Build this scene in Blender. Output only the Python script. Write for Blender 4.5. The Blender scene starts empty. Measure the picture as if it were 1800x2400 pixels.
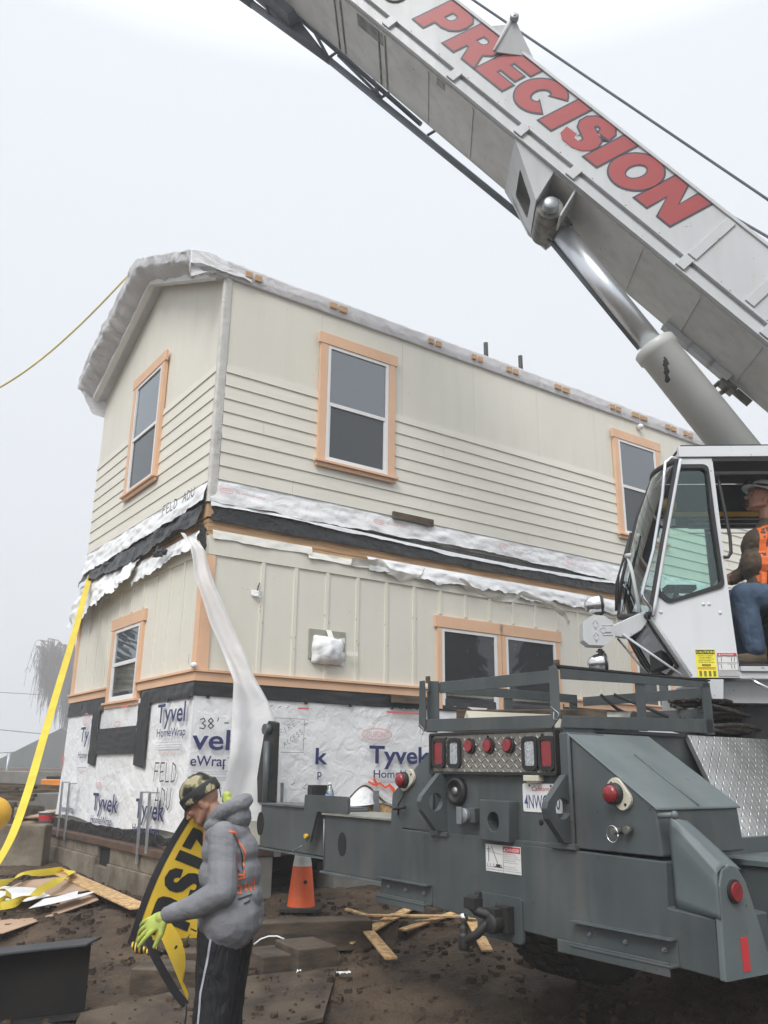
import bpy, bmesh, math, random
from mathutils import Vector, Matrix, noise
from mathutils.geometry import tessellate_polygon
random.seed(7)
V = Vector
SC = bpy.context.scene
COL = SC.collection
R = math.radians

# ------------------------------------------------------------------ materials
def nt(m):
    m.use_nodes = True
    return m.node_tree.nodes, m.node_tree.links, m.node_tree.nodes['Principled BSDF']
def mat(name, col, rough=.6, metal=0., var=.12, scale=3., bump=0., bscale=40., detail=5., col2=None, spec=.5, stretch=None, lo=.35, hi=.65, coat=0., bump2=0., b2scale=3.):
    """principled surface whose colour drifts between two tones (dirt, wear) and whose relief is noise"""
    m = bpy.data.materials.new(name); N, L, B = nt(m)
    tc = N.new('ShaderNodeTexCoord'); mp = N.new('ShaderNodeMapping')
    L.new(tc.outputs['Object'], mp.inputs['Vector'])
    if stretch: mp.inputs['Scale'].default_value = stretch
    n = N.new('ShaderNodeTexNoise'); n.inputs['Scale'].default_value = scale; n.inputs['Detail'].default_value = detail
    L.new(mp.outputs[0], n.inputs['Vector'])
    r = N.new('ShaderNodeValToRGB')
    c2 = col2 or tuple(c * (1 - var) for c in col)
    c1 = col if col2 else tuple(min(1, c * (1 + var)) for c in col)
    r.color_ramp.elements[0].position = lo; r.color_ramp.elements[0].color = (*c2, 1)
    r.color_ramp.elements[1].position = hi; r.color_ramp.elements[1].color = (*c1, 1)
    L.new(n.outputs['Fac'], r.inputs[0]); L.new(r.outputs[0], B.inputs['Base Color'])
    B.inputs['Roughness'].default_value = rough; B.inputs['Metallic'].default_value = metal
    B.inputs['Specular IOR Level'].default_value = spec; B.inputs['Coat Weight'].default_value = coat
    prev = None
    for s, b in ((bscale, bump), (b2scale, bump2)):
        if b <= 0: continue
        n2 = N.new('ShaderNodeTexNoise'); n2.inputs['Scale'].default_value = s; n2.inputs['Detail'].default_value = 4
        L.new(mp.outputs[0], n2.inputs['Vector'])
        bp = N.new('ShaderNodeBump'); bp.inputs['Strength'].default_value = 1; bp.inputs['Distance'].default_value = b
        L.new(n2.outputs['Fac'], bp.inputs['Height'])
        if prev: L.new(prev.outputs[0], bp.inputs['Normal'])
        L.new(bp.outputs[0], B.inputs['Normal']); prev = bp
    return m
def crinkle(name, col, rough=.5, d=.02, scale=6., alpha=1., trans=0.):
    """sheet material with sharp random creases"""
    m = mat(name, col, rough, var=.03, scale=2.)
    N, L, B = nt(m)
    tc = N.new('ShaderNodeTexCoord')
    n = N.new('ShaderNodeTexNoise'); n.inputs['Scale'].default_value = 2.2; n.inputs['Detail'].default_value = 3
    L.new(tc.outputs['Object'], n.inputs['Vector'])
    mx = N.new('ShaderNodeMixRGB'); mx.inputs[0].default_value = .35
    L.new(tc.outputs['Object'], mx.inputs[1]); L.new(n.outputs['Color'], mx.inputs[2])
    v = N.new('ShaderNodeTexVoronoi'); v.feature = 'DISTANCE_TO_EDGE'; v.inputs['Scale'].default_value = scale
    L.new(mx.outputs[0], v.inputs['Vector'])
    n3 = N.new('ShaderNodeTexNoise'); n3.inputs['Scale'].default_value = scale * 1.5; n3.inputs['Detail'].default_value = 6; n3.inputs['Distortion'].default_value = 1.2
    L.new(tc.outputs['Object'], n3.inputs['Vector'])
    ad = N.new('ShaderNodeMath'); ad.operation = 'ADD'
    L.new(v.outputs['Distance'], ad.inputs[0]); L.new(n3.outputs['Fac'], ad.inputs[1])
    bp = N.new('ShaderNodeBump'); bp.inputs['Distance'].default_value = d; bp.inputs['Strength'].default_value = 1
    L.new(ad.outputs[0], bp.inputs['Height']); L.new(bp.outputs[0], B.inputs['Normal'])
    if trans > 0:
        tr = N.new('ShaderNodeBsdfTranslucent'); tr.inputs[0].default_value = (*col, 1)
        ms = N.new('ShaderNodeMixShader'); ms.inputs[0].default_value = trans
        L.new(B.outputs[0], ms.inputs[1]); L.new(tr.outputs[0], ms.inputs[2])
        out = N['Material Output']; last = ms
        if alpha < 1:
            tp = N.new('ShaderNodeBsdfTransparent'); m2 = N.new('ShaderNodeMixShader'); m2.inputs[0].default_value = alpha
            L.new(tp.outputs[0], m2.inputs[1]); L.new(ms.outputs[0], m2.inputs[2]); last = m2
        L.new(last.outputs[0], out.inputs['Surface'])
    return m
def glassy(name, tint, refl=.12, dark=None):
    """thin glazing: fresnel reflection over a tinted see-through (or dark room) layer"""
    m = bpy.data.materials.new(name); N, L, B = nt(m)
    fr = N.new('ShaderNodeFresnel'); fr.inputs['IOR'].default_value = 1.5
    a = N.new('ShaderNodeMath'); a.operation = 'ADD'; a.inputs[1].default_value = refl; a.use_clamp = True
    L.new(fr.outputs[0], a.inputs[0])
    g = N.new('ShaderNodeBsdfGlossy'); g.inputs['Roughness'].default_value = .02; g.inputs['Color'].default_value = (.92, .97, 1, 1)
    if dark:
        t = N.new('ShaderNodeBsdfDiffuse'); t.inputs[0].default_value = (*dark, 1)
    else:
        t = N.new('ShaderNodeBsdfTransparent'); t.inputs[0].default_value = (*tint, 1)
    ms = N.new('ShaderNodeMixShader'); L.new(a.outputs[0], ms.inputs[0]); L.new(t.outputs[0], ms.inputs[1]); L.new(g.outputs[0], ms.inputs[2])
    L.new(ms.outputs[0], N['Material Output'].inputs['Surface'])
    return m

M = {}
M['siding'] = mat('siding_paint', (.73, .71, .625), .62, var=.035, scale=1.5, bump=.0012, bscale=18, stretch=(1, 1, 6))
M['panel'] = mat('panel_paint', (.73, .71, .62), .65, var=.03, scale=.9, bump=.0006, bscale=60)
M['trim'] = mat('trim_primer', (.74, .47, .30), .6, var=.05, scale=3, bump=.0008, bscale=30)
M['vinyl'] = mat('white_vinyl', (.78, .78, .78), .35, var=.03)
M['wrap'] = crinkle('house_wrap', (.80, .81, .82), .5, .017, 4.)
M['wrap_in'] = crinkle('wrap_back', (.76, .75, .69), .5, .010, 5.)
M['plastic'] = crinkle('white_sheet_plastic', (.96, .965, .97), .35, .015, 2.5, .9, .4)
M['roofwrap'] = crinkle('roof_plastic', (.64, .64, .65), .3, .03, 3., .97, .12)
M['membrane'] = crinkle('black_membrane', (.022, .023, .025), .36, .02, 5.)
M['tape'] = mat('black_flashing', (.02, .021, .023), .38, var=.2, bump=.006, bscale=6)
M['lumber'] = mat('new_lumber', (.56, .36, .2), .75, col2=(.42, .25, .13), scale=3, stretch=(1, 1, 12), bump=.001, bscale=30)
M['osb'] = mat('osb_strip', (.64, .43, .21), .8, col2=(.42, .26, .12), scale=22, detail=2, bump=.002, bscale=40, lo=.42, hi=.58)
M['oldwood'] = mat('weathered_timber', (.13, .095, .062), .9, col2=(.05, .038, .028), scale=5, stretch=(1, 1, 5), bump=.004, bscale=22)
M['cribwood'] = mat('muddy_timber', (.115, .085, .058), .9, col2=(.035, .027, .02), scale=4, stretch=(1, 1, 3), bump=.004, bscale=25)
M['sill'] = mat('treated_sill', (.12, .07, .045), .8, col2=(.07, .042, .03), scale=6, bump=.002)
M['ink'] = mat('navy_ink', (.03, .035, .13), .5, var=.1)
M['marker'] = mat('black_marker', (.03, .03, .035), .5, var=.1)
M['inkgrey'] = mat('faint_print', (.42, .43, .48), .5, var=.1)
M['inkred'] = mat('red_print', (.72, .16, .17), .5, var=.08)
M['inkpink'] = mat('pink_print', (.74, .42, .42), .5, var=.08)
M['spray'] = mat('orange_spray', (.95, .12, .04), .5, var=.1, scale=20)
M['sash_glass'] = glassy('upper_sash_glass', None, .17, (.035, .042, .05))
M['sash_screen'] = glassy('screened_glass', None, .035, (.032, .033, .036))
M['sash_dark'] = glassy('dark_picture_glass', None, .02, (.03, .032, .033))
M['concrete'] = mat('old_concrete', (.24, .21, .165), .92, col2=(.12, .095, .068), scale=3.2, bump=.012, bscale=14, bump2=.02, b2scale=3)
M['concrete_grey'] = mat('grey_concrete', (.24, .235, .22), .92, col2=(.16, .155, .14), scale=3, bump=.004, bscale=30)
M['galv'] = mat('galvanised_steel', (.36, .38, .40), .45, .75, var=.15, scale=12)
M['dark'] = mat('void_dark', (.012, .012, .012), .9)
M['boom'] = mat('boom_paint', (.50, .52, .53), .38, var=.05, scale=1.4, coat=.1, bump=.0006, bscale=12)
M['boomdirt'] = mat('boom_belly_paint', (.56, .57, .56), .45, col2=(.49, .49, .475), scale=2.2, stretch=(1, 1, 1), lo=.3, hi=.55)
M['jib'] = mat('jib_paint', (.11, .13, .15), .5, var=.2, scale=4)
M['cabpaint'] = mat('cab_paint', (.66, .68, .70), .3, var=.04, scale=1.5, coat=.15)
M['truck'] = mat('carrier_paint', (.078, .093, .096), .42, col2=(.052, .063, .066), scale=2.2, coat=.08, bump=.0008, bscale=14)
M['truckl'] = mat('carrier_paint_pale', (.135, .163, .166), .5, col2=(.10, .122, .125), scale=2.4, bump=.0008, bscale=14)  # paler tone of the carrier paint for fender top, housing and end plate
M['truckworn'] = mat('carrier_paint_worn', (.10, .125, .13), .5, col2=(.06, .066, .066), scale=5, lo=.3, hi=.5)
M['chrome'] = mat('polished_steel', (.72, .73, .75), .12, 1., var=.05)
M['rod'] = mat('cylinder_rod', (.66, .69, .73), .30, .75, var=.06, scale=2)
M['steel'] = mat('greasy_steel', (.22, .22, .20), .45, .6, col2=(.07, .07, .06), scale=8)
M['blacksteel'] = mat('black_steel', (.017, .018, .019), .55, .1, col2=(.03, .028, .025), scale=6, bump=.001)
M['rubber'] = mat('black_rubber', (.018, .018, .019), .6, var=.2)
M['tyre'] = mat('muddy_tyre', (.022, .021, .02), .85, col2=(.045, .038, .03), scale=6, bump=.006, bscale=30)
M['redlens'] = mat('red_lens', (.24, .016, .02), .25, var=.15, scale=30, coat=.4)
M['clearlens'] = mat('clear_lens', (.62, .64, .66), .2, .4, col2=(.4, .42, .44), scale=60, detail=1, bump=.004, bscale=90)
M['cream'] = mat('cream_plastic', (.58, .55, .45), .5, var=.08)
M['yellow'] = mat('yellow_paint', (.72, .42, .04), .5, var=.1, scale=6)
M['sling'] = mat('yellow_webbing', (.60, .47, .03), .6, var=.08, scale=5, bump=.0012, bscale=120)
M['rope_y'] = mat('straw_rope', (.62, .52, .22), .8, var=.15)
M['letter_red'] = mat('letter_red', (.34, .042, .042), .45, var=.05)
M['letter_edge'] = mat('letter_navy', (.03, .034, .055), .45, var=.05)
M['signwhite'] = mat('label_white', (.72, .72, .71), .4, var=.03)
M['signyellow'] = mat('label_yellow', (.85, .76, .06), .4, var=.03)
M['signred'] = mat('label_red', (.55, .04, .05), .4, var=.03)
M['black'] = mat('matt_black', (.02, .02, .022), .7, var=.1)
M['plateblue'] = mat('plate_blue', (.05, .08, .2), .5, var=.05)
M['cabglass'] = glassy('cab_glass', (.74, .90, .85), .02)
M['cabglass2'] = glassy('windshield_glass', (.50, .60, .60), .07)
M['cabglass3'] = glassy('lower_window_glass', (.10, .15, .15), .05)
M['wirerope'] = mat('wire_rope', (.10, .085, .07), .6, .5, col2=(.04, .036, .03), scale=30)
M['cone'] = mat('cone_orange', (.80, .13, .03), .5, var=.08, scale=8)
M['conewhite'] = mat('cone_collar', (.72, .72, .72), .4, col2=(.5, .5, .48), scale=10)
M['bottle'] = glassy('bottle_plastic', (.86, .9, .92), .1)
M['cardboard'] = mat('cardboard', (.42, .29, .2), .85, var=.08, scale=3)
M['paper'] = mat('torn_paper', (.74, .75, .76), .7, var=.05)
M['orangebox'] = mat('orange_tool', (.75, .25, .03), .5, var=.15)
M['bucket'] = mat('clear_bucket', (.5, .5, .5), .4, var=.1)
M['shedroof'] = mat('dark_roofing', (.06, .072, .068), .8, var=.15, scale=.8)
M['bark'] = mat('pale_bark', (.30, .27, .26), .9, var=.15, scale=3)
M['twig'] = mat('bare_twigs', (.16, .13, .125), .9, var=.12, scale=3)

def weather(m, chip=(.035, .030, .026), dust=(.16, .15, .125), amt=.5):
    """runs of dust down the sheet and small chips, added to a painted metal"""
    N, L, B = nt(m); old = B.inputs['Base Color'].links[0].from_socket
    tc = N.new('ShaderNodeTexCoord'); mp = N.new('ShaderNodeMapping'); mp.inputs['Scale'].default_value = (9, 9, .9); L.new(tc.outputs['Object'], mp.inputs[0])
    n = N.new('ShaderNodeTexNoise'); n.inputs['Scale'].default_value = 1.; n.inputs['Detail'].default_value = 8; L.new(mp.outputs[0], n.inputs['Vector'])
    r = N.new('ShaderNodeMapRange'); r.inputs[1].default_value = .48; r.inputs[2].default_value = .75; r.inputs[3].default_value = 0; r.inputs[4].default_value = amt; L.new(n.outputs['Fac'], r.inputs[0])
    a = N.new('ShaderNodeMixRGB'); L.new(r.outputs[0], a.inputs[0]); L.new(old, a.inputs[1]); a.inputs[2].default_value = (*dust, 1)
    n2 = N.new('ShaderNodeTexNoise'); n2.inputs['Scale'].default_value = 34; n2.inputs['Detail'].default_value = 6; L.new(tc.outputs['Object'], n2.inputs['Vector'])
    r2 = N.new('ShaderNodeMapRange'); r2.inputs[1].default_value = .70; r2.inputs[2].default_value = .73; L.new(n2.outputs['Fac'], r2.inputs[0])
    b = N.new('ShaderNodeMixRGB'); L.new(r2.outputs[0], b.inputs[0]); L.new(a.outputs[0], b.inputs[1]); b.inputs[2].default_value = (*chip, 1)
    L.new(b.outputs[0], B.inputs['Base Color'])
    r3 = N.new('ShaderNodeMapRange'); r3.inputs[3].default_value = .28; r3.inputs[4].default_value = .7; L.new(n.outputs['Fac'], r3.inputs[0]); L.new(r3.outputs[0], B.inputs['Roughness'])
for k_ in ('truck', 'truckl', 'truckworn'): weather(M[k_], amt=.30)
weather(M['boom'], (.12, .11, .10), (.40, .38, .34), .35); weather(M['boomdirt'], (.10, .09, .08), (.34, .32, .28), .35); weather(M['cabpaint'], (.25, .24, .22), (.50, .49, .46), .25)
weather(M['panel'], (.45, .43, .37), (.62, .59, .50), .22)

# diamond plate: raised lozenges by two crossed brick masks
def diamond(name, col, rough, k=26., dirt=.0):
    m = mat(name, col, rough, .85, var=.22, scale=3.2)
    N, L, B = nt(m)
    uv = N.new('ShaderNodeUVMap')
    hs = []
    for rot in (45, -45):
        mp = N.new('ShaderNodeMapping'); mp.inputs['Rotation'].default_value = (0, 0, R(rot)); mp.inputs['Scale'].default_value = (k, k, 1)
        if rot < 0: mp.inputs['Location'].default_value = (.5, .5, 0)
        L.new(uv.outputs[0], mp.inputs[0])
        fr = N.new('ShaderNodeVectorMath'); fr.operation = 'FRACTION'; L.new(mp.outputs[0], fr.inputs[0])
        sb = N.new('ShaderNodeVectorMath'); sb.operation = 'SUBTRACT'; sb.inputs[1].default_value = (.5, .5, 0); L.new(fr.outputs[0], sb.inputs[0])
        sc = N.new('ShaderNodeVectorMath'); sc.operation = 'MULTIPLY'; sc.inputs[1].default_value = (2.3, 8.5, 0); L.new(sb.outputs[0], sc.inputs[0])
        ln = N.new('ShaderNodeVectorMath'); ln.operation = 'LENGTH'; L.new(sc.outputs[0], ln.inputs[0])
        mr = N.new('ShaderNodeMapRange'); mr.inputs[1].default_value = 1.; mr.inputs[2].default_value = .3; mr.inputs[3].default_value = 0; mr.inputs[4].default_value = 1
        L.new(ln.outputs[1], mr.inputs[0]); hs.append(mr)
    mx = N.new('ShaderNodeMath'); mx.operation = 'MAXIMUM'; L.new(hs[0].outputs[0], mx.inputs[0]); L.new(hs[1].outputs[0], mx.inputs[1])
    bp = N.new('ShaderNodeBump'); bp.inputs['Distance'].default_value = .004; bp.inputs['Strength'].default_value = 1
    L.new(mx.outputs[0], bp.inputs['Height']); L.new(bp.outputs[0], B.inputs['Normal'])
    return m
M['diamond'] = diamond('diamond_plate', (.66, .66, .64), .3, 17.)
M['diamond2'] = diamond('dirty_diamond_plate', (.36, .345, .31), .42, 20.)

# ------------------------------------------------------------------ mesh builder
class MB:
    def __init__(s): s.v = []; s.f = []; s.sm = []; s.mi = []; s.uv = {}
    def add(s, vs, fs, smooth=False, mi=0, uvs=None):
        o = len(s.v); s.v += [V(p) for p in vs]
        for k, f in enumerate(fs):
            if uvs: s.uv[len(s.f)] = [uvs[i] for i in f]
            s.f.append([i + o for i in f]); s.sm.append(smooth); s.mi.append(mi)
        return s
    def box(s, fr, a, b, mi=0):
        (x0, y0, z0), (x1, y1, z1) = a, b
        P = [fr(x, y, z) for z in (z0, z1) for y in (y0, y1) for x in (x0, x1)]
        return s.add(P, [(0, 2, 3, 1), (4, 5, 7, 6), (0, 1, 5, 4), (2, 6, 7, 3), (0, 4, 6, 2), (1, 3, 7, 5)], mi=mi)
    def prism(s, front, back, mi=0, smooth=False):
        """front/back: matching rings of points"""
        n = len(front); t = tessellate_polygon([[V(p) for p in front]])
        fs = [tuple(x) for x in t] + [tuple(i + n for i in reversed(x)) for x in t]
        s.add(list(front) + list(back), fs, mi=mi)
        s.add(list(front) + list(back), [(i, (i + 1) % n, (i + 1) % n + n, i + n) for i in range(n)], smooth=smooth, mi=mi)
        return s
    def holed(s, fr, outer, holes, d0, d1, mi=0):
        """plate with holes: outline in (a,b), thickness from d0 to d1 along third coordinate: fr(a,b,d)"""
        loops = [outer] + holes
        flat = [p for l in loops for p in l]
        t = tessellate_polygon([[V((p[0], p[1], 0)) for p in l] for l in loops])
        n = len(flat)
        vs = [fr(p[0], p[1], d0) for p in flat] + [fr(p[0], p[1], d1) for p in flat]
        fs = [tuple(x) for x in t] + [tuple(i + n for i in reversed(x)) for x in t]
        s.add(vs, fs, mi=mi); o = 0
        sf = []
        for l in loops:
            k = len(l)
            for i in range(k): sf.append((o + i, o + (i + 1) % k, o + (i + 1) % k + n, o + i + n))
            o += k
        s.add(vs, sf, mi=mi)
        return s
    def tube(s, pts, r, n=8, mi=0, cap=True, smooth=True):
        pts = [V(p) for p in pts]; rs = r if isinstance(r, (list, tuple)) else [r] * len(pts)
        up = None; rings = []
        for i, p in enumerate(pts):
            t = (pts[min(i + 1, len(pts) - 1)] - pts[max(i - 1, 0)])
            if t.length < 1e-9: t = V((0, 0, 1))
            t.normalize()
            if up is None:
                up = t.orthogonal().normalized()
            else:
                up = (up - t * up.dot(t))
                up = up.normalized() if up.length > 1e-6 else t.orthogonal().normalized()
            w = t.cross(up)
            rings.append([p + (up * math.cos(2 * math.pi * k / n) + w * math.sin(2 * math.pi * k / n)) * rs[i] for k in range(n)])
        fs = []
        for i in range(len(pts) - 1):
            for k in range(n):
                fs.append((i * n + k, i * n + (k + 1) % n, (i + 1) * n + (k + 1) % n, (i + 1) * n + k))
        s.add([q for rr in rings for q in rr], fs, smooth, mi)
        if cap:
            s.add(rings[0], [tuple(range(n))[::-1]], mi=mi); s.add(rings[-1], [tuple(range(n))], mi=mi)
        return s
    def bar(s, a, b, w, h, up=(0, 0, 1), mi=0):
        a, b = V(a), V(b); t = (b - a).normalized(); u = V(up); u = (u - t * u.dot(t)).normalized(); x = t.cross(u)
        c = [x * sx * w / 2 + u * sy * h / 2 for sx, sy in ((-1, -1), (1, -1), (1, 1), (-1, 1))]
        return s.prism([a + q for q in c], [b + q for q in c], mi)
    def lathe(s, base, axis, prof, n=24, mi=0, smooth=True):
        base, axis = V(base), V(axis).normalized(); u = axis.orthogonal().normalized(); w = axis.cross(u)
        rings = [[base + axis * h + (u * math.cos(2 * math.pi * k / n) + w * math.sin(2 * math.pi * k / n)) * max(r, 1e-5) for k in range(n)] for r, h in prof]
        fs = [(i * n + k, i * n + (k + 1) % n, (i + 1) * n + (k + 1) % n, (i + 1) * n + k) for i in range(len(prof) - 1) for k in range(n)]
        return s.add([q for rr in rings for q in rr], fs, smooth, mi)
    def ell(s, c, r, ax=None, nu=16, nv=10, mi=0, a0=0., a1=math.pi):
        c = V(c); A = ax or (V((1, 0, 0)), V((0, 1, 0)), V((0, 0, 1)))
        vs = [c + A[0] * (r[0] * math.sin(a0 + (a1 - a0) * j / nv) * math.cos(2 * math.pi * i / nu)) + A[1] * (r[1] * math.sin(a0 + (a1 - a0) * j / nv) * math.sin(2 * math.pi * i / nu)) + A[2] * (r[2] * math.cos(a0 + (a1 - a0) * j / nv)) for j in range(nv + 1) for i in range(nu)]
        fs = [(j * nu + i, j * nu + (i + 1) % nu, (j + 1) * nu + (i + 1) % nu, (j + 1) * nu + i) for j in range(nv) for i in range(nu)]
        return s.add(vs, fs, True, mi)
    def cap(s, a, b, ra, rb, n=12, mi=0):
        """tapered capsule"""
        a, b = V(a), V(b); t = (b - a); Lh = t.length; t = t.normalized()
        pr = [(ra * math.sin(k * math.pi / 8), -ra * math.cos(k * math.pi / 8)) for k in range(5)] + [(rb * math.cos(k * math.pi / 8), Lh + rb * math.sin(k * math.pi / 8)) for k in range(5)]
        return s.lathe(a, t, pr, n, mi)
    def grid(s, fn, nu, nv, smooth=True, mi=0, uvs=False):
        P = [fn(i / nu, j / nv) for j in range(nv + 1) for i in range(nu + 1)]
        uvl = [(i / nu, j / nv) for j in range(nv + 1) for i in range(nu + 1)] if uvs else None
        return s.add(P, [(j * (nu + 1) + i, j * (nu + 1) + i + 1, (j + 1) * (nu + 1) + i + 1, (j + 1) * (nu + 1) + i) for j in range(nv) for i in range(nu)], smooth, mi, uvl)
    def disc(s, fr, a, b, ra, rb, d0, d1, n=20, mi=0):
        pts = [(a + ra * math.cos(2 * math.pi * k / n), b + rb * math.sin(2 * math.pi * k / n)) for k in range(n)]
        return s.prism([fr(x, y, d1) for x, y in pts], [fr(x, y, d0) for x, y in pts], mi)

def rrect(x0, y0, x1, y1, r, n=4):
    out = []
    for cx, cy, a in ((x1 - r, y1 - r, 0), (x0 + r, y1 - r, 90), (x0 + r, y0 + r, 180), (x1 - r, y0 + r, 270)):
        for k in range(n + 1):
            t = R(a + 90 * k / n); out.append((cx + r * math.cos(t), cy + r * math.sin(t)))
    return out
def circ(a, b, ra, rb=None, n=20):
    rb = rb or ra
    return [(a + ra * math.cos(2 * math.pi * k / n), b + rb * math.sin(2 * math.pi * k / n)) for k in range(n)]
def roundpoly(pts, r, n=4):
    out = []; m = len(pts)
    for i in range(m):
        p = V((*pts[i], 0)); a = (V((*pts[i - 1], 0)) - p).normalized(); b = (V((*pts[(i + 1) % m], 0)) - p).normalized()
        ang = a.angle(b); d = r / math.tan(ang / 2); A = p + a * d; B = p + b * d
        for k in range(n + 1):
            t = k / n; q = A * (1 - t) ** 2 + p * 2 * t * (1 - t) + B * t * t; out.append((q.x, q.y))
    return out

WL = {}
def reg(o, label, cat, group=None, kind=None):
    if kind: o['kind'] = kind
    if label: o['label'] = label
    if cat: o['category'] = cat
    if group: o['group'] = group
def mesh_of(name, mb, mats, base=V((0, 0, 0)), recalc=True):
    me = bpy.data.meshes.new(name)
    me.from_pydata([p - base for p in mb.v], [], mb.f)
    for m in (mats if isinstance(mats, (list, tuple)) else [mats]): me.materials.append(M[m] if isinstance(m, str) else m)
    me.polygons.foreach_set('use_smooth', mb.sm); me.polygons.foreach_set('material_index', mb.mi)
    if mb.uv:
        ul = me.uv_layers.new(name='UVMap')
        for pi, uvs in mb.uv.items():
            for k, li in enumerate(me.polygons[pi].loop_indices): ul.data[li].uv = uvs[k]
    if recalc:
        bm = bmesh.new(); bm.from_mesh(me)
        bmesh.ops.remove_doubles(bm, verts=bm.verts, dist=1e-5)
        bmesh.ops.recalc_face_normals(bm, faces=bm.faces)
        bm.to_mesh(me); bm.free()
    me.update()
    return me
def obj(name, mb, mats, parent=None, bevel=0., label=None, cat=None, group=None, kind=None, base=None, recalc=True, angle=35):
    if parent is not None: base = WL[parent.name]
    elif base is None:
        xs = [p.x for p in mb.v]; ys = [p.y for p in mb.v]; zs = [p.z for p in mb.v]
        base = V(((min(xs) + max(xs)) / 2, (min(ys) + max(ys)) / 2, min(zs)))
    o = bpy.data.objects.new(name, mesh_of(name, mb, mats, V(base), recalc))
    COL.objects.link(o)
    if parent is not None: o.parent = parent
    else: o.location = base
    WL[o.name] = V(base)
    if bevel:
        b = o.modifiers.new('bevel', 'BEVEL'); b.width = bevel; b.segments = 2; b.limit_method = 'ANGLE'; b.angle_limit = R(angle); b.harden_normals = False
    reg(o, label, cat, group, kind)
    return o
def thing(name, loc, label, cat, group=None):
    o = bpy.data.objects.new(name, None); COL.objects.link(o); o.location = loc; WL[o.name] = V(loc)
    o.empty_display_size = .2
    reg(o, label, cat, group); return o

def voxel(o, size, smooth=6, disp=0., dscale=.1):
    m = o.modifiers.new('remesh', 'REMESH'); m.mode = 'VOXEL'; m.voxel_size = size; m.use_smooth_shade = True
    s_ = o.modifiers.new('smooth', 'SMOOTH'); s_.factor = .5; s_.iterations = smooth
    if disp:
        t = bpy.data.textures.new(o.name + '_folds', 'CLOUDS'); t.noise_scale = dscale; t.noise_depth = 2
        d = o.modifiers.new('folds', 'DISPLACE'); d.texture = t; d.strength = disp; d.mid_level = .5; d.texture_coords = 'LOCAL'
    return o

# text as thin meshes -----------------------------------------------------
_tc = {}
def textdata(txt, off=0., shear=0., spacing=1.):
    key = (txt, off, shear, spacing)
    if key in _tc: return _tc[key]
    c = bpy.data.curves.new('t', 'FONT'); c.body = txt; c.size = 1.; c.offset = off; c.shear = shear; c.space_character = spacing
    c.resolution_u = 4; c.fill_mode = 'FRONT'
    o = bpy.data.objects.new('t', c); COL.objects.link(o)
    me = bpy.data.meshes.new_from_object(o)
    vs = [v.co.copy() for v in me.vertices]; fs = [tuple(p.vertices) for p in me.polygons]
    bpy.data.objects.remove(o); bpy.data.meshes.remove(me); bpy.data.curves.remove(c)
    _tc[key] = (vs, fs); return _tc[key]
CAP = .729
def text(mb, txt, fn, x, y, h, w=None, off=0., shear=0., mi=0, rot=0., spacing=1., clip=None, d=0.):
    """fn(a,b,d): surface frame; (x,y) baseline start; h cap height; w forced width"""
    vs, fs = textdata(txt, off, shear, spacing)
    if not vs: return mb
    s_ = h / CAP; x0 = min(v.x for v in vs); x1 = max(v.x for v in vs)
    sx = (w / (x1 - x0)) if w else s_
    cr, sr = math.cos(rot), math.sin(rot)
    P = []
    for v in vs:
        a, b = (v.x - x0) * sx, v.y * s_
        P.append((x + a * cr - b * sr, y + a * sr + b * cr))
    if clip:
        fs = [f for f in fs if all(clip(*P[i]) for i in f)]
    return mb.add([fn(a, b, d) for a, b in P], fs, mi=mi)
def stroke(mb, fn, pts, w, d=0., mi=0):
    for i in range(len(pts) - 1):
        a, b = V((*pts[i], 0)), V((*pts[i + 1], 0)); t = (b - a)
        if t.length < 1e-6: continue
        t.normalize(); n = V((-t.y, t.x, 0)) * w / 2; a2 = a - t * w * .3; b2 = b + t * w * .3
        mb.add([fn(p.x, p.y, d + i * .00004) for p in (a2 - n, b2 - n, b2 + n, a2 + n)], [(0, 1, 2, 3)], mi=mi)
    return mb
HL = {  # hand lettering strokes in a unit box
 'F': [[(0, 0), (.05, 1), (.75, 1)], [(.03, .55), (.6, .55)]], 'E': [[(.7, 1), (.05, 1), (.1, 0), (.75, .05)], [(.08, .5), (.6, .55)]],
 'L': [[(.05, 1), (.08, 0), (.65, .02)]], 'D': [[(.05, 0), (.1, 1), (.6, .85), (.78, .5), (.55, .08), (.05, 0)]],
 'A': [[(0, 0), (.4, 1), (.75, 0)], [(.12, .4), (.65, .4)]], 'U': [[(.05, 1), (.08, .2), (.35, 0), (.65, .2), (.7, 1)]],
 '3': [[(.05, .9), (.5, 1), (.65, .75), (.3, .52), (.7, .3), (.5, 0), (0, .1)]], '8': [[(.35, .5), (.05, .75), (.35, 1), (.65, .75), (.05, .25), (.35, 0), (.7, .25), (.35, .5)]],
 '-': [[(.1, .5), (.6, .5)]], "'": [[(.3, 1), (.2, .7)]], '/': [[(0, 0), (.6, 1)]], 'I': [[(.3, 0), (.35, 1)]], 'R': [[(.05, 0), (.1, 1), (.6, .9), (.55, .6), (.1, .5), (.65, 0)]],
 'C': [[(.7, .85), (.35, 1), (.05, .5), (.3, 0), (.7, .12)]], 'S': [[(.65, .9), (.3, 1), (.1, .75), (.6, .35), (.4, 0), (.05, .1)]], '4': [[(.5, 0), (.5, 1), (.05, .35), (.7, .35)]], '1': [[(.3, 0), (.35, 1)]], ' ': [],
}
def hand(mb, txt, fn, x, y, h, w, lw, rot=0., d=0.):
    cr, sr = math.cos(rot), math.sin(rot)
    for i, ch in enumerate(txt):
        for st in HL.get(ch, []):
            pts = []
            for a, b in st:
                X, Y = (i * 1. + a) * w, b * h; pts.append((x + X * cr - Y * sr, y + X * sr + Y * cr))
            stroke(mb, fn, pts, lw, d)
    return mb

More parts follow.
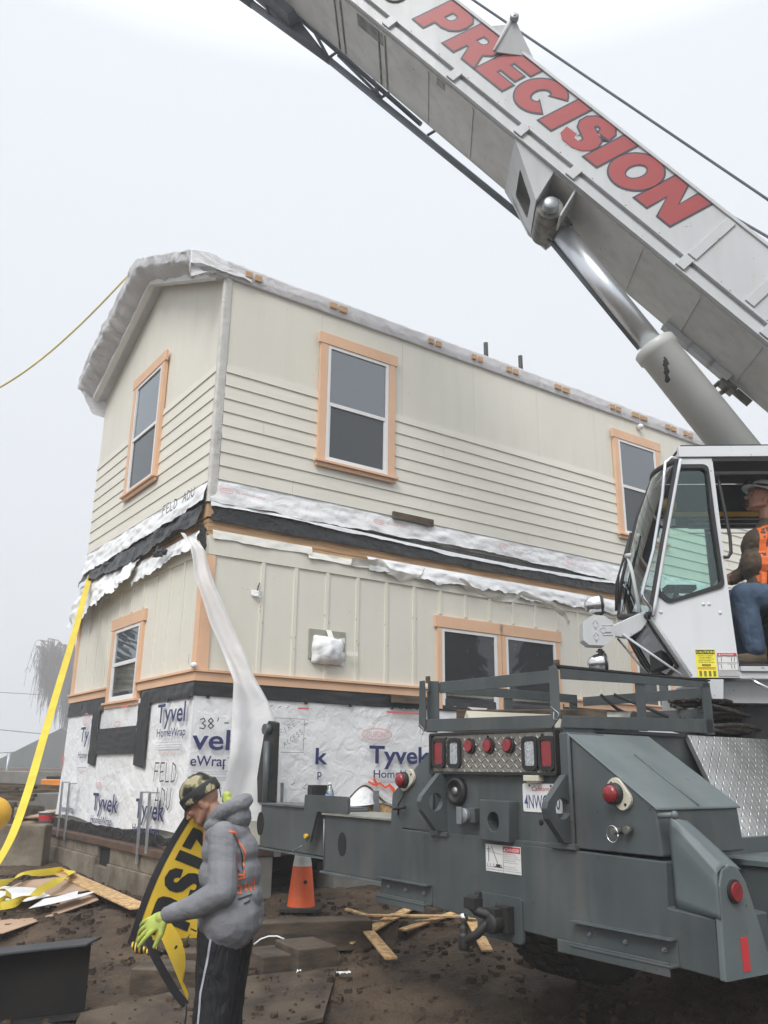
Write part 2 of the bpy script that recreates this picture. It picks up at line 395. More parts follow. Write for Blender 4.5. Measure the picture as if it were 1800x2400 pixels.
# ------------------------------------------------------------------ frames
HP = V((-1.85296, 8.50039, 0)); uR = V((math.sin(R(55.4)), math.cos(R(55.4)), 0)); uL = V((-.58425, .81157, 0))
nRo = V((uR.y, -uR.x, 0)); nGo = V((-uL.y, uL.x, 0)) * 1.
if nGo.dot(-uR) < 0: nGo = -nGo
def H(u, v, z): return HP + uR * u + uL * v + V((0, 0, z))
def HR(u, z, d=0.): return HP + uR * u + nRo * d + V((0, 0, z))       # long wall, d outwards
def HG(v, z, d=0.): return HP + uL * v + nGo * d + V((0, 0, z))       # gable wall, d outwards
TP = V((.89056, 5.06414, 0)); tF = V((.81157, .58425, 0)); tS = V((.58425, -.81157, 0))
def TK(s, f, z): return TP + tS * s + tF * f + V((0, 0, z))
def TR(s, z, d=0.): return TK(s, -d, z)                               # rear face of the carrier, d towards the viewer
uB = V((-math.cos(R(3)), math.sin(R(3)), 0)); nB = V((math.sin(R(3)), math.cos(R(3)), 0)); S0 = V((3.5, 6.6, 0))
def SF(b, n, z): return S0 + uB * b + nB * n + V((0, 0, z))
el = R(47.0)
def BM(e, n, h): return S0 + uB * (1.91 + e * math.cos(el) - h * math.sin(el)) + nB * n + V((0, 0, 7.24 + e * math.sin(el) + h * math.cos(el)))
def W(x, y, z): return V((x, y, z))
def nz(p, s=1., seed=0.): return noise.noise(V((p[0] * s + seed, p[1] * s - seed * .7, p[2] * s + seed * .3)))

# ------------------------------------------------------------------ ground
def sstep(a, b, x):
    t = min(1, max(0, (x - a) / (b - a))); return t * t * (3 - 2 * t)
def gz0(x, y):
    z = .03 + .165 * min(max(y - 5., 0), 2.9) - .02 * max(0, min(1, 5 - y))
    z += .035 * min(max(y - 7.9, 0), 5.5)
    z += .80 * sstep(13, 21, y) + .15 * sstep(20, 45, y)
    z += -.06 * sstep(-1.9, -3.2, x) * sstep(7.4, 6.2, y)
    # trench beside the cribbing and wheel rut on the right
    dx, dy = (x + .55) / 1.0, (y - 7.6) / .55
    z -= .16 * math.exp(-(dx * dx + dy * dy) * 1.4)
    r = (y - (4.6 + .62 * (x - .2)))
    if x > -.6: z -= .10 * math.exp(-(r / .13) ** 2) * sstep(-.5, .4, x)
    if x > -.4: z += .07 * math.exp(-((r + .42) / .22) ** 2) * sstep(-.3, .6, x)
    return z
def gz(x, y):
    z = gz0(x, y)
    k = sstep(60, 20, y)
    z += k * (.05 * nz((x, y, 0), 1.1) + .035 * nz((x, y, 1), 3.2) + .028 * abs(nz((x, y, 2), 8)) + .014 * nz((x, y, 3), 22))
    return z
def axis_pts(lo, hi, a, b, step):
    pts = [a + i * step for i in range(int((b - a) / step) + 1)]
    s_, x = step, a
    left = []
    while x > lo: s_ *= 1.22; x -= s_; left.append(x)
    s_, x = step, pts[-1]; right = []
    while x < hi: s_ *= 1.22; x += s_; right.append(x)
    return left[::-1] + pts + right
gx = axis_pts(-500, 500, -5.2, 3.0, .035); gy = axis_pts(-200, 900, 5.0, 11.2, .035)
mb = MB(); mb.v = [V((x, y, gz(x, y))) for y in gy for x in gx]; nx = len(gx)
mb.f = [(j * nx + i, j * nx + i + 1, (j + 1) * nx + i + 1, (j + 1) * nx + i) for j in range(len(gy) - 1) for i in range(nx - 1)]
mb.sm = [True] * len(mb.f); mb.mi = [0] * len(mb.f)
mud = mat('wet_mud', (.105, .070, .042), .85, col2=(.030, .019, .012), scale=2.6, detail=12, bump=.035, bscale=16, bump2=.02, b2scale=60, lo=.32, hi=.68)
obj('ground', mb, mud, kind='structure', base=V((0, 0, 0)), recalc=False)
# clods
mb = MB()
SHEET = [(-1.75, 5.3), (-.35, 6.02), (-.30, 6.85), (-1.05, 6.60), (-1.9, 6.05)]
def insheet(x, y):
    s = False
    for i in range(5):
        (x1, y1), (x2, y2) = SHEET[i], SHEET[i - 1]
        if (y1 > y) != (y2 > y) and x < (x2 - x1) * (y - y1) / (y2 - y1) + x1: s = not s
    return s
for i in range(3800):
    x = random.uniform(-5, 3.2); y = random.uniform(5.4, 10.2)
    if (V((x, y, 0)) - HP).dot(nRo) < .15 and (V((x, y, 0)) - HP).dot(nGo) < .15: continue
    r = random.choice((.005, .008, .010, .014, .02, .03)) * random.uniform(.7, 1.5)
    if insheet(x, y): c = V((x, y, gz0(x, y) + .057)); r *= .7
    else: c = V((x, y, gz(x, y) + r * .2))
    vs = [c + V((a * r * random.uniform(.6, 1.3), b * r * random.uniform(.6, 1.3), h * r * random.uniform(.5, 1.))) for a, b, h in ((-1, -1, -1), (1, -1, -1), (1, 1, -1), (-1, 1, -1), (-.8, -.7, .8), (.7, -.8, .9), (.8, .7, .8), (-.7, .8, .7))]
    mb.add(vs, [(0, 3, 2, 1), (4, 5, 6, 7), (0, 1, 5, 4), (1, 2, 6, 5), (2, 3, 7, 6), (3, 0, 4, 7)])
obj('dirt_clods', mb, mud, label='loose clods of brown mud scattered over the ground', cat='dirt', kind='stuff', recalc=False)
# ================================================================== HOUSE MODULES
LEN = 11.7; WID = 4.17
def window(par, fr, x0, x1, z0, z1, head=True, sill=True, meet=None, panes=('sash_glass', 'sash_screen'), tw=.10, dirn=1, side=(True, True), screen=True):
    """fr(a,z,d); outer glazing frame x0..x1, z0..z1; window > trim, sash frame, panes"""
    fr0 = fr; fr = lambda a, b, d: fr0(a, b, d + (.038 if par is up else .006))
    mb = MB(); mb.holed(fr, [(x0 - tw, z0), (x1 + tw, z0), (x1 + tw, z1), (x0 - tw, z1)], [[(x0 - .004, z0 + .001), (x1 + .004, z0 + .001), (x1 + .004, z1 - .001), (x0 - .004, z1 - .001)]], -.02, .028)
    w = obj('window', mb, 'trim', par)
    if head:
        mb = MB(); mb.box(fr, (x0 - tw - .035, z1 + .003, 0), (x1 + tw + .035, z1 + .145, .034)); obj('window_head', mb, 'trim', w, bevel=.002)
    if sill:
        mb = MB(); mb.box(fr, (x0 - tw - .02, z0 - .075, 0), (x1 + tw + .02, z0 - .032, .03)); mb.box(fr, (x0 - tw - .04, z0 - .03, 0), (x1 + tw + .04, z0 - .003, .062)); obj('window_sill', mb, 'trim', w, bevel=.002)
    f = .04; mb = MB()
    for a, b, c, d_ in ((x0, x0 + f, z0, z1), (x1 - f, x1, z0, z1), (x0 + f, x1 - f, z0, z0 + f), (x0 + f, x1 - f, z1 - f, z1)):
        mb.box(fr, (a, c, 0), (b, d_, .024))
    if meet:
        mb.box(fr, (x0 + f, meet - .022, 0), (x1 - f, meet + .022, .020))
        for a, b, c, d_ in ((x0 + f, x0 + f + .022, z0 + f, meet - .022), (x1 - f - .022, x1 - f, z0 + f, meet - .022), (x0 + f + .022, x1 - f - .022, z0 + f, z0 + f + .022)):
            mb.box(fr, (a, c, 0), (b, d_, .014))
    obj('sash_frame', mb, 'vinyl', w, bevel=.002)
    zs = [(z0 + f, meet, panes[1], -.004), (meet, z1 - f, panes[0], .004)] if meet else [(z0 + f, z1 - f, panes[0], .004)]
    for a, b, m, d_ in zs:
        mb = MB(); mb.box(fr, (x0 + f, a, d_ - .002), (x1 - f, b, d_ + .002)); obj('pane', mb, m, w)
    return w

up = thing('house_module', H(0, 0, 4.3), 'upper cream house box with lap siding and plastic wrapped gable roof', 'house module')
lo = thing('house_module', H(0, 0, 1.0), 'lower cream house box with vertical battens above white printed wrap, on the foundation', 'house module')

def gable_top(v, dz=0.): return 7.17 + dz + (8.13 - 7.17) * (1 - abs(v - WID / 2) / (WID / 2))
# core walls
mb = MB(); mb.box(H, (.02, .02, 4.30), (LEN, WID, 7.17)); 
mb.prism([H(.02, .02, 7.17), H(.02, WID, 7.17), H(.02, WID / 2, 8.10)], [H(LEN, .02, 7.17), H(LEN, WID, 7.17), H(LEN, WID / 2, 8.10)])
obj('core', mb, 'panel', up)
# plain upper panels (butt seams 1.22 m apart)
mb = MB()
u = 0.07
while u < LEN:
    mb.box(HR, (u + .0015, 6.0, -.02), (min(u + 1.22, LEN) - .0015, 7.17, .006)); u += 1.22
obj('siding_panel', mb, 'panel', up)
mb = MB()
for v0, v1 in ((.06, 1.38), (1.383, 2.79), (2.793, WID)):
    vs = [(v0, 6.0), (v1, 6.0)] + ([(v1, gable_top(v1)), (WID / 2, gable_top(WID / 2)), (v0, gable_top(v0))] if v0 < WID / 2 < v1 else [(v1, gable_top(v1)), (v0, gable_top(v0))])
    mb.prism([HG(a, b, .006) for a, b in vs], [HG(a, b, -.018) for a, b in vs])
obj('siding_panel', mb, 'panel', up)
def lap(fr, a0, a1, n, z0, ex):
    mb = MB()
    for k in range(n):
        z = z0 + k * ex
        vs = [(z, .006), (z, .026), (z + ex + .012, .012), (z + ex + .012, .0)]
        b0 = a0; b1 = a0 + (.9, 2.9, 1.9, 3.4, .5, 2.3, 3.1, 1.4)[k % 8]
        while b0 < a1:
            be = min(b1, a1); mb.prism([fr(b0, zz, d) for zz, d in vs], [fr(be - .003, zz, d) for zz, d in vs]); b0 = be; b1 = be + 3.66
            if be >= a1: break
    z = z0 + n * ex
    mb.prism([fr(a0, zz, d) for zz, d in ((z, .006), (z, .028), (z + .088, .020), (z + .088, -.01))], [fr(a1, zz, d) for zz, d in ((z, .006), (z, .028), (z + .088, .020), (z + .088, -.01))])
    return mb
obj('lap_siding', lap(HR, .075, LEN, 8, 4.725, .1585), 'siding', up)
obj('lap_siding', lap(HG, .04, WID, 8, 4.70, .162), 'siding', up)
# corner post wrapped in white film
mb = MB()
def cor(a, t):
    z = 4.45 + 2.75 * t; pts = [HG(.055, z, .02), HG(.01, z, .035), H(-.035, -.035, z), HR(.01, z, .035), HR(.07, z, .022)]
    x = a * 4; i = min(3, int(x)); p = pts[i].lerp(pts[i + 1], x - i)
    return p + (nRo + nGo) * (.007 * nz(p, 9, 3) + .004 * nz(p, 30))
mb.grid(cor, 8, 90)
obj('corner_wrap', mb, crinkle('corner_film', (.60, .59, .55), .45, .006, 14.), up)
mb = MB(); text(mb, 'Tyvek', lambda a, b, d: HR(.015 + .03 * 0 - b * 1., a, .048), 4.95, -.03, .05, .36)
obj('wrap_printing', mb, 'inkgrey', up)
# windows of upper box
window(up, HR, 1.36, 2.26, 5.21, 6.72, meet=5.945)
window(up, HR, 6.64, 7.54, 5.21, 6.76, meet=5.99)
window(up, HG, 1.68, 2.60, 5.20, 6.75, meet=5.95)
# roof wrap, gable overhang
RP = [(-.08, 7.21), (-.02, 7.41), (1.0, 7.90), (2.09, 8.40), (3.1, 7.98), (4.20, 7.50), (4.25, 7.44)]
def prof(t):
    x = t * (len(RP) - 1); i = min(len(RP) - 2, int(x)); f_ = x - i
    return RP[i][0] * (1 - f_) + RP[i + 1][0] * f_, RP[i][1] * (1 - f_) + RP[i + 1][1] * f_
def roofsheet(a, t):
    v, z = prof(t)
    zu = min(gable_top(min(max(v, 0), WID)), 8.13)
    # cross profile: from wall line, out under the overhang, fascia, back over the top
    bag = .05 * nz((v, 0, 0), 2.2, 2) + .03 * nz((v, 0, 0), 7, 5)
    c = [(.0, zu - .02), (-.16, zu + .0), (-.18, zu - .03 + .02), (-.41 + bag * .6, z - .16 + bag), (-.43 + bag * .4, z - .02), (-.25, z + .015), (.1, z + .01), (.3, z - .02)]
    x = a * (len(c) - 1); i = min(len(c) - 2, int(x)); f_ = x - i
    u_ = c[i][0] * (1 - f_) + c[i + 1][0] * f_; zz = c[i][1] * (1 - f_) + c[i + 1][1] * f_
    p = H(u_, v, zz)
    k = 1 if .2 < a < .9 else .3
    fold = abs(nz((v * 1., a * .8, 0), 5.2, 4)) * .06 + .035 * nz(p, 4.5, 9) + .014 * nz(p, 16)
    return p + V((0, 0, -fold * k)) - uR * (fold * .8 * k)
mb = MB(); mb.grid(roofsheet, 42, 130)
obj('roof_wrap', mb, 'roofwrap', up)
# hanging tail of film at the far eave
mb = MB()
def tail(a, t):
    w = 1 - t; p0 = H(-.40, 4.24, 7.30); p1 = H(-.0, 4.19, 7.22)
    p = p0.lerp(p1, a); low = p0.lerp(p1, .55 + .45 * a) - V((0, 0, .36))
    q = p.lerp(low, t)
    return q + V((.03 * nz(q, 7), .03 * nz(q, 8, 3), .02 * nz(q, 6, 1)))
mb.grid(tail, 14, 14); obj('roof_wrap_tail', mb, 'roofwrap', up)
# soffit strip inside overhang (lighter band along the wall line)
mb = MB()
for va, vb in ((.0, WID / 2), (WID, WID / 2)):
    za, zb = gable_top(va), gable_top(vb)
    mb.prism([H(-.13, va, za - .075), H(-.21, va, za - .07), H(-.21, va, za + .09), H(-.13, va, za + .09)], [H(-.13, vb, zb - .075), H(-.21, vb, zb - .07), H(-.21, vb, zb + .09), H(-.13, vb, zb + .09)])
obj('barge_rafter', mb, crinkle('film_over_rafter', (.78, .78, .78), .4, .012, 6.), up)
# roof edge strip along the long wall + roof plane under film
def edge(a, t):
    u_ = -.0 + (LEN + .0) * t; c = [(.012, 7.165), (.035, 7.165), (.05, 7.25), (.045, 7.37), (-.15, 7.43), (-2.08, 8.40), (-4.2, 7.43)]
    x = a * (len(c) - 1); i = min(len(c) - 2, int(x)); f_ = x - i
    d = c[i][0] * (1 - f_) + c[i + 1][0] * f_; z = c[i][1] * (1 - f_) + c[i + 1][1] * f_
    p = HR(u_, z, d); w = 1 if a > .3 else .25
    return p + nRo * (.012 * nz(p, 6, 2) * w) + V((0, 0, (.012 * nz(p, 3, 2) + .006 * nz(p, 11)) * w))
mb = MB(); mb.grid(edge, 30, 170)
obj('roof_edge_wrap', mb, crinkle('edge_film', (.66, .65, .66), .35, .018, 4., .98, .1), up)
# little wooden battens nailed through the film
blocks = [(.21, .42), (1.36, 1.61), (2.91, 3.12), (3.67, 3.86), (4.33, 4.54), (5.29, 5.59), (6.52, 6.76), (7.04, 7.40), (7.88, 8.15), (8.36, 8.59)]
for i, (a, b) in enumerate(blocks):
    mb = MB(); zc = 7.275 + .008 * nz((a * 5, 0, 0), 2)
    h = (b - a) / 2
    mb.box(HR, (a, zc - .035, .05), (a + h - .02, zc + .038, .075)); mb.box(HR, (a + h + .02, zc - .042, .05), (b, zc + .034, .075))
    obj('roof_cleat', mb, 'lumber', up, bevel=.002)
for u_ in (4.28, 4.99):
    mb = MB(); mb.tube([H(u_ + .12, .45, 7.5), H(u_ + .12, .45, 7.93)], .035, 10); obj('vent_pipe', mb, 'blacksteel', up)
mb = MB(); mb.lathe(HR(7.22, 7.10, .02), nRo, [(0, 0), (.045, 0), (.05, .05), (.03, .08), (0, .085)], 14); obj('wall_light_stub', mb, 'vinyl', up)

# ---- rim between the boxes
def skirt(fr, a0, a1, z0f, z1f, d0, d1, seed, amp=.03, nu=90, nv=14, mi=0, ragged=.03):
    amp *= .62
    """hanging crumpled strip: top at z1f(x), bottom at z0f(x)"""
    mb = MB()
    def fn(s_, t):
        x = a0 + (a1 - a0) * s_; zt = z1f(x) if callable(z1f) else z1f; zb = z0f(x) if callable(z0f) else z0f
        zb += ragged * nz((x, 0, 0), 2.5, seed) + ragged * .5 * nz((x, 1, 0), 11, seed)
        z = zt + (zb - zt) * t; d = d0 + (d1 - d0) * t
        q = (x, z, 0)
        k = min(1, t * 4 + .15)
        dd = amp * k * (abs(nz(q, 2.6, seed)) * 1.6 + .7 * nz((x, z * 2.5, 1), 5.5, seed) + .3 * nz(q, 17, seed))
        return fr(x, z, d + max(-d * .8, dd))
    mb.grid(fn, nu, nv); return mb
mb = MB()
for k in range(4):
    mb.box(HR, (.0, 4.10 + k * .045, -.03 - .004 * (k % 2)), (LEN, 4.142 + k * .045, -.002 + .004 * (k % 2)))
    mb.box(HG, (.0, 4.10 + k * .045, -.03 - .004 * (k % 2)), (WID, 4.142 + k * .045, -.002 + .004 * (k % 2)))
obj('rim_joist', mb, 'lumber', lo, bevel=.001)
mb = MB(); mb.box(HR, (-.02, 4.29, -.05), (.16, 4.44, .015)); mb.box(HG, (-.02, 4.29, -.05), (.22, 4.44, .012)); obj('rim_end', mb, 'lumber', up, bevel=.002)
obj('membrane_flap', skirt(HR, .02, LEN, 4.255, lambda x: 4.47, .012, .03, 3, .02, 200, 8, ragged=.012), 'membrane', up)
obj('wrap_skirt', skirt(HR, -.01, LEN, lambda x: 4.475 - .02 * math.sin(x * 1.3), 4.735, .008, .035, 5, .03, 260, 16, ragged=.03), 'wrap', up)
obj('wrap_hem', skirt(HR, .0, LEN, lambda x: 4.385 + .035 * math.sin(x * .9 + 1), lambda x: 4.43 + .03 * math.sin(x * .9 + 1), .034, .045, 8, .016, 220, 5, ragged=.02), 'wrap', up)
obj('wrap_skirt', skirt(HG, .0, WID, lambda v: 4.46 - .02 * v, 4.715, .012, .07, 11, .05, 110, 16, ragged=.03), 'wrap', up)
obj('membrane_flap', skirt(HG, .06, WID + .02, lambda v: 4.20 + .04 * math.sin(v * 2.2), lambda v: 4.50 - .02 * v, .03, .09, 13, .05, 110, 12, ragged=.062), 'membrane', up)
mb = MB()
for u_, z_ in ((.08, 4.60), (2.05, 4.60), (4.05, 4.62), (5.3, 4.60)):
    text(mb, 'Call 1-800-44-TYVEK   WWW.CONSTRUCTION.TYVEK.COM', HR, u_, z_ + .045, .016, .62, d=.085)
obj('wrap_printing', mb, 'inkgrey', up)
mb = MB()
for u_, z_ in ((.08, 4.575), (2.05, 4.575), (4.05, 4.60), (5.3, 4.575)):
    for k in range(24):
        a, b = 2 * math.pi * k / 24, 2 * math.pi * (k + 1) / 24
        stroke(mb, HR, [(u_ + .07 + .075 * math.cos(a), z_ + .012 + .026 * math.sin(a)), (u_ + .07 + .075 * math.cos(b), z_ + .012 + .026 * math.sin(b))], .005, .085)
    text(mb, 'DUPONT', HR, u_ + .015, z_, .024, .11, d=.086)
    text(mb, 'The miracles of science', HR, u_ + .17, z_ + .004, .022, .36, shear=.2, d=.085)
obj('wrap_printing', mb, 'inkred', up)
mb = MB(); hand(mb, 'FELD', lambda a, b, d: HG(-a, b, d), -.95, 4.50, .11, .11, .014, d=.15); hand(mb, 'ADU', lambda a, b, d: HG(-a, b, d), -.42, 4.53, .10, .11, .014, d=.13)
obj('marker_writing', mb, 'marker', up)
random.seed(3)
mb = MB()
for k in range(26):
    u_ = .665 + .4065 * (k % 11) + random.uniform(-.03, .03); z_ = random.uniform(3.1, 3.55) - .1 * (k // 11) * random.random()
    stroke(mb, HR, [(u_, z_), (u_ + random.uniform(-.012, .012), z_ + random.uniform(.01, .03))], .006, .0225)
obj('scuff_marks', mb, mat('scuff', (.30, .20, .17), .7), lo)
mb = MB(); mb.box(HR, (2.35, 4.685, .03), (2.97, 4.775, .065)); obj('nailed_batten', mb, 'oldwood', up, bevel=.004)

# ---- lower box
mb = MB(); mb.box(H, (.03, .03, 1.02), (LEN, WID, 4.28)); obj('core', mb, 'panel', lo)
mb = MB(); mb.box(HR, (.0, 2.62, -.03), (LEN, 4.09, .004)); mb.box(HR, (.02, 3.89, -.02), (LEN, 4.10, .022))
obj('wall', mb, 'panel', lo)
mb = MB(); mb.box(HG, (.01, 2.62, -.03), (WID, 4.09, .004)); mb.box(HG, (.02, 3.89, -.02), (WID, 4.10, .022)); obj('wall', mb, 'panel', lo)
mb = MB()
k = 0; u = .665
while u < LEN:
    zt, zb = 3.889, 2.70
    if 2.93 < u < 5.22: zb = 3.60
    mb = MB(); mb.box(HR, (u - .022, zb, 0), (u + .022, zt, .02)); u += .4065; obj('batten', mb, 'panel', lo, bevel=.0015)
for v in (3.67, 3.27, 2.87, 2.47, 2.07, 1.68, 1.28, .89, .49):
    mb = MB()
    if 1.55 < v < 2.6: mb.box(HG, (v - .022, 3.56, 0), (v + .022, 3.889, .02))
    else: mb.box(HG, (v - .022, 2.70, 0), (v + .022, 3.889, .02))
    obj('batten', mb, 'panel', lo, bevel=.0015)
mb = MB(); mb.box(HR, (.004, 2.70, -.005), (.105, 3.88, .028)); mb.box(HG, (-.026, 2.70, -.03), (.085, 3.88, .028)); obj('corner_trim', mb, 'trim', lo, bevel=.002)
mb = MB(); mb.box(HG, (WID - .09, 2.70, -.02), (WID + .01, 3.85, .026)); obj('corner_trim', mb, 'trim', lo, bevel=.002)
for fr, a0, a1 in ((HR, -.03, 3.02), (HR, 5.2, LEN), (HG, -.035, 1.6), (HG, 2.66, WID + .03)):
    mb = MB(); mb.box(fr, (a0, 2.585, .0), (a1, 2.672, .034)); mb.box(fr, (a0 - .01, 2.674, .0), (a1, 2.70, .058))
    obj('water_table', mb, 'trim', lo, bevel=.002)
# windows
w1 = window(lo, HR, 3.11, 4.01, 2.46, 3.43, meet=2.69, panes=('sash_dark', 'sash_dark'), sill=False, tw=.07)
w2 = window(lo, HR, 4.16, 5.07, 2.46, 3.43, meet=2.69, panes=('sash_dark', 'sash_dark'), sill=False, tw=.07)
window(lo, HR, 6.72, 7.45, 2.62, 3.43, panes=('sash_dark', 'sash_dark'), sill=False)
window(lo, HG, 1.66, 2.53, 2.51, 3.39, meet=2.955)
# upper lamp wire cover + wrapped light box
mb = MB(); mb.grid(lambda a, t: HR(.54 + .13 * a, 3.50 + .06 * t + .03 * abs(a - .5), .012 + .05 * math.sin(math.pi * a) + .012 * nz((a * 3, t * 3, 0), 3)), 10, 6)
obj('wire_cover', mb, 'wrap', lo)
mb = MB(); mb.tube([HR(.60, 3.53, .02), HR(.61, 3.62, .03), HR(.63, 3.66, .02)], .006, 6); obj('lamp_wire', mb, 'black', lo)
mb = MB(); mb.box(HR, (1.26, 2.91, .004), (1.73, 3.235, .022)); bx = obj('light_mount', mb, mat('mount_board', (.33, .33, .27), .7), lo, bevel=.002)
mb = MB()
def blob(a, t):
    x = 1.30 + .42 * a; z = 2.86 + .30 * t; d = .02 + .13 * (math.sin(math.pi * min(1, max(0, a * 1.1))) ** .4) * (math.sin(math.pi * t) ** .35)
    return HR(x + .02 * nz((x, z, 0), 9), z + .03 * nz((x, z, 2), 8), d + .02 * nz((x, z, 5), 12))
mb.grid(blob, 22, 18); obj('wrapped_light', mb, 'wrap', bx)
mb = MB(); mb.grid(lambda a, t: HR(1.47 + .07 * a, 3.12 + .12 * t, .10 - .08 * t), 3, 4); mb.grid(lambda a, t: HR(1.72 + .13 * a, 2.97 + .05 * t + .03 * nz((a * 4, t, 0), 3), .07 + .03 * a), 6, 3); obj('wrap_tape', mb, 'wrap_in', bx)

# ---- house wrap on the lower walls
def wrapwall(fr, a0, a1, z0f, z1, seed, nu, nv, amp=.012):
    mb = MB()
    def fn(s_, t):
        x = a0 + (a1 - a0) * s_; zb = z0f(x); z = z1 + (zb - z1) * t
        q = (x, z, 0)
        d = .014 + amp * .8 * (abs(nz((x + z * .6, z, 0), 2.2, seed)) * 1.3 + .6 * nz((x * 1.4, z * 1., 2), 5, seed) + .35 * abs(nz(q, 14, seed))) + .02 * t * t * (1 + nz((x, 0, 0), 1.7, seed))
        return fr(x, z, max(.01, d))
    mb.grid(fn, nu, nv); return mb
def gbot(v): return 1.10 + .03 * math.sin(v * 1.7) + .04 * max(0, 2.8 - v) * .3
def lbot(u): return 1.37 if u < 1.9 else 1.37 + .0 * u
obj('house_wrap', wrapwall(HG, -.02, WID - .02, lambda v: 1.13 + .035 * math.sin(v * 2 + .6), 2.50, 2, 150, 60, .009), 'wrap', lo)
obj('house_wrap', wrapwall(HR, -.02, LEN, lambda u_: 1.38 + .22 * math.exp(-((u_ - 2.02) / .22) ** 2) - .0 * u_, 2.44, 6, 260, 44, .010), 'wrap', lo)
mb = MB()
def band(fr, a0, a1, z0, z1, seed, nu=90):
    return skirt(fr, a0, a1, z0, z1, .02, .03, seed, .016, nu, 8, ragged=.008)
obj('flashing_band', band(HR, -.03, LEN, 2.44, 2.584, 21, 200), 'tape', lo)
obj('flashing_band', band(HG, -.03, 1.40, 2.42, 2.584, 22), 'tape', lo)
obj('flashing_band', band(HG, 2.68, WID, 2.40, 2.584, 23), 'tape', lo)
mb = MB(); mb.grid(lambda a, t: HG(-.03 + (WID + .03) * a, 1.0 + (.115 + .03 * nz((a * 9, 0, 0), 2)) * t, .05 + .012 * nz((a * 14, t * 2, 0), 2)), 80, 5); obj('base_membrane', mb, 'membrane', lo)
# H of black tape under the gable window
mb = MB()
for x0, x1, z0, z1, sk in ((2.74, 3.02, 1.80, 2.44, .04), (1.08, 1.42, 1.78, 2.44, .04), (1.42, 2.74, 1.90, 2.20, 0)):
    mb.grid(lambda a, t: HG(x0 + (x1 - x0) * a, z0 + (z1 - z0) * t - sk * (1 - a) * (1 - t), .048 + .008 * nz((a * 3 + x0, t * 4, 0), 3)), 14, 14)
obj('flashing_tape', mb, 'tape', lo)
mb = MB()
for k in range(12):
    u_ = .10 + k * .56; mb.box(HR, (u_, 2.415, .045), (u_ + .035, 2.455, .052))
for v in (.02, .55): mb.box(HG, (v, 2.40, .045), (v + .035, 2.44, .052))
obj('wrap_staples', mb, 'black', lo)
G_ = lambda a, b, d: HG(-a, b, d)
mb = MB()
text(mb, 'Tyvek', G_, -.80, 2.20, .20, .86, off=.012, d=.058, clip=lambda a, b: a < -.02)
text(mb, 'HomeWrap', G_, -.77, 2.06, .085, .74, off=.008, d=.058, clip=lambda a, b: a < -.01)
text(mb, 'Tyvek', G_, -3.39, 2.06, .19, .80, off=.012, d=.058, clip=lambda a, b: a < -3.02)
text(mb, 'HomeWrap', G_, -3.40, 1.86, .085, .70, off=.006, d=.058, clip=lambda a, b: a < -3.03)
text(mb, 'Tyvek', G_, -2.63, 1.27, .20, .88, off=.012, d=.056)
text(mb, 'HomeWrap', G_, -2.62, 1.13, .085, .74, off=.006, d=.062)
text(mb, 'Tyvek', G_, -1.20, 1.25, .20, .80, off=.012, d=.056)
text(mb, 'HomeWrap', G_, -1.22, 1.11, .085, .74, off=.006, d=.062)
text(mb, 'HomeWrap', G_, -3.93, 1.20, .085, .60, off=.006, d=.056)
obj('wrap_printing', mb, 'ink', lo)
mb = MB()
text(mb, 'vel', HR, -.02, 1.93, .20, .40, off=.014, d=.058)
text(mb, 'eWrap', HR, -.02, 1.775, .10, .40, off=.012, d=.058, clip=lambda a, b: a < .36)
text(mb, 'Tyvek', HR, 2.05, 1.83, .19, .85, off=.022, d=.060)
text(mb, 'HomeWrap', HR, 2.11, 1.675, .085, .70, off=.010, d=.060)
text(mb, 'k', HR, 1.37, 1.81, .17, .15, off=.02, d=.058); text(mb, 'p', HR, 1.40, 1.68, .08, .05, off=.01, d=.058)
text(mb, 'Tyvek', HR, 5.6, 1.83, .19, .85, off=.014, d=.058)
obj('wrap_printing', mb, 'ink', lo)
mb = MB(); text(mb, 'USA', HR, 2.42, 2.43, .07, .30, off=.012, d=.058); text(mb, 'ALL TYVEK.COM', HR, 1.22, 1.56, .02, .26, d=.062)
text(mb, 'VALL.TYVEK.COM', HR, .02, 1.56, .02, .30, d=.062)
obj('wrap_printing', mb, 'marker', lo)
mb = MB()
def oval(fr, x, z, ra, rb, d=.05, sgn=1):
    for k in range(30):
        a, b = 2 * math.pi * k / 30, 2 * math.pi * (k + 1) / 30
        stroke(mb, fr, [(x + ra * math.cos(a), z + rb * math.sin(a)), (x + ra * math.cos(b), z + rb * math.sin(b))], .008, d)
        stroke(mb, fr, [(x + ra * .92 * math.cos(a), z + rb * .86 * math.sin(a)), (x + ra * .92 * math.cos(b), z + rb * .86 * math.sin(b))], .003, d)
oval(HR, 2.16, 2.135, .20, .065); text(mb, 'DUPONT', HR, 2.01, 2.105, .065, .30, d=.062)
oval(G_, -3.27, 2.34, .13, .075); text(mb, 'DUPONT', G_, -3.37, 2.31, .05, .2, d=.062)
oval(G_, -2.50, 1.55, .10, .03); text(mb, 'DUPONT', G_, -2.57, 1.537, .028, .14, d=.054)
oval(G_, -2.05, 2.235, .10, .03, .052)
text(mb, 'The miracles of science', G_, -.65, 1.885, .035, .42, shear=.2, d=.062); text(mb, 'The miracles of science', G_, -3.35, 1.69, .03, .32, shear=.2, d=.062)
obj('wrap_printing', mb, 'inkpink', lo)
mb = MB()
for x, z, w in ((2.28, 2.385, .46), (1.14, 2.37, .12)): stroke(mb, HR, [(x, z), (x + w, z)], .02, .059)
stroke(mb, G_, [(-1.9, 2.42), (-1.75, 2.42)], .02, .062)
obj('wrap_printing', mb, 'inkred', lo)
mb = MB()
for k, z in enumerate((2.0, 1.975, 1.95, 1.93)): stroke(mb, G_, [(-.78, z), (-.10, z + .0)], .006, .058)
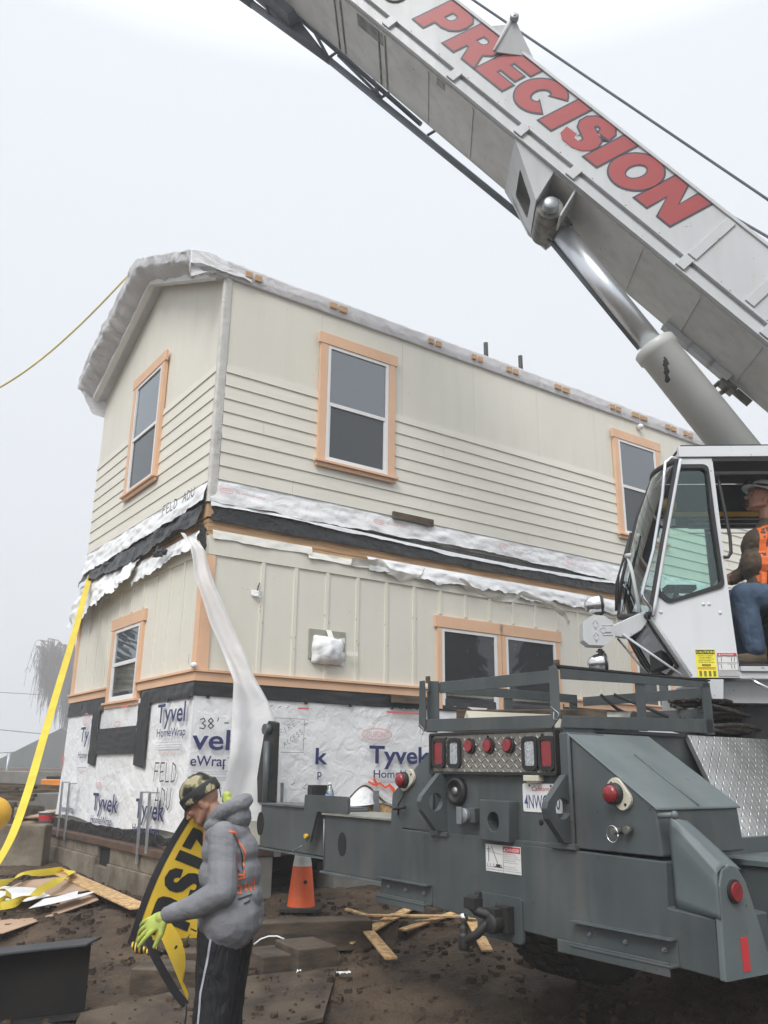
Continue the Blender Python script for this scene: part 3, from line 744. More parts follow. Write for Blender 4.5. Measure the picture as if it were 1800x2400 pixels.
for z in (1.72, 1.70, 1.665, 1.645): stroke(mb, HR, [(.0, z), (.36, z)], .007, .059)
for z in (1.64, 1.625): stroke(mb, HR, [(2.11, z), (2.75, z)], .006, .05)
for k in range(9): stroke(mb, HR, [(1.05 + k * .21, 2.26), (1.055 + k * .21, 2.245)], .006, .05)
stroke(mb, G_, [(-.68, 1.925), (-.14, 1.925)], .012, .059); stroke(mb, G_, [(-3.36, 1.745), (-3.0, 1.745)], .01, .059)
obj('wrap_printing', mb, 'inkgrey', lo)
mb = MB(); hand(mb, 'FELD', G_, -.76, 1.62, .18, .15, .014, d=.052); hand(mb, 'ADU', G_, -.68, 1.36, .20, .15, .014, d=.056)
hand(mb, "38'-3/4", HR, .05, 2.12, .10, .085, .011, rot=.06, d=.062)
hand(mb, 'FIRE', HR, .94, 2.08, .055, .06, .004, rot=.55, d=.056); hand(mb, 'ACCESS', HR, 1.0, 1.97, .05, .045, .004, rot=.6, d=.056)
stroke(mb, HR, [(.87, 2.26), (1.22, 2.26), (1.22, 1.92), (.9, 1.92), (.87, 2.26)], .004, .056)
for (x, z) in ((.62, 2.36), (.70, 2.35), (.80, 2.365), (.90, 2.36), (1.0, 2.365), (1.1, 1.60), (1.25, 1.59), (.36, 2.0), (.37, 1.85), (.36, 1.72), (1.22, 2.2), (1.21, 2.05)): stroke(mb, HR, [(x, z), (x + .035, z + .02)], .006, .055)
obj('marker_writing', mb, 'marker', lo)
mb = MB()
stroke(mb, HR, [(2.05, 1.63), (2.12, 1.60), (2.2, 1.615), (2.27, 1.57), (2.33, 1.60), (2.40, 1.50)], .022, .058); stroke(mb, HR, [(2.12, 1.66), (2.16, 1.60)], .03, .057); stroke(mb, HR, [(2.32, 1.6), (2.38, 1.56), (2.42, 1.48)], .03, .057)
stroke(mb, G_, [(-WID + .06, 1.9), (-WID + .05, 1.75)], .03, .05)
obj('spray_mark', mb, 'spray', lo)
# lifted flap of wrap and OSB behind
mb = MB(); mb.box(HR, (.9, 1.0, -.01), (LEN, 1.6, .008)); obj('sheathing', mb, 'osb', lo)
mb = MB()
mb.grid(lambda a, t: HR(1.62 + .80 * a, 1.37 + (.21 * math.exp(-((a - .5) / .25) ** 2)) * (1 - t) + .05 * a * t, .02 + .12 * t * math.sin(math.pi * min(1, a * 1.2)) ** 2 * (1 - .4 * a) + .01 * nz((a * 3, t * 3, 0), 4)), 26, 10)
obj('wrap_flap', mb, 'wrap', lo)
for i, (u0, zt) in enumerate(((.93, 1.62), (2.11, 1.54))):
    mb = MB(); mb.box(HR, (u0, .92, .055), (u0 + .075, zt, .062)); obj('hold_down_strap', mb, 'galv', lo, bevel=.001)
for u0 in (.93, 1.56, 2.6):
    mb = MB(); mb.lathe(HR(u0 - .06, 1.40 if u0 < 1.2 else 1.50, .03), nRo, [(0, 0), (.02, 0), (.02, .05), (.028, .05), (.028, .07), (0, .07)], 8); obj('anchor_bolt', mb, 'oldwood', lo)
mb = MB(); mb.box(HR, (2.34, 2.49, .05), (2.85, 2.58, .10)); obj('support_block', mb, 'oldwood', lo, bevel=.004)
# torn wrap lying over the frieze
def fr_top(u_): return 4.17 - .012 * u_ + .02 * nz((u_, 0, 0), 2.5)
mb = skirt(HR, .05, 1.25, lambda x: 4.055, lambda x: 4.155, .02, .035, 31, .018, 60, 6, ragged=.02); obj('torn_wrap', mb, 'wrap_in', lo)
mb = skirt(HR, 1.2, 2.1, lambda x: 4.02, lambda x: 4.09, .02, .04, 32, .02, 50, 6, ragged=.02); obj('torn_wrap', mb, 'wrap_in', lo)
mb = skirt(HR, 2.0, LEN, lambda x: 3.99 - .03 * min(1, max(0, x - 4)), lambda x: 4.16, .02, .06, 33, .055, 220, 12, ragged=.07); obj('torn_wrap', mb, 'wrap', lo)
mb = MB()   # loose ribbon of wrap drooping over the frieze
def rib(pts, w, tw=1.2, seed=0):
    m_ = MB()
    def fn(a, t):
        x = t * (len(pts) - 1); i = min(len(pts) - 2, int(x)); f_ = x - i
        f2 = f_ * f_ * (3 - 2 * f_)
        u_ = pts[i][0] * (1 - f_) + pts[i + 1][0] * f_; z = pts[i][1] * (1 - f2) + pts[i + 1][1] * f2
        ww = w * (.7 + .5 * nz((t * 5, seed, 0), 1.4)); ang = .5 + tw * nz((t * 4, seed, 3), 1)
        return HR(u_, z + (a - .5) * ww * math.cos(ang), .08 + (a - .5) * ww * math.sin(ang) + .02 * nz((t * 9, a, seed), 1))
    m_.grid(fn, 6, 60); return m_
obj('wrap_ribbon', rib([(3.35, 4.04), (3.55, 3.96), (3.9, 3.89), (4.2, 3.90), (4.45, 4.0), (4.7, 3.98), (4.95, 3.93), (5.2, 3.82), (5.3, 3.70)], .10), 'wrap_in', lo)
obj('wrap_ribbon', rib([(1.75, 4.05), (2.0, 4.07), (2.15, 4.10), (2.3, 4.0), (2.5, 3.97), (2.75, 4.0), (2.8, 4.08)], .12, 1.6, 5), 'wrap_in', lo)
# gable side torn wrap, black patches
mb = skirt(HG, .0, 1.9, lambda v: 3.99 - .07 * v, lambda v: 4.17 - .01 * v, .03, .09, 35, .06, 60, 12, ragged=.06); obj('torn_wrap', mb, 'wrap', lo)
mb = skirt(HG, 1.8, WID + .05, lambda v: 3.93 - .13 * (v - 1.8) , lambda v: 4.22, .04, .16, 36, .09, 80, 18, ragged=.10); obj('torn_wrap', mb, 'wrap', lo)
mb = MB(); mb.grid(lambda a, t: HG(1.15 - .35 * a - .1 * t, 4.05 - .06 * a + (.12 - .06 * a) * t, .14 + .04 * nz((a * 3, t * 2, 0), 2)), 12, 8); obj('membrane_scrap', mb, 'membrane', lo)
mb = MB(); mb.grid(lambda a, t: H(-.12 + .10 * a, -.06 + .05 * a - .05 * t, 4.20 - .26 * t - .04 * a) + V((.02 * nz((a * 3, t * 3, 0), 2), 0, 0)), 8, 12); obj('membrane_scrap', mb, 'membrane', lo)
mb = MB(); mb.ell(H(-.06, -.06, 2.73), (.035, .03, .03), nu=8, nv=6); mb.grid(lambda a, t: H(-.09 - .03 * a, -.0 - .05 * a, 2.73 + .10 * t + .02 * a), 4, 4); obj('wrap_scrap', mb, 'wrap', lo)
mb = MB()  # strip of white film hanging down from the corner
KP = [((-.33, 4.04), (-.12, 3.98)), ((-.26, 3.9), (-.08, 3.88)), ((-.20, 3.56), (.04, 3.50)), ((-.04, 3.1), (.30, 2.98)), ((.10, 2.80), (.46, 2.64)), ((.17, 2.55), (.60, 2.34)), ((.17, 2.10), (.70, 2.02)), ((.14, 1.75), (.74, 1.70)), ((.12, 1.30), (.76, 1.28))]
def film(a, t):
    x = t * (len(KP) - 1); i = min(len(KP) - 2, int(x)); f_ = x - i
    (l0, z0), (r0, z1) = KP[i]; (l1, z2), (r1, z3) = KP[i + 1]
    ul, ur = l0 * (1 - f_) + l1 * f_, r0 * (1 - f_) + r1 * f_; zl, zr = z0 * (1 - f_) + z2 * f_, z1 * (1 - f_) + z3 * f_
    dep = .10 + .42 * min(1, t * 1.4)
    fold = .045 * math.sin(a * 9 + 2.2 * t + 2 * nz((t * 2, 0, 0), 1)) * (.35 + t) + .03 * nz((a * 3, t * 9, 0), 1)
    p = HR(ul + (ur - ul) * a, zl + (zr - zl) * a, dep + fold)
    return p
mb.grid(film, 30, 120)
obj('hanging_film', mb, 'plastic', lo)

# ================================================================== FOUNDATION
fo = thing('foundation_wall', H(0, 0, .4), 'muddy old concrete foundation wall under the house with brown wooden sill on top', 'foundation')
mb = MB(); mb.box(H, (-.16, -.0, .35), (.25, 1.62, .765)); mb.box(H, (-.16, 2.03, .35), (.25, 5.45, .80)); mb.box(H, (-.155, 1.62, .35), (.25, 2.03, .72))
obj('footing', mb, 'concrete', fo, bevel=.01)
mb = MB(); mb.box(H, (-.135, -.0, .766), (.2, 1.62, .925)); mb.box(H, (-.135, 2.03, .80), (.2, 5.45, .955)); obj('upper_course', mb, 'concrete', fo, bevel=.008)
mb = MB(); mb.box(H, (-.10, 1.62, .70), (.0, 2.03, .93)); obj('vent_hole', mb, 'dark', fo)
mb = MB(); mb.box(H, (-.17, -.1, .928), (.3, 5.5, .995)); obj('sill_plate', mb, 'sill', fo, bevel=.004)
mb = MB(); mb.box(HR, (.3, .35, -.35), (.95, .92, .0)); mb.box(HR, (1.67, .35, -.35), (2.6, .80, .0)); mb.box(HR, (3.3, .35, -.35), (LEN, .85, .0)); obj('long_side_wall', mb, 'concrete_grey', fo, bevel=.006)
mb = MB(); mb.box(HR, (-.1, .925, -.3), (LEN, 1.03, .01)); obj('sill_plate', mb, 'sill', fo, bevel=.003)
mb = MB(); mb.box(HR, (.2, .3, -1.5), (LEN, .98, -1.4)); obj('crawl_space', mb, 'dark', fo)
for v, zt, zb in ((3.53, 1.57, .91), (3.23, 1.56, .90), (.75, 1.52, .84), (.52, 1.52, .95)):
    mb = MB(); mb.box(lambda a, b, c: HG(a + (c - 1.2) * .06, c, b), (v - .028, .16, zb), (v + .028, .172, zt)); mb.box(lambda a, b, c: HG(a, c, b), (v - .028 + .02, .08, zt - .012), (v + .05, .16, zt))
    obj('hold_down_strap', mb, 'galv', fo, bevel=.001)
# ================================================================== MOBILE CRANE
cr = thing('mobile_crane', TK(0, 1.2, .42), 'grey green truck crane with open white cab and long pale boom reaching over the house', 'crane')
# ---- rear of the carrier
P_ = [(-1.28, .93), (-.97, .925), (-.15, .90), (.27, .888), (.86, .886), (1.08, .876), (1.085, 1.12), (.832, 1.138), (.842, 1.342), (-1.28, 1.372)]
mb = MB(); mb.prism([TK(s, 0, z) for s, z in P_], [TK(s, .42, z) for s, z in P_]); body = obj('rear_frame', mb, 'truck', cr, bevel=.006)
P_ = [(-1.28, 1.378), (-1.40, 1.60), (-1.0, 1.863), (-.955, 1.99), (-.955, 1.378)]
mb = MB(); mb.prism([TK(s, .012, z) for s, z in P_], [TK(s, .05, z) for s, z in P_]); obj('side_gusset', mb, 'truck', cr, bevel=.003)
mb = MB(); mb.prism([TK(s, .012, z) for s, z in ((-1.28, .94), (-1.46, 1.0), (-1.40, 1.60), (-1.283, 1.378))], [TK(s, .05, z) for s, z in ((-1.28, .94), (-1.46, 1.0), (-1.40, 1.60), (-1.283, 1.378))]); obj('side_gusset', mb, 'truck', cr, bevel=.003)
mb = MB(); mb.box(TK, (-.955, .03, 1.36), (.20, .30, 1.99)); mb.box(TK, (-.955, .0, 1.352), (.26, .03, 1.374)); obj('rear_panel', mb, 'truck', cr, bevel=.004)
mb = MB(); mb.box(TK, (.185, .005, 1.36), (.262, .30, 1.965)); mb.tube([TK(.262, .0, 1.38), TK(.262, .0, 1.95)], .012, 6); obj('corner_post', mb, 'truck', cr, bevel=.01)
# wedge shaped fender box
fz = [(.262, 1.95), (.802, 1.582), (.82, 1.36), (.262, 1.36)]
mb = MB(); mb.prism([TK(s, .01, z) for s, z in fz], [TK(s, .715, z) for s, z in fz]); wd = obj('fender_box', mb, 'truck', cr, bevel=.012, angle=20)
mb = MB(); mb.prism([TK(.245, .0, 1.968), TK(.81, .0, 1.588), TK(.81, .73, 1.588), TK(.245, .73, 1.968)], [TK(.25, .0, 1.955), TK(.812, .0, 1.575), TK(.812, .73, 1.575), TK(.25, .73, 1.955)]); obj('fender_top', mb, 'truckl', wd, bevel=.004)
mb = MB(); mb.tube([TK(.42, .36, 1.853), TK(.806, .36, 1.594)], .006, 6); obj('weld_seam', mb, 'truckl', wd)
# rear seam shadow gap and side of deck
mb = MB(); mb.box(TK, (-.95, .30, 1.40), (.17, 5.2, 1.985)); mb.box(TK, (-.95, .05, 1.975), (.19, 1.30, 1.998)); obj('deck', mb, 'truck', cr, bevel=.006)
mb = MB(); mb.box(TK, (-.95, .42, .98), (.60, 6.0, 1.40)); obj('chassis', mb, 'truck', cr)
# diamond plate cover, sloping outwards
dp_ = [TK(.20, 1.19, 1.99), TK(.20, 3.2, 1.99), TK(.60, 3.2, 1.30), TK(.60, 1.06, 1.30)]
mb = MB(); mb.add(dp_, [(0, 1, 2, 3)], uvs=[(0, .8), (2.1, .8), (2.1, 0), (0, 0)])
mb.add([TK(.17, 1.2, 1.97), TK(.17, 3.2, 1.97), TK(.57, 3.2, 1.27), TK(.57, 1.08, 1.27)] + dp_, [(0, 4, 7, 3), (0, 1, 5, 4), (3, 7, 6, 2)], uvs=[(0, 0)] * 8)
obj('tread_plate_cover', mb, 'diamond', cr, recalc=False)
mb = MB(); mb.box(TK, (.3, .74, 1.285), (1.25, 3.4, 1.315)); obj('running_board', mb, 'truckworn', cr, bevel=.003)
mb = MB(); mb.box(TK, (.35, .76, .95), (1.16, 1.9, 1.284)); obj('outrigger_box', mb, 'truck', cr, bevel=.004)
mb = MB(); mb.grid(lambda a, t: TK(1.163, 1.0 + .5 * a, 1.14 + .07 * t + .03 * nz((a * 4, t, 0), 2)), 8, 3); mb.grid(lambda a, t: TK(1.252, .8 + 1.2 * a, 1.290 + .012 * t * (1 + nz((a * 9, 0, 0), 2))), 20, 2); obj('worn_yellow_paint', mb, 'yellow', cr)
# tapered outrigger housing at the right rear corner
A_ = [TK(.86, .06, 1.53), TK(.835, .03, 1.34), TK(.84, .0, 1.14), TK(1.10, -.02, 1.125), TK(1.135, -.02, 1.30), TK(1.10, .02, 1.345)]
B_ = [TK(.88, .22, 1.53), TK(.88, .22, 1.34), TK(.88, .22, 1.14), TK(1.10, .22, 1.125), TK(1.135, .22, 1.30), TK(1.10, .22, 1.345)]
mb = MB()
hp = []
def hous(a, t):  # curved hood from pin down to the tip
    s_ = .85 + .27 * t; zt = 1.545 - .20 * t ** 1.05; x = a * 4
    w_ = .035 + .09 * t
    prof_ = [(-.0, 1.13), (.0, zt - .08), (.01, zt - .025), (w_ * .5, zt), (w_ * .5 + .14, zt - .02)]
    i = min(3, int(x)); f_ = x - i
    f0, z0_ = prof_[i]; f1, z1_ = prof_[i + 1]
    return TK(s_, -.015 + .05 * (1 - t) + f0 * (1 - f_) + f1 * f_, (z0_ * (1 - f_) + z1_ * f_) if i else (1.135 - .01 * t) * (1 - f_) + z1_ * f_)
mb.grid(hous, 24, 14); 
ho = obj('jack_housing', mb, 'truckl', cr); sm_ = ho.modifiers.new('solid', 'SOLIDIFY'); sm_.thickness = .006
mb = MB()
EP = [(-.022, .874), (-.01, 1.13), (.0, 1.26), (.035, 1.335), (.09, 1.35), (.16, 1.335), (.215, 1.27), (.30, 1.06), (.345, .93), (.33, .868)]
mb.prism([TK(1.122, f_, z) for f_, z in EP], [TK(1.09, f_, z) for f_, z in EP]); ep = obj('end_plate', mb, 'truckl', cr, bevel=.008)
mb = MB(); mb.disc(lambda a, b, d: TK(1.123 + d, a, b), .105, 1.235, .052, .052, 0, .012, 20); obj('lamp_bezel', mb, 'rubber', ep)
mb = MB(); mb.disc(lambda a, b, d: TK(1.123 + d, a, b), .105, 1.235, .042, .042, .01, .022, 20); obj('marker_lamp', mb, 'redlens', ep, bevel=.004)
mb = MB(); mb.box(TK, (1.1225, .12, .90), (1.1245, .175, 1.04)); obj('red_tape', mb, 'signred', ep)
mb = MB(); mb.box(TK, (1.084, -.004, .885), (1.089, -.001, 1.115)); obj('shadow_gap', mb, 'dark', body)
mb = MB(); mb.tube([TK(.845, -.03, 1.552), TK(.93, -.03, 1.560)], .014, 10); mb.lathe(TK(.93, -.03, 1.56), tS, [(0, 0), (.02, 0), (.02, .012), (.012, .02), (0, .022)], 10); obj('hinge_pin', mb, 'truckl', cr)
# light bar with tread plate face
mb = MB(); mb.holed(TR, rrect(-.965, 1.732, .172, 1.992, .02), [rrect(-.945, 1.75, .158, 1.975, .012)], -.12, .012); lb = obj('light_bar', mb, 'blacksteel', cr, bevel=.002)
mb = MB()
q = [TR(-.945, 1.975, -.004), TR(.158, 1.975, -.004), TR(.158, 1.75, -.004), TR(-.945, 1.75, -.004)]
mb.add(q, [(3, 2, 1, 0)], uvs=[(0, .24), (1.1, .24), (1.1, 0), (0, 0)]); obj('tread_plate', mb, 'diamond2', lb, recalc=False)
def lamp(s0, z0, s1, z1, m):
    mb = MB(); mb.holed(TR, rrect(s0 - .022, z0 - .026, s1 + .022, z1 + .026, .035), [rrect(s0, z0, s1, z1, .016)], -.003, .016); g = obj('lamp_grommet', mb, 'rubber', lb, bevel=.003)
    mb = MB(); mb.prism([TR(a, b, .010) for a, b in rrect(s0 + .001, z0 + .001, s1 - .001, z1 - .001, .015)], [TR(a, b, -.003) for a, b in rrect(s0 + .001, z0 + .001, s1 - .001, z1 - .001, .015)]); obj('tail_lamp' if m == 'redlens' else 'reversing_lamp', mb, m, lb)
lamp(-.91, 1.795, -.825, 1.935, 'redlens'); lamp(-.752, 1.795, -.672, 1.93, 'clearlens'); lamp(-.075, 1.785, .005, 1.925, 'clearlens'); lamp(.058, 1.783, .138, 1.925, 'redlens')
for s_ in (-.56, -.388, -.213):
    mb = MB(); mb.disc(TR, s_, 1.904, .048, .048, -.003, .012); obj('lamp_grommet', mb, 'rubber', lb, bevel=.004)
    mb = MB(); mb.disc(TR, s_ - .003, 1.904, .036, .036, .01, .024); obj('marker_lamp', mb, 'redlens', lb, bevel=.006)
for s_ in (-.80, -.40, .06):
    mb = MB(); mb.lathe(TR(s_, 1.957, -.004), -tF, [(0, 0), (.008, 0), (.008, .005), (0, .007)], 8); obj('bolt', mb, 'dark', lb)
# lifting lugs
for s_, dx in ((-.85, 0.), (.215, -.02)):
    out = [(.14, 1.738), (-.03 - dx, 1.738), (-.175 - dx, 1.60), (-.19 - dx, 1.565), (-.175 - dx, 1.51), (-.06 - dx, 1.385), (.14, 1.385)]
    mb = MB(); mb.holed(lambda a, b, d: TK(s_ + d, a, b), roundpoly(out, .02), [circ(-.065 - dx, 1.562, .056)], -.022, .022); obj('lifting_lug', mb, 'truck', cr, bevel=.004)
mb = MB(); mb.box(TK, (-.95, -.02, 1.352), (-.78, .14, 1.382)); obj('lug_foot', mb, 'truck', cr, bevel=.004)
mb = MB(); mb.box(TK, (.10, -.02, 1.352), (.285, .14, 1.382)); obj('lug_foot', mb, 'truck', cr, bevel=.004)
# tank cap, socket, centre block, plate
mb = MB(); mb.lathe(TK(-.715, .03, 1.63), -tF, [(0, 0), (.085, 0), (.085, .03), (.06, .045), (.06, .02), (.02, .03), (0, .03)], 24); cp = obj('filler_cap', mb, 'blacksteel', cr)
mb = MB(); mb.lathe(TK(-.715, .005, 1.63), -tF, [(0, 0), (.026, 0), (.024, .012), (0, .015)], 14); obj('cap_centre', mb, 'galv', cp)
mb = MB(); mb.box(TK, (-.60, -.03, 1.45), (-.50, .16, 1.535)); sk = obj('trailer_socket', mb, 'truck', cr, bevel=.004)
mb = MB(); mb.lathe(TK(-.58, -.03, 1.49), -tF, [(0, 0), (.045, 0), (.045, .03), (0, .035)], 16); mb.box(TK, (-.62, -.075, 1.44), (-.575, -.065, 1.54)); mb.lathe(TK(-.66, .02, 1.48), -tF, [(0, 0), (.03, 0), (.03, .03), (0, .035)], 14); obj('socket_lid', mb, 'galv', sk, bevel=.003)
mb = MB(); mb.holed(TR, [(-.44, 1.36), (-.19, 1.36), (-.175, 1.585), (-.43, 1.59)], [circ(-.315, 1.468, .05, .055)], -.03, .05); obj('tow_block', mb, 'truck', cr, bevel=.005)
mb = MB(); mb.lathe(TK(-.0, .028, 1.48), -tF, [(0, 0), (.015, 0), (.015, .004), (0, .004)], 12); obj('drain_hole', mb, 'dark', cr)
mb = MB(); mb.prism([TR(a, b, -.024) for a, b in rrect(-.135, 1.532, .17, 1.688, .012)], [TR(a, b, -.029) for a, b in rrect(-.135, 1.532, .17, 1.688, .012)]); lp = obj('licence_plate', mb, 'signwhite', cr)
mb = MB(); text(mb, '4NWC770', TR, -.122, 1.552, .078, .275, off=.005, d=-.0225); obj('plate_number', mb, 'plateblue', lp)
mb = MB(); text(mb, 'California', TR, -.06, 1.648, .026, .165, shear=.35, off=.002, d=-.0225); obj('plate_state', mb, 'letter_red', lp)
for s_, z_ in ((-.078, 1.677), (.09, 1.677)):
    mb = MB(); mb.lathe(TR(s_, z_, -.024), -tF, [(0, 0), (.008, 0), (.006, .004), (0, .005)], 8); obj('plate_bolt', mb, 'steel', lp)
mb = MB(); mb.box(TK, (-.085, -.02, 1.70), (.035, .03, 1.733)); mb.box(TK, (-.07, -.01, 1.69), (.02, .03, 1.70)); obj('plate_lamp', mb, 'cream', cr, bevel=.004)
# decals on the lower panel
mb = MB(); mb.box(TR, (-.437, 1.188, .001), (-.142, 1.337, .003)); dc = obj('warning_label', mb, 'signwhite', cr)
mb = MB(); mb.box(TR, (-.285, 1.30, .003), (-.146, 1.333, .0036)); obj('danger_band', mb, 'signred', dc)
mb = MB(); text(mb, 'DANGER', TR, -.262, 1.307, .018, .11, off=.012, d=.0045)
mb.add([TR(-.280, 1.306, .0045), TR(-.266, 1.306, .0045), TR(-.273, 1.325, .0045)], [(0, 1, 2)]); obj('danger_word', mb, 'signwhite', dc)
mb = MB()
stroke(mb, TR, [(-.287, 1.19), (-.287, 1.335)], .0025, .004); stroke(mb, TR, [(-.434, 1.213), (-.29, 1.213)], .002, .004)
stroke(mb, TR, [(-.41, 1.32), (-.41, 1.24)], .005, .004); stroke(mb, TR, [(-.428, 1.31), (-.392, 1.31)], .003, .004); stroke(mb, TR, [(-.428, 1.30), (-.30, 1.285)], .0015, .004)
stroke(mb, TR, [(-.385, 1.325), (-.335, 1.235)], .004, .004); stroke(mb, TR, [(-.345, 1.225), (-.315, 1.225)], .012, .004); stroke(mb, TR, [(-.36, 1.217), (-.30, 1.217)], .004, .0045)
for x in (-.42, -.40, -.37, -.30): stroke(mb, TR, [(x, 1.218), (x, 1.23)], .004, .004)
text(mb, 'ELECTROCUTION HAZARD', TR, -.430, 1.196, .007, .135, d=.004)
for k in range(9):
    if k != 5: text(mb, ('keep crane and load clear of power lines', 'machine is not insulated', 'death or serious injury will result', 'read the operators manual first')[k % 4], TR, -.28, 1.29 - k * .0115, .0055, .115 + .02 * ((k * 7) % 3 - 1), d=.004)
obj('label_print', mb, 'black', dc)
# side marker lamps on brackets
for s_, z_, ds, tilt in ((-1.235, 1.69, .055, -.6), (.57, 1.648, .055, .9)):
    mb = MB(); c_, sn = math.cos(tilt), math.sin(tilt)
    pts = [(s_ + ds * .4 + a * c_ + b * sn, z_ - a * sn + b * c_) for a, b in rrect(-.085, -.052, .085, .052, .045)]
    mb.prism([TR(a, b, .012) for a, b in pts], [TR(a, b, -.01) for a, b in pts]); br_ = obj('lamp_bracket', mb, 'cream', cr, bevel=.003)
    mb = MB(); mb.lathe(TR(s_, z_, .01), -tF, [(.0, 0), (.056, 0), (.052, .035), (.0, .035)], 20); obj('lamp_bezel', mb, 'rubber', br_)
    mb = MB(); mb.lathe(TR(s_, z_, .04), -tF, [(.0, 0), (.046, 0), (.043, .02), (.030, .03), (0, .031)], 20); obj('marker_lamp', mb, 'redlens', br_)
    mb = MB()
    for k in (-1, 1): mb.lathe(TR(s_ + ds * .4 + k * .066 * c_, z_ - k * .066 * sn, .012), -tF, [(0, 0), (.008, 0), (.008, .002), (0, .002)], 8)
    obj('bracket_slot', mb, 'dark', br_)
mb = MB(); mb.tube([TR(-1.235, 1.64, .0), TR(-1.25, 1.58, .01), TR(-1.29, 1.53, .02), TR(-1.29, 1.46, .02)], .007, 6); mb.tube([TR(-1.33, 1.50, .03), TR(-1.20, 1.515, .03)], .011, 8); obj('lamp_cable', mb, 'black', cr)
mb = MB(); mb.tube([TR(.585, 1.468, 0), TR(.585, 1.468, .07)], .017, 10); mb.tube([TR(.64, 1.475, 0), TR(.64, 1.475, .035)], .02, 10)
obj('hose_coupling', mb, 'steel', cr)
mb = MB(); mb.tube([TR(.585 + .036 * math.cos(a), 1.455 + .04 * math.sin(a), .07) for a in [2 * math.pi * k / 20 for k in range(21)]], .003, 6); obj('pull_ring', mb, 'chrome', cr)
# C channels bolted to the bumper
for s0, s1, zc, nm in ((-1.50, -.945, 1.0, 3), (.25, .875, .955, 3)):
    mb = MB()
    pf = [(0, .055), (.055, .055), (.055, .047), (.008, .047), (.008, -.057), (.06, -.057), (.06, -.066), (0, -.066)]
    mb.prism([TR(s0, zc + z, d) for d, z in pf], [TR(s1, zc + z, d) for d, z in pf]); ch = obj('bumper_channel', mb, 'truck', cr, bevel=.002)
    mb = MB(); mb.box(TR, (s0 - .09 if s0 > 0 else s0, zc - .105, .045), (s1 - .02, zc - .045, .056)); obj('channel_lip', mb, 'truck', ch, bevel=.003)
    for k in range(nm):
        a = s0 + .1 + k * (s1 - s0 - .17) / (nm - 1)
        mb = MB(); mb.lathe(TR(a, zc - .0, .008), -tF, [(0, 0), (.012, 0), (.012, .008), (.006, .008), (.006, .02), (0, .02)], 6, smooth=False); obj('bolt', mb, 'galv', ch)
# pintle hitch with tow ball
mb = MB(); mb.prism([TR(a, b, .012) for a, b in rrect(-.515, .83, -.14, 1.068, .02)], [TR(a, b, -.01) for a, b in rrect(-.515, .83, -.14, 1.068, .02)]); hp_ = obj('hitch_plate', mb, 'truck', cr, bevel=.003)
mb = MB(); mb.box(TR, (-.30, .88, .012), (-.20, 1.02, .07)); mb.box(TR, (-.33, .90, .07), (-.24, 1.01, .13))
mb.lathe(TR(-.28, .93, .06), -tF, [(0, 0), (.055, 0), (.055, .07), (.04, .08), (0, .08)], 16)
mb.tube([TR(-.29, .97, .11), TR(-.35, .99, .16), TR(-.40, 1.02, .17)], [.028, .03, .026], 10); mb.box(TR, (-.42, 1.0, .13), (-.33, 1.06, .20)); mb.tube([TR(-.36, 1.04, .13), TR(-.36, 1.09, .14)], .02, 8); mb.tube([TR(-.43, 1.05, .15), TR(-.34, 1.06, .15)], .018, 8)
mb.tube([TR(-.31, .93, .12), TR(-.35, .87, .16), TR(-.42, .83, .18)], [.026, .026, .024], 10)
mb.lathe(TR(-.445, .775, .18), (0, 0, 1), [(0, 0), (.026, 0), (.032, .015), (.032, .08), (.024, .09), (.024, .12), (.013, .13), (.013, .155), (0, .155)], 14)
obj('tow_hitch', mb, 'blacksteel', hp_, bevel=.003)
mb = MB(); mb.ell(TR(-.445, .945, .18), (.027, .027, .027)); obj('tow_ball', mb, 'chrome', hp_)
# ---- outrigger beam reaching left
mb = MB(); mb.box(TK, (-2.42, .10, 1.0), (-1.25, .55, 1.41)); ob = obj('outrigger_beam', mb, 'truck', cr, bevel=.006)
mb = MB(); mb.box(TK, (-2.43, .075, 1.41), (-1.25, .58, 1.425)); obj('beam_top_flange', mb, mat('worn_flange', (.30, .29, .24), .6, col2=(.16, .17, .16), scale=7), ob, bevel=.002)
mb = MB(); mb.box(TK, (-2.43, .07, .985), (-1.25, .58, 1.0)); obj('beam_bottom_flange', mb, 'truckworn', ob, bevel=.002)
mb = MB(); mb.disc(TR, -2.16, 1.21, .055, .085, -.10, -.096, 20); obj('beam_hole', mb, 'dark', ob)
mb = MB(); mb.box(TK, (-3.62, .17, 1.09), (-2.40, .50, 1.445)); ib = obj('inner_outrigger_beam', mb, 'truck', cr, bevel=.005)
mb = MB(); mb.box(TK, (-3.62, .15, 1.445), (-2.42, .52, 1.46)); mb.box(TK, (-3.62, .15, 1.07), (-2.42, .52, 1.085)); obj('beam_top_flange', mb, 'truckworn', ib)
mb = MB(); mb.disc(TR, -3.62, 1.28, .06, .10, -.17, -.165, 20); obj('beam_hole', mb, 'dark', ib)
mb = MB(); mb.holed(TR, roundpoly([(-2.72, 1.20), (-2.60, 1.19), (-2.50, 1.43), (-2.06, 1.43), (-2.06, 1.555), (-2.70, 1.555)], .02), [], -.10, -.075); obj('beam_stop', mb, 'truck', cr, bevel=.003)
mb = MB(); mb.tube([TR(-2.62, 1.24, -.07), TR(-2.62, 1.24, -.04)], .018, 8); obj('stop_bolt', mb, 'yellow', cr)
mb = MB(); mb.box(TR, (-2.70, 1.55, -.25), (-2.63, 1.63, -.10)); obj('stop_lug', mb, 'blacksteel', cr)
jt = [(-3.92, 1.45), (-3.76, 2.12), (-3.69, 2.19), (-3.58, 2.17), (-3.57, 1.46)]
mb = MB(); mb.holed(TR, roundpoly(jt, .02), [], -.30, -.24); jk = obj('jack_post', mb, 'blacksteel', cr, bevel=.004)
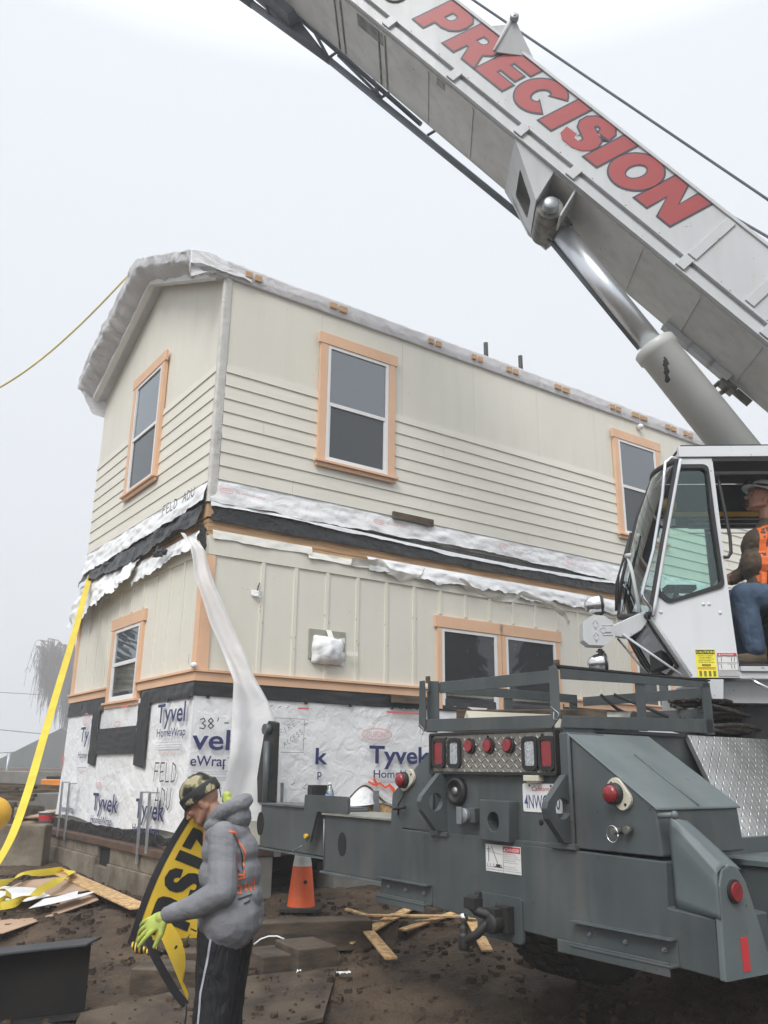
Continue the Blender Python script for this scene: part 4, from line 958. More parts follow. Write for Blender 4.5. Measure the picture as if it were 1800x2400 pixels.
mb = MB(); mb.tube([TR(-3.60, 1.45, -.2), TR(-3.63, 2.0, -.2)], .03, 10); mb.tube([TR(-3.66, 2.11, -.24), TR(-3.66, 2.11, -.18)], .05, 14); obj('jack_cylinder', mb, 'truck', jk)
mb = MB()
for a, b in (((-2.42, 1.38), (-2.41, 1.03)), ((-1.62, 1.0), (-1.47, 1.08)), ((-2.74, 1.16), (-2.9, 1.10))): mb.tube([TR(*a, -.094), TR(*b, -.094)], .005, 6)
obj('paint_scratches', mb, 'galv', ob)
# ---- rack on the deck
def member(a, b, w_, h_, par, m='truck', up_=(0, 0, 1)):
    mb = MB(); mb.bar(a, b, w_, h_, up_); return obj('rack_rail', mb, m, par, bevel=.003)
mb = MB()
rk0 = []
def plate(name, pts, fr, d0, d1, par, m='truck'):
    mb = MB(); mb.holed(fr, pts, [], d0, d1); return obj(name, mb, m, par, bevel=.002)
rack = plate('storage_rack', [(-1.0, 2.003), (.165, 1.992), (.165, 2.065), (-1.0, 2.085)], TR, .0, .012, cr)
plate('rack_post', [(-1.063, 2.04), (-1.0, 2.003), (-.985, 2.10), (-1.0, 2.345), (-1.055, 2.345)], TR, .012, .02, rack)
plate('rack_post', [(-.99, 2.08), (-.90, 2.08), (-.90, 2.335), (-1.0, 2.345)], TR, -.03, -.02, rack)
plate('rack_post', [(.155, 1.99), (.225, 2.05), (.225, 2.31), (.20, 2.345), (.155, 2.335)], TR, .012, .02, rack)
SDP = lambda a, b, d: TK(.212 + d, a, b)
plate('rack_rail', [(.0, 1.995), (1.47, 2.01), (1.46, 2.10), (.02, 2.06)], SDP, -.008, 0, rack)
plate('rack_rail', [(.02, 2.325), (1.46, 2.345), (1.47, 2.305), (.02, 2.265)], SDP, -.008, 0, rack)
mb = MB(); mb.prism([TK(.215, .0, 2.345), TK(.215, 1.48, 2.36), TK(.13, 1.48, 2.355), TK(.13, .0, 2.34)], [TK(.215, .0, 2.335), TK(.215, 1.48, 2.35), TK(.13, 1.48, 2.345), TK(.13, .0, 2.33)]); obj('rack_rail', mb, 'blacksteel', rack)
for f_ in (.70, 1.39):
    plate('rack_post', [(f_, 2.0), (f_ + .085, 2.0), (f_ + .085, 2.34), (f_, 2.34)], SDP, -.016, -.008 if f_ < 1 else .0, rack)
BK = lambda a, b, d: TK(a, .95 + d, b)
# far side rails
SDF = lambda a, b, d: TK(-.98 + d, a, b)
plate('rack_rail', [(.0, 2.27), (1.5, 2.27), (1.5, 2.335), (.0, 2.335)], SDF, -.008, 0, rack)
for f_ in (.0, .72, 1.42): plate('rack_post', [(f_, 2.0), (f_ + .085, 2.0), (f_ + .085, 2.27), (f_, 2.27)], SDF, -.016, -.008, rack)
plate('rack_rail', [(.0, 2.01), (1.5, 2.01), (1.5, 2.09), (.0, 2.09)], SDF, -.008, 0, rack)
plate('rack_rail', [(-.97, 2.25), (.13, 2.25), (.13, 2.32), (-.97, 2.32)], BK, .60, .608, rack)
plate('rack_rail', [(-.97, 2.10), (.13, 2.10), (.13, 2.18), (-.97, 2.18)], BK, .60, .608, rack)
plate('rack_rail', [(-.9, 2.33), (.155, 2.325), (.155, 2.25), (-.9, 2.255)], TR, -.045, -.035, rack)
for s_ in (-1.0, .19):
    mb = MB(); mb.box(TK, (s_ - .012, .0, 2.33), (s_ + .016, .02, 2.375)); obj('rack_pin', mb, 'oldwood', rack)
for s_, z_ in ((-1.02, 2.02), (.20, 2.07)):
    mb = MB(); mb.tube([TR(s_ - .03, z_ + .04, .03), TR(s_, z_ + .02, .035), TR(s_ + .03, z_ + .0, .035), TR(s_ + .02, z_ - .035, .035), TR(s_ - .01, z_ - .03, .035), TR(s_ - .005, z_ + .01, .035)], .0028, 6); obj('wire_clip', mb, 'galv', rack)
# wheels
def wheel(s_, f_, par):
    mb = MB(); c = TK(s_, f_, .93); r = .52
    pr = [(.30, -.28), (.46, -.29), (.505, -.26), (.52, -.2), (.52, -.02), (.47, -.01), (.47, .01), (.52, .02), (.52, .2), (.505, .26), (.46, .29), (.30, .28)]
    mb.lathe(c, tS, pr, 48); 
    wv = obj('wheel', mb, 'tyre', par)
    mb = MB()
    for k in range(44):
        a = 2 * math.pi * k / 44
        for sg, off in ((-1, 0), (1, .07)):
            ca, sa = math.cos(a + off), math.sin(a + off); c2, s2 = math.cos(a + off + .09), math.sin(a + off + .09)
            for lo_, hi_ in ((.03, .13), (.15, .25)):
                q = [c + tS * (sg * lo_) + (tF * ca + V((0, 0, 1)) * sa) * rr for rr in (.517, .532)] + [c + tS * (sg * hi_) + (tF * ca + V((0, 0, 1)) * sa) * rr for rr in (.517, .532)] + [c + tS * (sg * lo_) + (tF * c2 + V((0, 0, 1)) * s2) * rr for rr in (.517, .532)] + [c + tS * (sg * hi_) + (tF * c2 + V((0, 0, 1)) * s2) * rr for rr in (.517, .532)]
                mb.add(q, [(1, 3, 7, 5), (0, 1, 5, 4), (2, 3, 1, 0), (3, 2, 6, 7), (4, 5, 7, 6)])
    obj('tread', mb, 'tyre', wv)
    mb = MB(); mb.lathe(c, tS, [(.0, -.1), (.28, -.1), (.30, -.27), (.30, .27), (.28, .1), (0, .1)], 24); obj('rim', mb, 'truck', wv)
for s_ in (-.80,): wheel(s_, 1.22, cr)
for s_ in (-.80, .20): wheel(s_, 2.55, cr)
# ---- superstructure deck, cab
mb = MB(); mb.box(SF, (-2.6, -.72, 2.44), (.955, .9, 2.475)); mb.box(SF, (-2.6, -.70, 2.39), (.96, .9, 2.437)); mb.box(SF, (-2.6, -.55, 2.235), (1.06, 1.0, 2.39))
ss = obj('superstructure', mb, 'boom', cr, bevel=.004)
mb = MB(); mb.prism([SF(1.19, -.70, 2.386), SF(1.075, -.70, 2.386), SF(1.09, -.70, 2.25), SF(1.165, -.70, 2.25)], [SF(1.19, .1, 2.386), SF(1.075, .1, 2.386), SF(1.09, .1, 2.25), SF(1.165, .1, 2.25)]); obj('cab_mount', mb, 'boom', cr, bevel=.004)
mb = MB(); mb.box(SF, (-2.6, -.45, 1.95), (.9, 1.0, 2.23)); obj('turntable', mb, 'black', cr)
mb = MB(); mb.tube([SF(.89, -.73, 2.385), SF(.885, -.77, 2.36), SF(.80, -.77, 2.315), SF(.3, -.77, 2.30), SF(.2, -.73, 2.32)], .012, 8); obj('grab_rail', mb, 'chrome', ss)
NB, FB = -.70, .16      # near and far side planes of the cab
NO = [(1.243, 4.035), (1.545, 2.82), (1.535, 2.80), (1.300, 2.397), (.972, 2.397), (.985, 4.035)]
win = [(1.195, 3.976), (1.06, 3.976), (1.012, 3.80), (.985 + .0, 3.60), (1.012, 3.07), (1.075, 3.015), (1.385, 2.935), (1.470, 3.03), (1.275, 3.86)]
NO = [(1.243, 4.035), (1.545, 2.82), (1.300, 2.397), (.972, 2.397), (.975, 2.6), (1.0 - .0, 4.035)]
win = roundpoly([(1.262, 3.975), (1.035, 3.975), (.998 + .03, 3.6), (1.012, 3.05), (1.40, 2.93), (1.478, 3.0)], .05, 5)
NO = [(1.243, 4.035), (1.545, 2.82), (1.300, 2.397), (.958, 2.397), (.972, 2.9), (.985, 4.035)]
CN = lambda a, b, d: SF(a, NB - d, b)
mb = MB(); mb.holed(CN, NO, [win], -.04, .0); cab = obj('cab', mb, 'cabpaint', cr, bevel=.006)
def shrink(pts, k):
    cx = sum(p[0] for p in pts) / len(pts); cy = sum(p[1] for p in pts) / len(pts)
    return [((p[0] - cx) * (1 - k / abs(.22)) + cx if 0 else p[0] + (cx - p[0]) / max(.001, math.hypot(p[0] - cx, p[1] - cy)) * k, p[1] + (cy - p[1]) / max(.001, math.hypot(p[0] - cx, p[1] - cy)) * k) for p in pts]
mb = MB(); mb.holed(CN, [(a + (a - 1.23) * .06, b + (b - 3.45) * .02) for a, b in win], [shrink(win, .022)], -.05, .014); obj('window_seal', mb, 'rubber', cab, bevel=.004)
mb = MB(); mb.prism([CN(a, b, -.018) for a, b in shrink(win, .01)], [CN(a, b, -.022) for a, b in shrink(win, .01)]); obj('side_window', mb, 'cabglass', cab)
# far side wall of the cab: frame with window
FOo = [(1.20, 4.12), (1.535, 3.1), (1.56, 2.90), (1.35, 2.44), (-.45, 2.44), (-.45, 4.12)]
CF = lambda a, b, d: SF(a, FB + d, b)
mb = MB(); mb.holed(CF, FOo, [[(1.15, 3.98), (1.46, 3.05), (1.44, 3.0), (.80, 3.0), (.80, 3.62), (.99, 3.98)][:0] or [(1.17, 3.74), (1.46, 3.02), (.80, 3.0), (.80, 3.74)], [(.735, 3.0), (-.35, 3.0), (-.35, 3.74), (.735, 3.74)], [(1.40, 2.93), (1.33, 2.60), (.8, 2.60), (.8, 2.93)]], -.0, .03)
obj('far_frame', mb, 'black', cab)
mb = MB(); mb.box(CF, (.80, 2.6, .012), (1.40, 3.75, .016)); obj('far_window', mb, glassy('clear_glass', (.93, .97, .96), .0), cab)
# roof
rp = [(1.245, 4.04), (1.21, 4.135), (-.45, 4.135), (-.45, 4.04)]
mb = MB(); mb.prism([SF(a, NB - .02, b) for a, b in rp], [SF(a, FB + .02, b - 0) for a, b in rp]); 
mb = MB(); mb.box(lambda a, b, c: SF(a, b, c), (.56 - 1.0, NB - .015, 4.045), (1.235, NB + .03, 4.13)); mb.prism([SF(1.24, NB - .01, 4.04), SF(1.205, NB - .01, 4.135), SF(1.2, NB + .03, 4.135), SF(1.235, NB + .03, 4.04)][::1], [SF(1.20, FB, 4.09), SF(1.17, FB, 4.15), SF(1.13, FB, 4.15), SF(1.17, FB, 4.09)])
obj('roof_edge', mb, 'cabpaint', cab, bevel=.006)
mb = MB(); mb.box(SF, (-.45, NB, 4.132), (1.21, FB + .02, 4.145)); obj('roof', mb, 'black', cab)
mb = MB(); mb.box(SF, (-.45, NB - .002, 4.01), (.99, NB + .02, 4.036)); mb.box(SF, (-.45, NB + .0, 3.905), (.985, NB + .02, 3.93)); obj('door_track', mb, 'rubber', cab, bevel=.003)
# windscreen: from near front edge to far edge, in a black frame
def WS(a, t):  # a: 0 near .. 1 far ; t: 0 bottom .. 1 top
    nb = [(1.545, 2.83), (1.42, 3.34), (1.245, 4.02)]; fb = [(1.575, 2.97), (1.535, 3.25), (1.36, 3.82), (1.215, 4.14)]
    def ev(c, t):
        x = t * (len(c) - 1); i = min(len(c) - 2, int(x)); f_ = x - i
        return c[i][0] * (1 - f_) + c[i + 1][0] * f_, c[i][1] * (1 - f_) + c[i + 1][1] * f_
    p, q = ev(nb, t), ev(fb, t); P0, Q0 = SF(p[0], NB, p[1]), SF(q[0], FB - .03, q[1])
    return P0.lerp(Q0, a) + uB * (.07 * math.sin(math.pi * a))
mb = MB(); mb.grid(WS, 10, 12); obj('windscreen', mb, 'cabglass2', cab)
mb = MB(); ring = [WS(0, k / 12) for k in range(13)] + [WS(k / 8, 1) for k in range(1, 9)] + [WS(1, 1 - k / 12) for k in range(1, 13)] + [WS(1 - k / 8, 0) for k in range(1, 9)]
mb.tube(ring, .021, 8, cap=False); obj('windscreen_seal', mb, 'rubber', cab)
mb = MB(); mb.tube([WS(.0, k / 12) + V((.012, -.03, 0)) for k in range(13)], .012, 6); obj('front_post', mb, 'cabpaint', cab)
# lower front face with window
c0, c1, c2, c3 = SF(1.54, NB, 2.815), SF(1.575, FB, 2.94), SF(1.33, FB, 2.45), SF(1.30, NB, 2.40)
def LF(a, b, d): # a near->far, b top->bottom
    p = (c0.lerp(c1, a)).lerp(c3.lerp(c2, a), b); return p + uB * d * .8 - V((0, 0, d * .5))
lw = roundpoly([(.16, .06), (.92, .10), (.92, .78), (.62, .93), (.14, .78)], .05, 4)
mb = MB(); mb.holed(LF, [(0, 0), (1, 0), (1, 1), (0, 1)], [lw], -.02, .0); obj('lower_front', mb, 'boomdirt', cab)
mb = MB(); mb.holed(LF, [(.5 + (a - .5) * 1.12, .5 + (b - .5) * 1.12) for a, b in lw], [lw], -.01, .012); obj('window_seal', mb, 'rubber', cab)
mb = MB(); mb.prism([LF(a, b, -.006) for a, b in lw], [LF(a, b, -.010) for a, b in lw]); obj('lower_window', mb, 'cabglass3', cab)
# grab bar at the front post, wipers
mb = MB(); mb.tube([SF(1.25, NB - .03, 4.03), SF(1.31, NB - .06, 4.02), SF(1.355, NB - .06, 3.98), SF(1.40, NB - .06, 3.72), SF(1.50, NB - .06, 3.30), SF(1.605, NB - .06, 2.99), SF(1.60, NB - .06, 2.95), SF(1.555, NB - .05, 2.885), SF(1.55, NB - .03, 2.855)], .0125, 10); obj('grab_bar', mb, 'chrome', cab)
mb = MB()
for a0, t0, a1, t1 in ((.75, .05, .72, .55), (.80, .12, .66, .5), (.86, .05, .84, .45)):
    p, q = WS(a0, t0) + uB * .04 - nB * .03, WS(a1, t1) + uB * .045 - nB * .03
    mb.tube([p, p.lerp(q, .5) + uB * .03, q], .008, 6)
p, q = WS(.6, .1) + uB * .05 - nB * .03, WS(.62, .58) + uB * .05 - nB * .03; mb.tube([p, q], .011, 6)
obj('wipers', mb, 'black', cab)
mb = MB(); mb.tube([SF(1.575, -.55, 2.85), SF(1.60, -.5, 3.2), SF(1.61, -.45, 3.33)], .014, 8); mb.tube([SF(1.59, -.5, 3.33), SF(1.62, -.44, 3.34)], .02, 8); obj('wiper_arm', mb, 'boom', cab)
for a, b in ((1.468, 2.86), (1.163, 2.918), (1.122, 2.918), (1.051, 2.856)):
    mb = MB(); mb.lathe(CN(a, b, 0), -nB, [(0, 0), (.013, 0), (.011, .006), (.005, .009), (0, .009)], 12); obj('rivet', mb, 'cabpaint', cab)
# labels on the cab
mb = MB(); mb.box(CN, (1.115, 2.397, .001), (1.255, 2.595, .003)); cl = obj('caution_label', mb, 'signyellow', cab)
CM = lambda a, b, d: SF(-a, NB - d, b)
mb = MB(); mb.box(CN, (1.12, 2.560, .003), (1.250, 2.590, .004)); mb.box(CN, (1.155, 2.476, .003), (1.215, 2.490, .004)); obj('label_band', mb, 'black', cl)
mb = MB(); text(mb, 'CAUTION', CM, -1.247, 2.566, .018, .122, off=.015, d=.0048); text(mb, 'CAUTION', CM, -1.212, 2.479, .008, .054, off=.01, d=.0048); obj('label_word', mb, 'signyellow', cl)
mb = MB()
for k, t_ in enumerate(('UNLAWFUL TO OPERATE', 'THIS EQUIPMENT', 'WITHIN 10 FEET OF', 'HIGH VOLTAGE LINES OF', '50,000 VOLTS OR LESS')): text(mb, t_, CM, -1.24 + .004 * (k % 3), 2.546 - k * .0115, .0065, .105 - .012 * (k % 2), off=.01, d=.004)
for c_ in range(4):
    for k in range(6): stroke(mb, CM, [(-1.238 + c_ * .032, 2.440 - k * .0065), (-1.222 + c_ * .032, 2.440 - k * .0065)], .004, .004)
obj('label_print', mb, 'black', cl)
mb = MB()
for k in range(2): stroke(mb, CM, [(-1.245, 2.466 - k * .009), (-1.125, 2.466 - k * .009)], .0045, .004)
obj('label_print', mb, 'signred', cl)
mb = MB(); mb.box(CN, (.965, 2.405, .001), (1.108, 2.572, .003)); dl = obj('danger_label', mb, 'signwhite', cab)
mb = MB(); mb.box(CN, (.969, 2.548, .003), (1.104, 2.569, .004)); obj('label_band', mb, 'signred', dl)
mb = MB(); text(mb, 'DANGER', CM, -1.075, 2.552, .012, .085, off=.012, d=.0048); mb.add([CM(-1.094, 2.552, .0048), CM(-1.08, 2.552, .0048), CM(-1.087, 2.565, .0048)], [(0, 1, 2)]); obj('label_word', mb, 'signwhite', dl)
mb = MB()
for z in (2.407, 2.448, 2.500, 2.547): stroke(mb, CM, [(-1.105, z), (-.968, z)], .003, .004)
for x in (-1.105, -.968): stroke(mb, CM, [(x, 2.407), (x, 2.547)], .003, .004)
for x in (-1.08, -1.01, -.99): stroke(mb, CM, [(x, 2.51), (x + .004, 2.535)], .004, .004); stroke(mb, CM, [(x, 2.46), (x - .004, 2.485)], .004, .004)
for k in range(4): stroke(mb, CM, [(-1.10, 2.415 + k * .008), (-.975, 2.415 + k * .008)], .0025, .004)
for k in range(2): stroke(mb, CM, [(-1.10, 2.541 - k * .05), (-1.07, 2.541 - k * .05)], .002, .004); stroke(mb, CM, [(-1.04, 2.541 - k * .05), (-.98, 2.541 - k * .05)], .002, .004)
obj('label_print', mb, 'black', dl)
# work lamps and strobe box on the cab corner
WN = -.62
mb = MB(); mb.prism([SF(a, WN - .07, b) for a, b in roundpoly([(1.95, 2.84), (2.025, 2.79), (2.03, 2.66), (1.99, 2.625), (1.88, 2.62), (1.80, 2.68), (1.81, 2.79), (1.87, 2.835)], .01)], [SF(a, WN + .07, b) for a, b in roundpoly([(1.95, 2.84), (2.025, 2.79), (2.03, 2.66), (1.99, 2.625), (1.88, 2.62), (1.80, 2.68), (1.81, 2.79), (1.87, 2.835)], .01)])
sb = obj('work_lamp_box', mb, 'boom', cr, bevel=.008)
mb = MB()
for cx_, cz_ in ((1.937, 2.775), (1.937, 2.685)):
    for k in range(4):
        a, b = [(cx_, cz_ + .038), (cx_ + .018, cz_), (cx_, cz_ - .038), (cx_ - .018, cz_)][k], [(cx_ + .018, cz_), (cx_, cz_ - .038), (cx_ - .018, cz_), (cx_, cz_ + .038)][k]
        mb.tube([SF(a[0], WN - .072, a[1]), SF(b[0], WN - .072, b[1])], .0025, 5)
for k in range(4):
    q4 = [(1.91, 2.73), (1.885, 2.755), (1.86, 2.73), (1.885, 2.705)]; a, b = q4[k], q4[(k + 1) % 4]; mb.tube([SF(a[0], WN - .072, a[1]), SF(b[0], WN - .072, b[1])], .0025, 5)
for z in (2.765, 2.695): mb.tube([SF(1.89, WN - .072, z), SF(1.815, WN - .072, z)], .003, 5)
mb.box(SF, (1.83, WN - .078, 2.715), (1.87, WN - .07, 2.755)); obj('raised_ribs', mb, 'boom', sb)
for cz_, up_ in ((2.925, 1), (2.505, -1)):
    c = SF(1.905, WN, cz_)
    ax = (uB * -1 * 1.0 + V((0, 0, .08))).normalized()
    mb = MB(); mb.lathe(c + ax * .045, -ax, [(0, .0), (.058, 0), (.070, .004), (.073, .015), (.073, .028), (.066, .032), (.068, .05), (.062, .085), (.045, .118), (.02, .135), (0, .138)], 28); wl = obj('work_lamp', mb, 'chrome', sb)
    mb = MB(); mb.lathe(c + ax * .043, -ax, [(.0745, .008), (.0765, .012), (.0765, .022), (.0745, .026)], 28); obj('lamp_rim', mb, 'blacksteel', wl)
    mb = MB(); mb.tube([SF(1.90, WN, cz_ - up_ * .065), SF(1.90, WN, cz_ - up_ * .10)], .018, 10); mb.tube([SF(1.90, WN, cz_ - up_ * .078), SF(1.90, WN, cz_ - up_ * .085)], .03, 12); obj('lamp_stem', mb, 'steel', wl)
mb = MB(); pa = [(1.81, 2.77), (1.68, 2.83), (1.56, 2.88), (1.555, 2.80), (1.60, 2.74), (1.70, 2.68), (1.80, 2.695)]
mb.prism([SF(a, WN - .03, b) for a, b in pa], [SF(a, WN + .03, b) for a, b in pa]); obj('lamp_arm', mb, 'boom', sb, bevel=.006)
mb = MB(); mb.tube([SF(1.74, WN - .04, 2.705), SF(1.38, NB - .05, 2.41)], .009, 8); mb.tube([SF(1.76, WN + .05, 2.69), SF(1.50, -.45, 2.40)], .008, 8); obj('arm_strut', mb, 'boom', sb)
# cab interior
mb = MB(); mb.box(SF, (.0, NB + .03, 2.476), (1.30, FB, 2.50)); obj('cab_floor', mb, 'black', cab)
mb = MB(); mb.box(SF, (1.18, -.45, 2.50), (1.42, -.1, 2.92)); mb.tube([SF(1.30, -.3, 2.9), SF(1.22, -.35, 3.12)], .02, 8); mb.box(SF, (1.05, -.25, 3.12), (1.28, -.1, 3.16)); obj('control_console', mb, 'black', cab, bevel=.01)
mb = MB(); mb.box(SF, (.03, -.55, 2.85), (.55, -.05, 2.97)); mb.box(SF, (.16, -.55, 2.95), (.29, -.05, 3.66)); mb.box(SF, (.18, -.5, 2.50), (.6, -.1, 2.85)); obj('seat', mb, 'black', cab, bevel=.03)
mb = MB(); mb.tube([SF(.945, NB + .05, 3.93), SF(.935, NB + .04, 3.80), SF(.92, NB + .0, 3.42), SF(.925, NB, 3.30), SF(.95, NB, 3.265), SF(.985, NB, 3.265)], .013, 8); obj('door_handle_rail', mb, 'blacksteel', cab)
mb = MB(); mb.box(SF, (-.4, FB - .02, 3.83), (1.16, FB - .004, 3.87)); mb.ell(SF(1.12, FB - .1, 3.90), (.07, .06, .07)); obj('yellow_beam', mb, 'yellow', cab)
mb = MB()
for k in range(4): mb.tube([SF(.95, FB - .03, 3.80 - k * .04), SF(-.4, FB - .03, 3.80 - k * .04)], .004, 6)
obj('grille_bars', mb, 'boom', cab)
mb = MB(); mb.box(SF, (1.05, FB - .02, 3.75), (1.17, FB - .01, 3.81)); mb.box(SF, (1.1, .05, 2.75), (1.30, .06, 2.94)); obj('paper_notice', mb, 'signwhite', cab)
mb = MB(); mb.box(SF, (.74, FB - .03, 2.98), (.80, FB - .0, 3.76)); obj('far_pillar', mb, 'black', cab)
# ---- boom
E0, E1 = -7.5, 7.6; BH, BW = .79, .78
mb = MB()
mb.box(BM, (E0, 0, .0), (E1, BW, BH)); bo = obj('boom', mb, 'boom', cr, bevel=.012)
mb = MB(); mb.box(BM, (E0, .0 + .02, -.012), (E1, BW - .02, -.002)); obj('belly_plate', mb, 'boomdirt', bo)
mb = MB(); mb.box(BM, (E0, -.035, .0), (E1, -.002, .012)); mb.box(BM, (E0, -.02, .012), (E1, -.002, .10)); obj('lower_flange', mb, 'boom', bo, bevel=.003)
mb = MB(); mb.box(BM, (E0, -.045, .135), (E1, -.002, .150)); mb.box(BM, (E0, -.012, .158), (E1, -.002, .185)); obj('side_rail', mb, 'boom', bo, bevel=.002)
mb = MB(); mb.box(BM, (E0, -.02, BH - .03), (E1, -.002, BH + .004)); obj('top_flange', mb, 'boom', bo, bevel=.004)
mb = MB(); mb.box(BM, (E0, BW, -.0), (E1, BW + .03, .05)); obj('lower_flange', mb, 'boom', bo, bevel=.003)
for e_ in (3.4, 2.42, 1.47, .53, -.16 , -1.53, -2.5):
    mb = MB(); mb.box(BM, (e_ - .05, -.05, .02), (e_ + .05, -.003, .148)); obj('rail_clip', mb, 'boom', bo, bevel=.003)
for e_ in (-1.53, -2.2, -3.0, 2.38 + .75):
    mb = MB(); mb.box(BM, (e_ - .05, -.018, .2), (e_ + .05, -.002, BH - .05)); obj('side_rib', mb, 'boom', bo, bevel=.003)
for e_ in (3.1, 2.4, 1.75, 1.1, -1.14, -1.84, -2.55, -3.2):
    mb = MB(); mb.box(BM, (e_ - .012, .05, -.02), (e_ + .012, BW - .04, -.011)); obj('belly_rib', mb, 'boomdirt', bo)
for e_ in (3.2, 2.50):
    for k in (0, .1):
        mb = MB(); mb.box(BM, (e_ - k - .012, .05, -.022), (e_ - k + .006, BW - .02, -.011)); obj('belly_rib', mb, 'steel', bo)
mb = MB(); mb.box(BM, (2.43, .05, -.016), (2.83, .20, -.0125)); obj('wear_pad_slot', mb, 'steel', bo, bevel=.002)
mb = MB(); mb.box(BM, (1.5, .03, -.016), (1.62, .12, -.0125)); obj('wear_pad_slot', mb, 'steel', bo, bevel=.002)
mb = MB(); mb.lathe(BM(2.70, -.003, .42), -nB, [(0, 0), (.14, 0), (.14, .01), (.11, .012), (.10, .005), (0, .005)], 28); obj('access_cover', mb, 'steel', bo)
for k, e_ in enumerate([2.2 - .42 * i for i in range(12)]):
    mb = MB(); mb.lathe(BM(e_, -.012, .171), -nB, [(0, 0), (.010, 0), (.008, .006), (0, .007)], 8); obj('rail_bolt', mb, 'steel', bo)
# lettering PRECISION: own heavy italic letters, unit cell 1 x 1
LT = {
 'P': ([(0, 0), (.36, 0), (.36, .30), (.62, .30), (.82, .36), (.95, .50), (.98, .68), (.94, .86), (.80, .97), (.62, 1), (0, 1)], [[(.36, .52), (.36, .78), (.52, .78), (.60, .74), (.62, .65), (.60, .56), (.52, .52)]]),
 'R': ([(0, 0), (.34, 0), (.34, .34), (.44, .34), (.64, 0), (1.02, 0), (.80, .38), (.94, .52), (.97, .70), (.92, .88), (.78, .98), (.60, 1), (0, 1)], [[(.34, .56), (.34, .79), (.50, .79), (.59, .75), (.61, .67), (.58, .59), (.50, .56)]]),
 'E': ([(0, 0), (.92, 0), (.92, .26), (.36, .26), (.36, .39), (.84, .39), (.84, .61), (.36, .61), (.36, .74), (.92, .74), (.92, 1), (0, 1)], []),
 'I': ([(0, 0), (.38, 0), (.38, 1), (0, 1)], []),
 'N': ([(0, 0), (.34, 0), (.34, .52), (.66, 0), (1.0, 0), (1.0, 1), (.66, 1), (.66, .48), (.34, 1), (0, 1)], []),
}
def arcp(cx_, cy_, rx, ry, a0, a1, n): return [(cx_ + rx * math.cos(R(a0 + (a1 - a0) * k / n)), cy_ + ry * math.sin(R(a0 + (a1 - a0) * k / n))) for k in range(n + 1)]
LT['O'] = (arcp(.5, .5, .54, .53, 0, 350, 35), [arcp(.5, .5, .19, .25, 0, 345, 23)])
LT['C'] = (arcp(.5, .5, .53, .53, 38, 322, 26) + [(.62, .36)] + arcp(.5, .5, .19, .24, -45, -315, 18) + [(.62, .64)], [])
LT['S'] = ([(.02, .30), (.10, .08), (.30, -.02), (.62, -.02), (.84, .06), (.95, .20), (.96, .38), (.86, .54), (.62, .64), (.42, .69), (.38, .75), (.42, .80), (.52, .80), (.58, .74), (.60, .67), (.92, .69), (.88, .88), (.72, 1.0), (.40, 1.03), (.16, .95), (.05, .80), (.06, .62), (.18, .48), (.44, .38), (.58, .32), (.60, .25), (.54, .20), (.42, .20), (.36, .25), (.35, .32)], [])
spots_ = [('P', -2.25, .40), ('R', -1.81, .43), ('E', -1.35, .41), ('C', -.92, .43), ('I', -.46, .42), ('S', -.26, .39), ('I', .14, .42), ('O', .34, .42), ('N', .79, .43)]
def offs(poly, k, hole=False):
    out = []; n = len(poly); ar = sum(poly[i][0] * poly[(i + 1) % n][1] - poly[(i + 1) % n][0] * poly[i][1] for i in range(n)); sg = (1 if ar > 0 else -1) * (-1 if hole else 1)
    for i in range(n):
        p0, p1, p2 = V((*poly[i - 1], 0)), V((*poly[i], 0)), V((*poly[(i + 1) % n], 0)); d1, d2 = (p1 - p0).normalized(), (p2 - p1).normalized()
        n1, n2 = V((d1.y, -d1.x, 0)), V((d2.y, -d2.x, 0)); b = n1 + n2
        b = b / max(.35, (1 + n1.dot(n2))) if b.length > 1e-3 else n1
        out.append((p1.x + b.x * k * sg, p1.y + b.y * k * sg))
    return out
TB = lambda a, b, d: BM(-a, -.003 - d, b)
for ch, x0, w_ in spots_:
    o_, hs_ = LT[ch]; sx_ = w_ if ch != 'I' else w_ * 1.0
    hh = .44; y0 = .31
    tr_ = lambda p: (x0 + p[0] * sx_ + (p[1] - .5) * .10, y0 + p[1] * hh)
    oo = [tr_(p) for p in o_]; hh_ = [[tr_(p) for p in h] for h in hs_]
    mb = MB(); mb.holed(TB, offs(oo, .018), [offs(h, .014, True) for h in hh_], .001, .0022); le = obj('letter_outline', mb, 'letter_edge', bo)
    mb = MB(); mb.holed(TB, oo, hh_, .0024, .0036); obj('letter', mb, 'letter_red', bo)
# sheave bracket on the boom top
mb = MB(); mb.tube([BM(1.40, -.05, .56), BM(1.52, -.09, .93)], [.012, .035], 10); mb.prism([BM(1.40, -.04, .56), BM(1.52, -.12, .95), BM(1.10, -.0, .82)], [BM(1.40, -.03, .56), BM(1.52, -.10, .97), BM(1.10, .03, .82)]); sh = obj('cable_guide', mb, 'boom', bo, bevel=.003)
mb = MB(); mb.lathe(BM(1.50, -.16, .94), nB, [(0, 0), (.035, 0), (.045, .01), (.045, .06), (.035, .07), (0, .07)], 18); mb.lathe(BM(1.50, -.165, .94), nB, [(0, 0), (.016, 0), (.016, .01)], 10); obj('guide_roller', mb, 'galv', sh)
mb = MB(); mb.prism([BM(1.70, 0, .78), BM(1.52, -.04, .93), BM(1.0, 0, .78)], [BM(1.70, .03, .78), BM(1.52, -.01, .95), BM(1.0, .03, .78)]); obj('guide_gusset', mb, 'boom', sh)
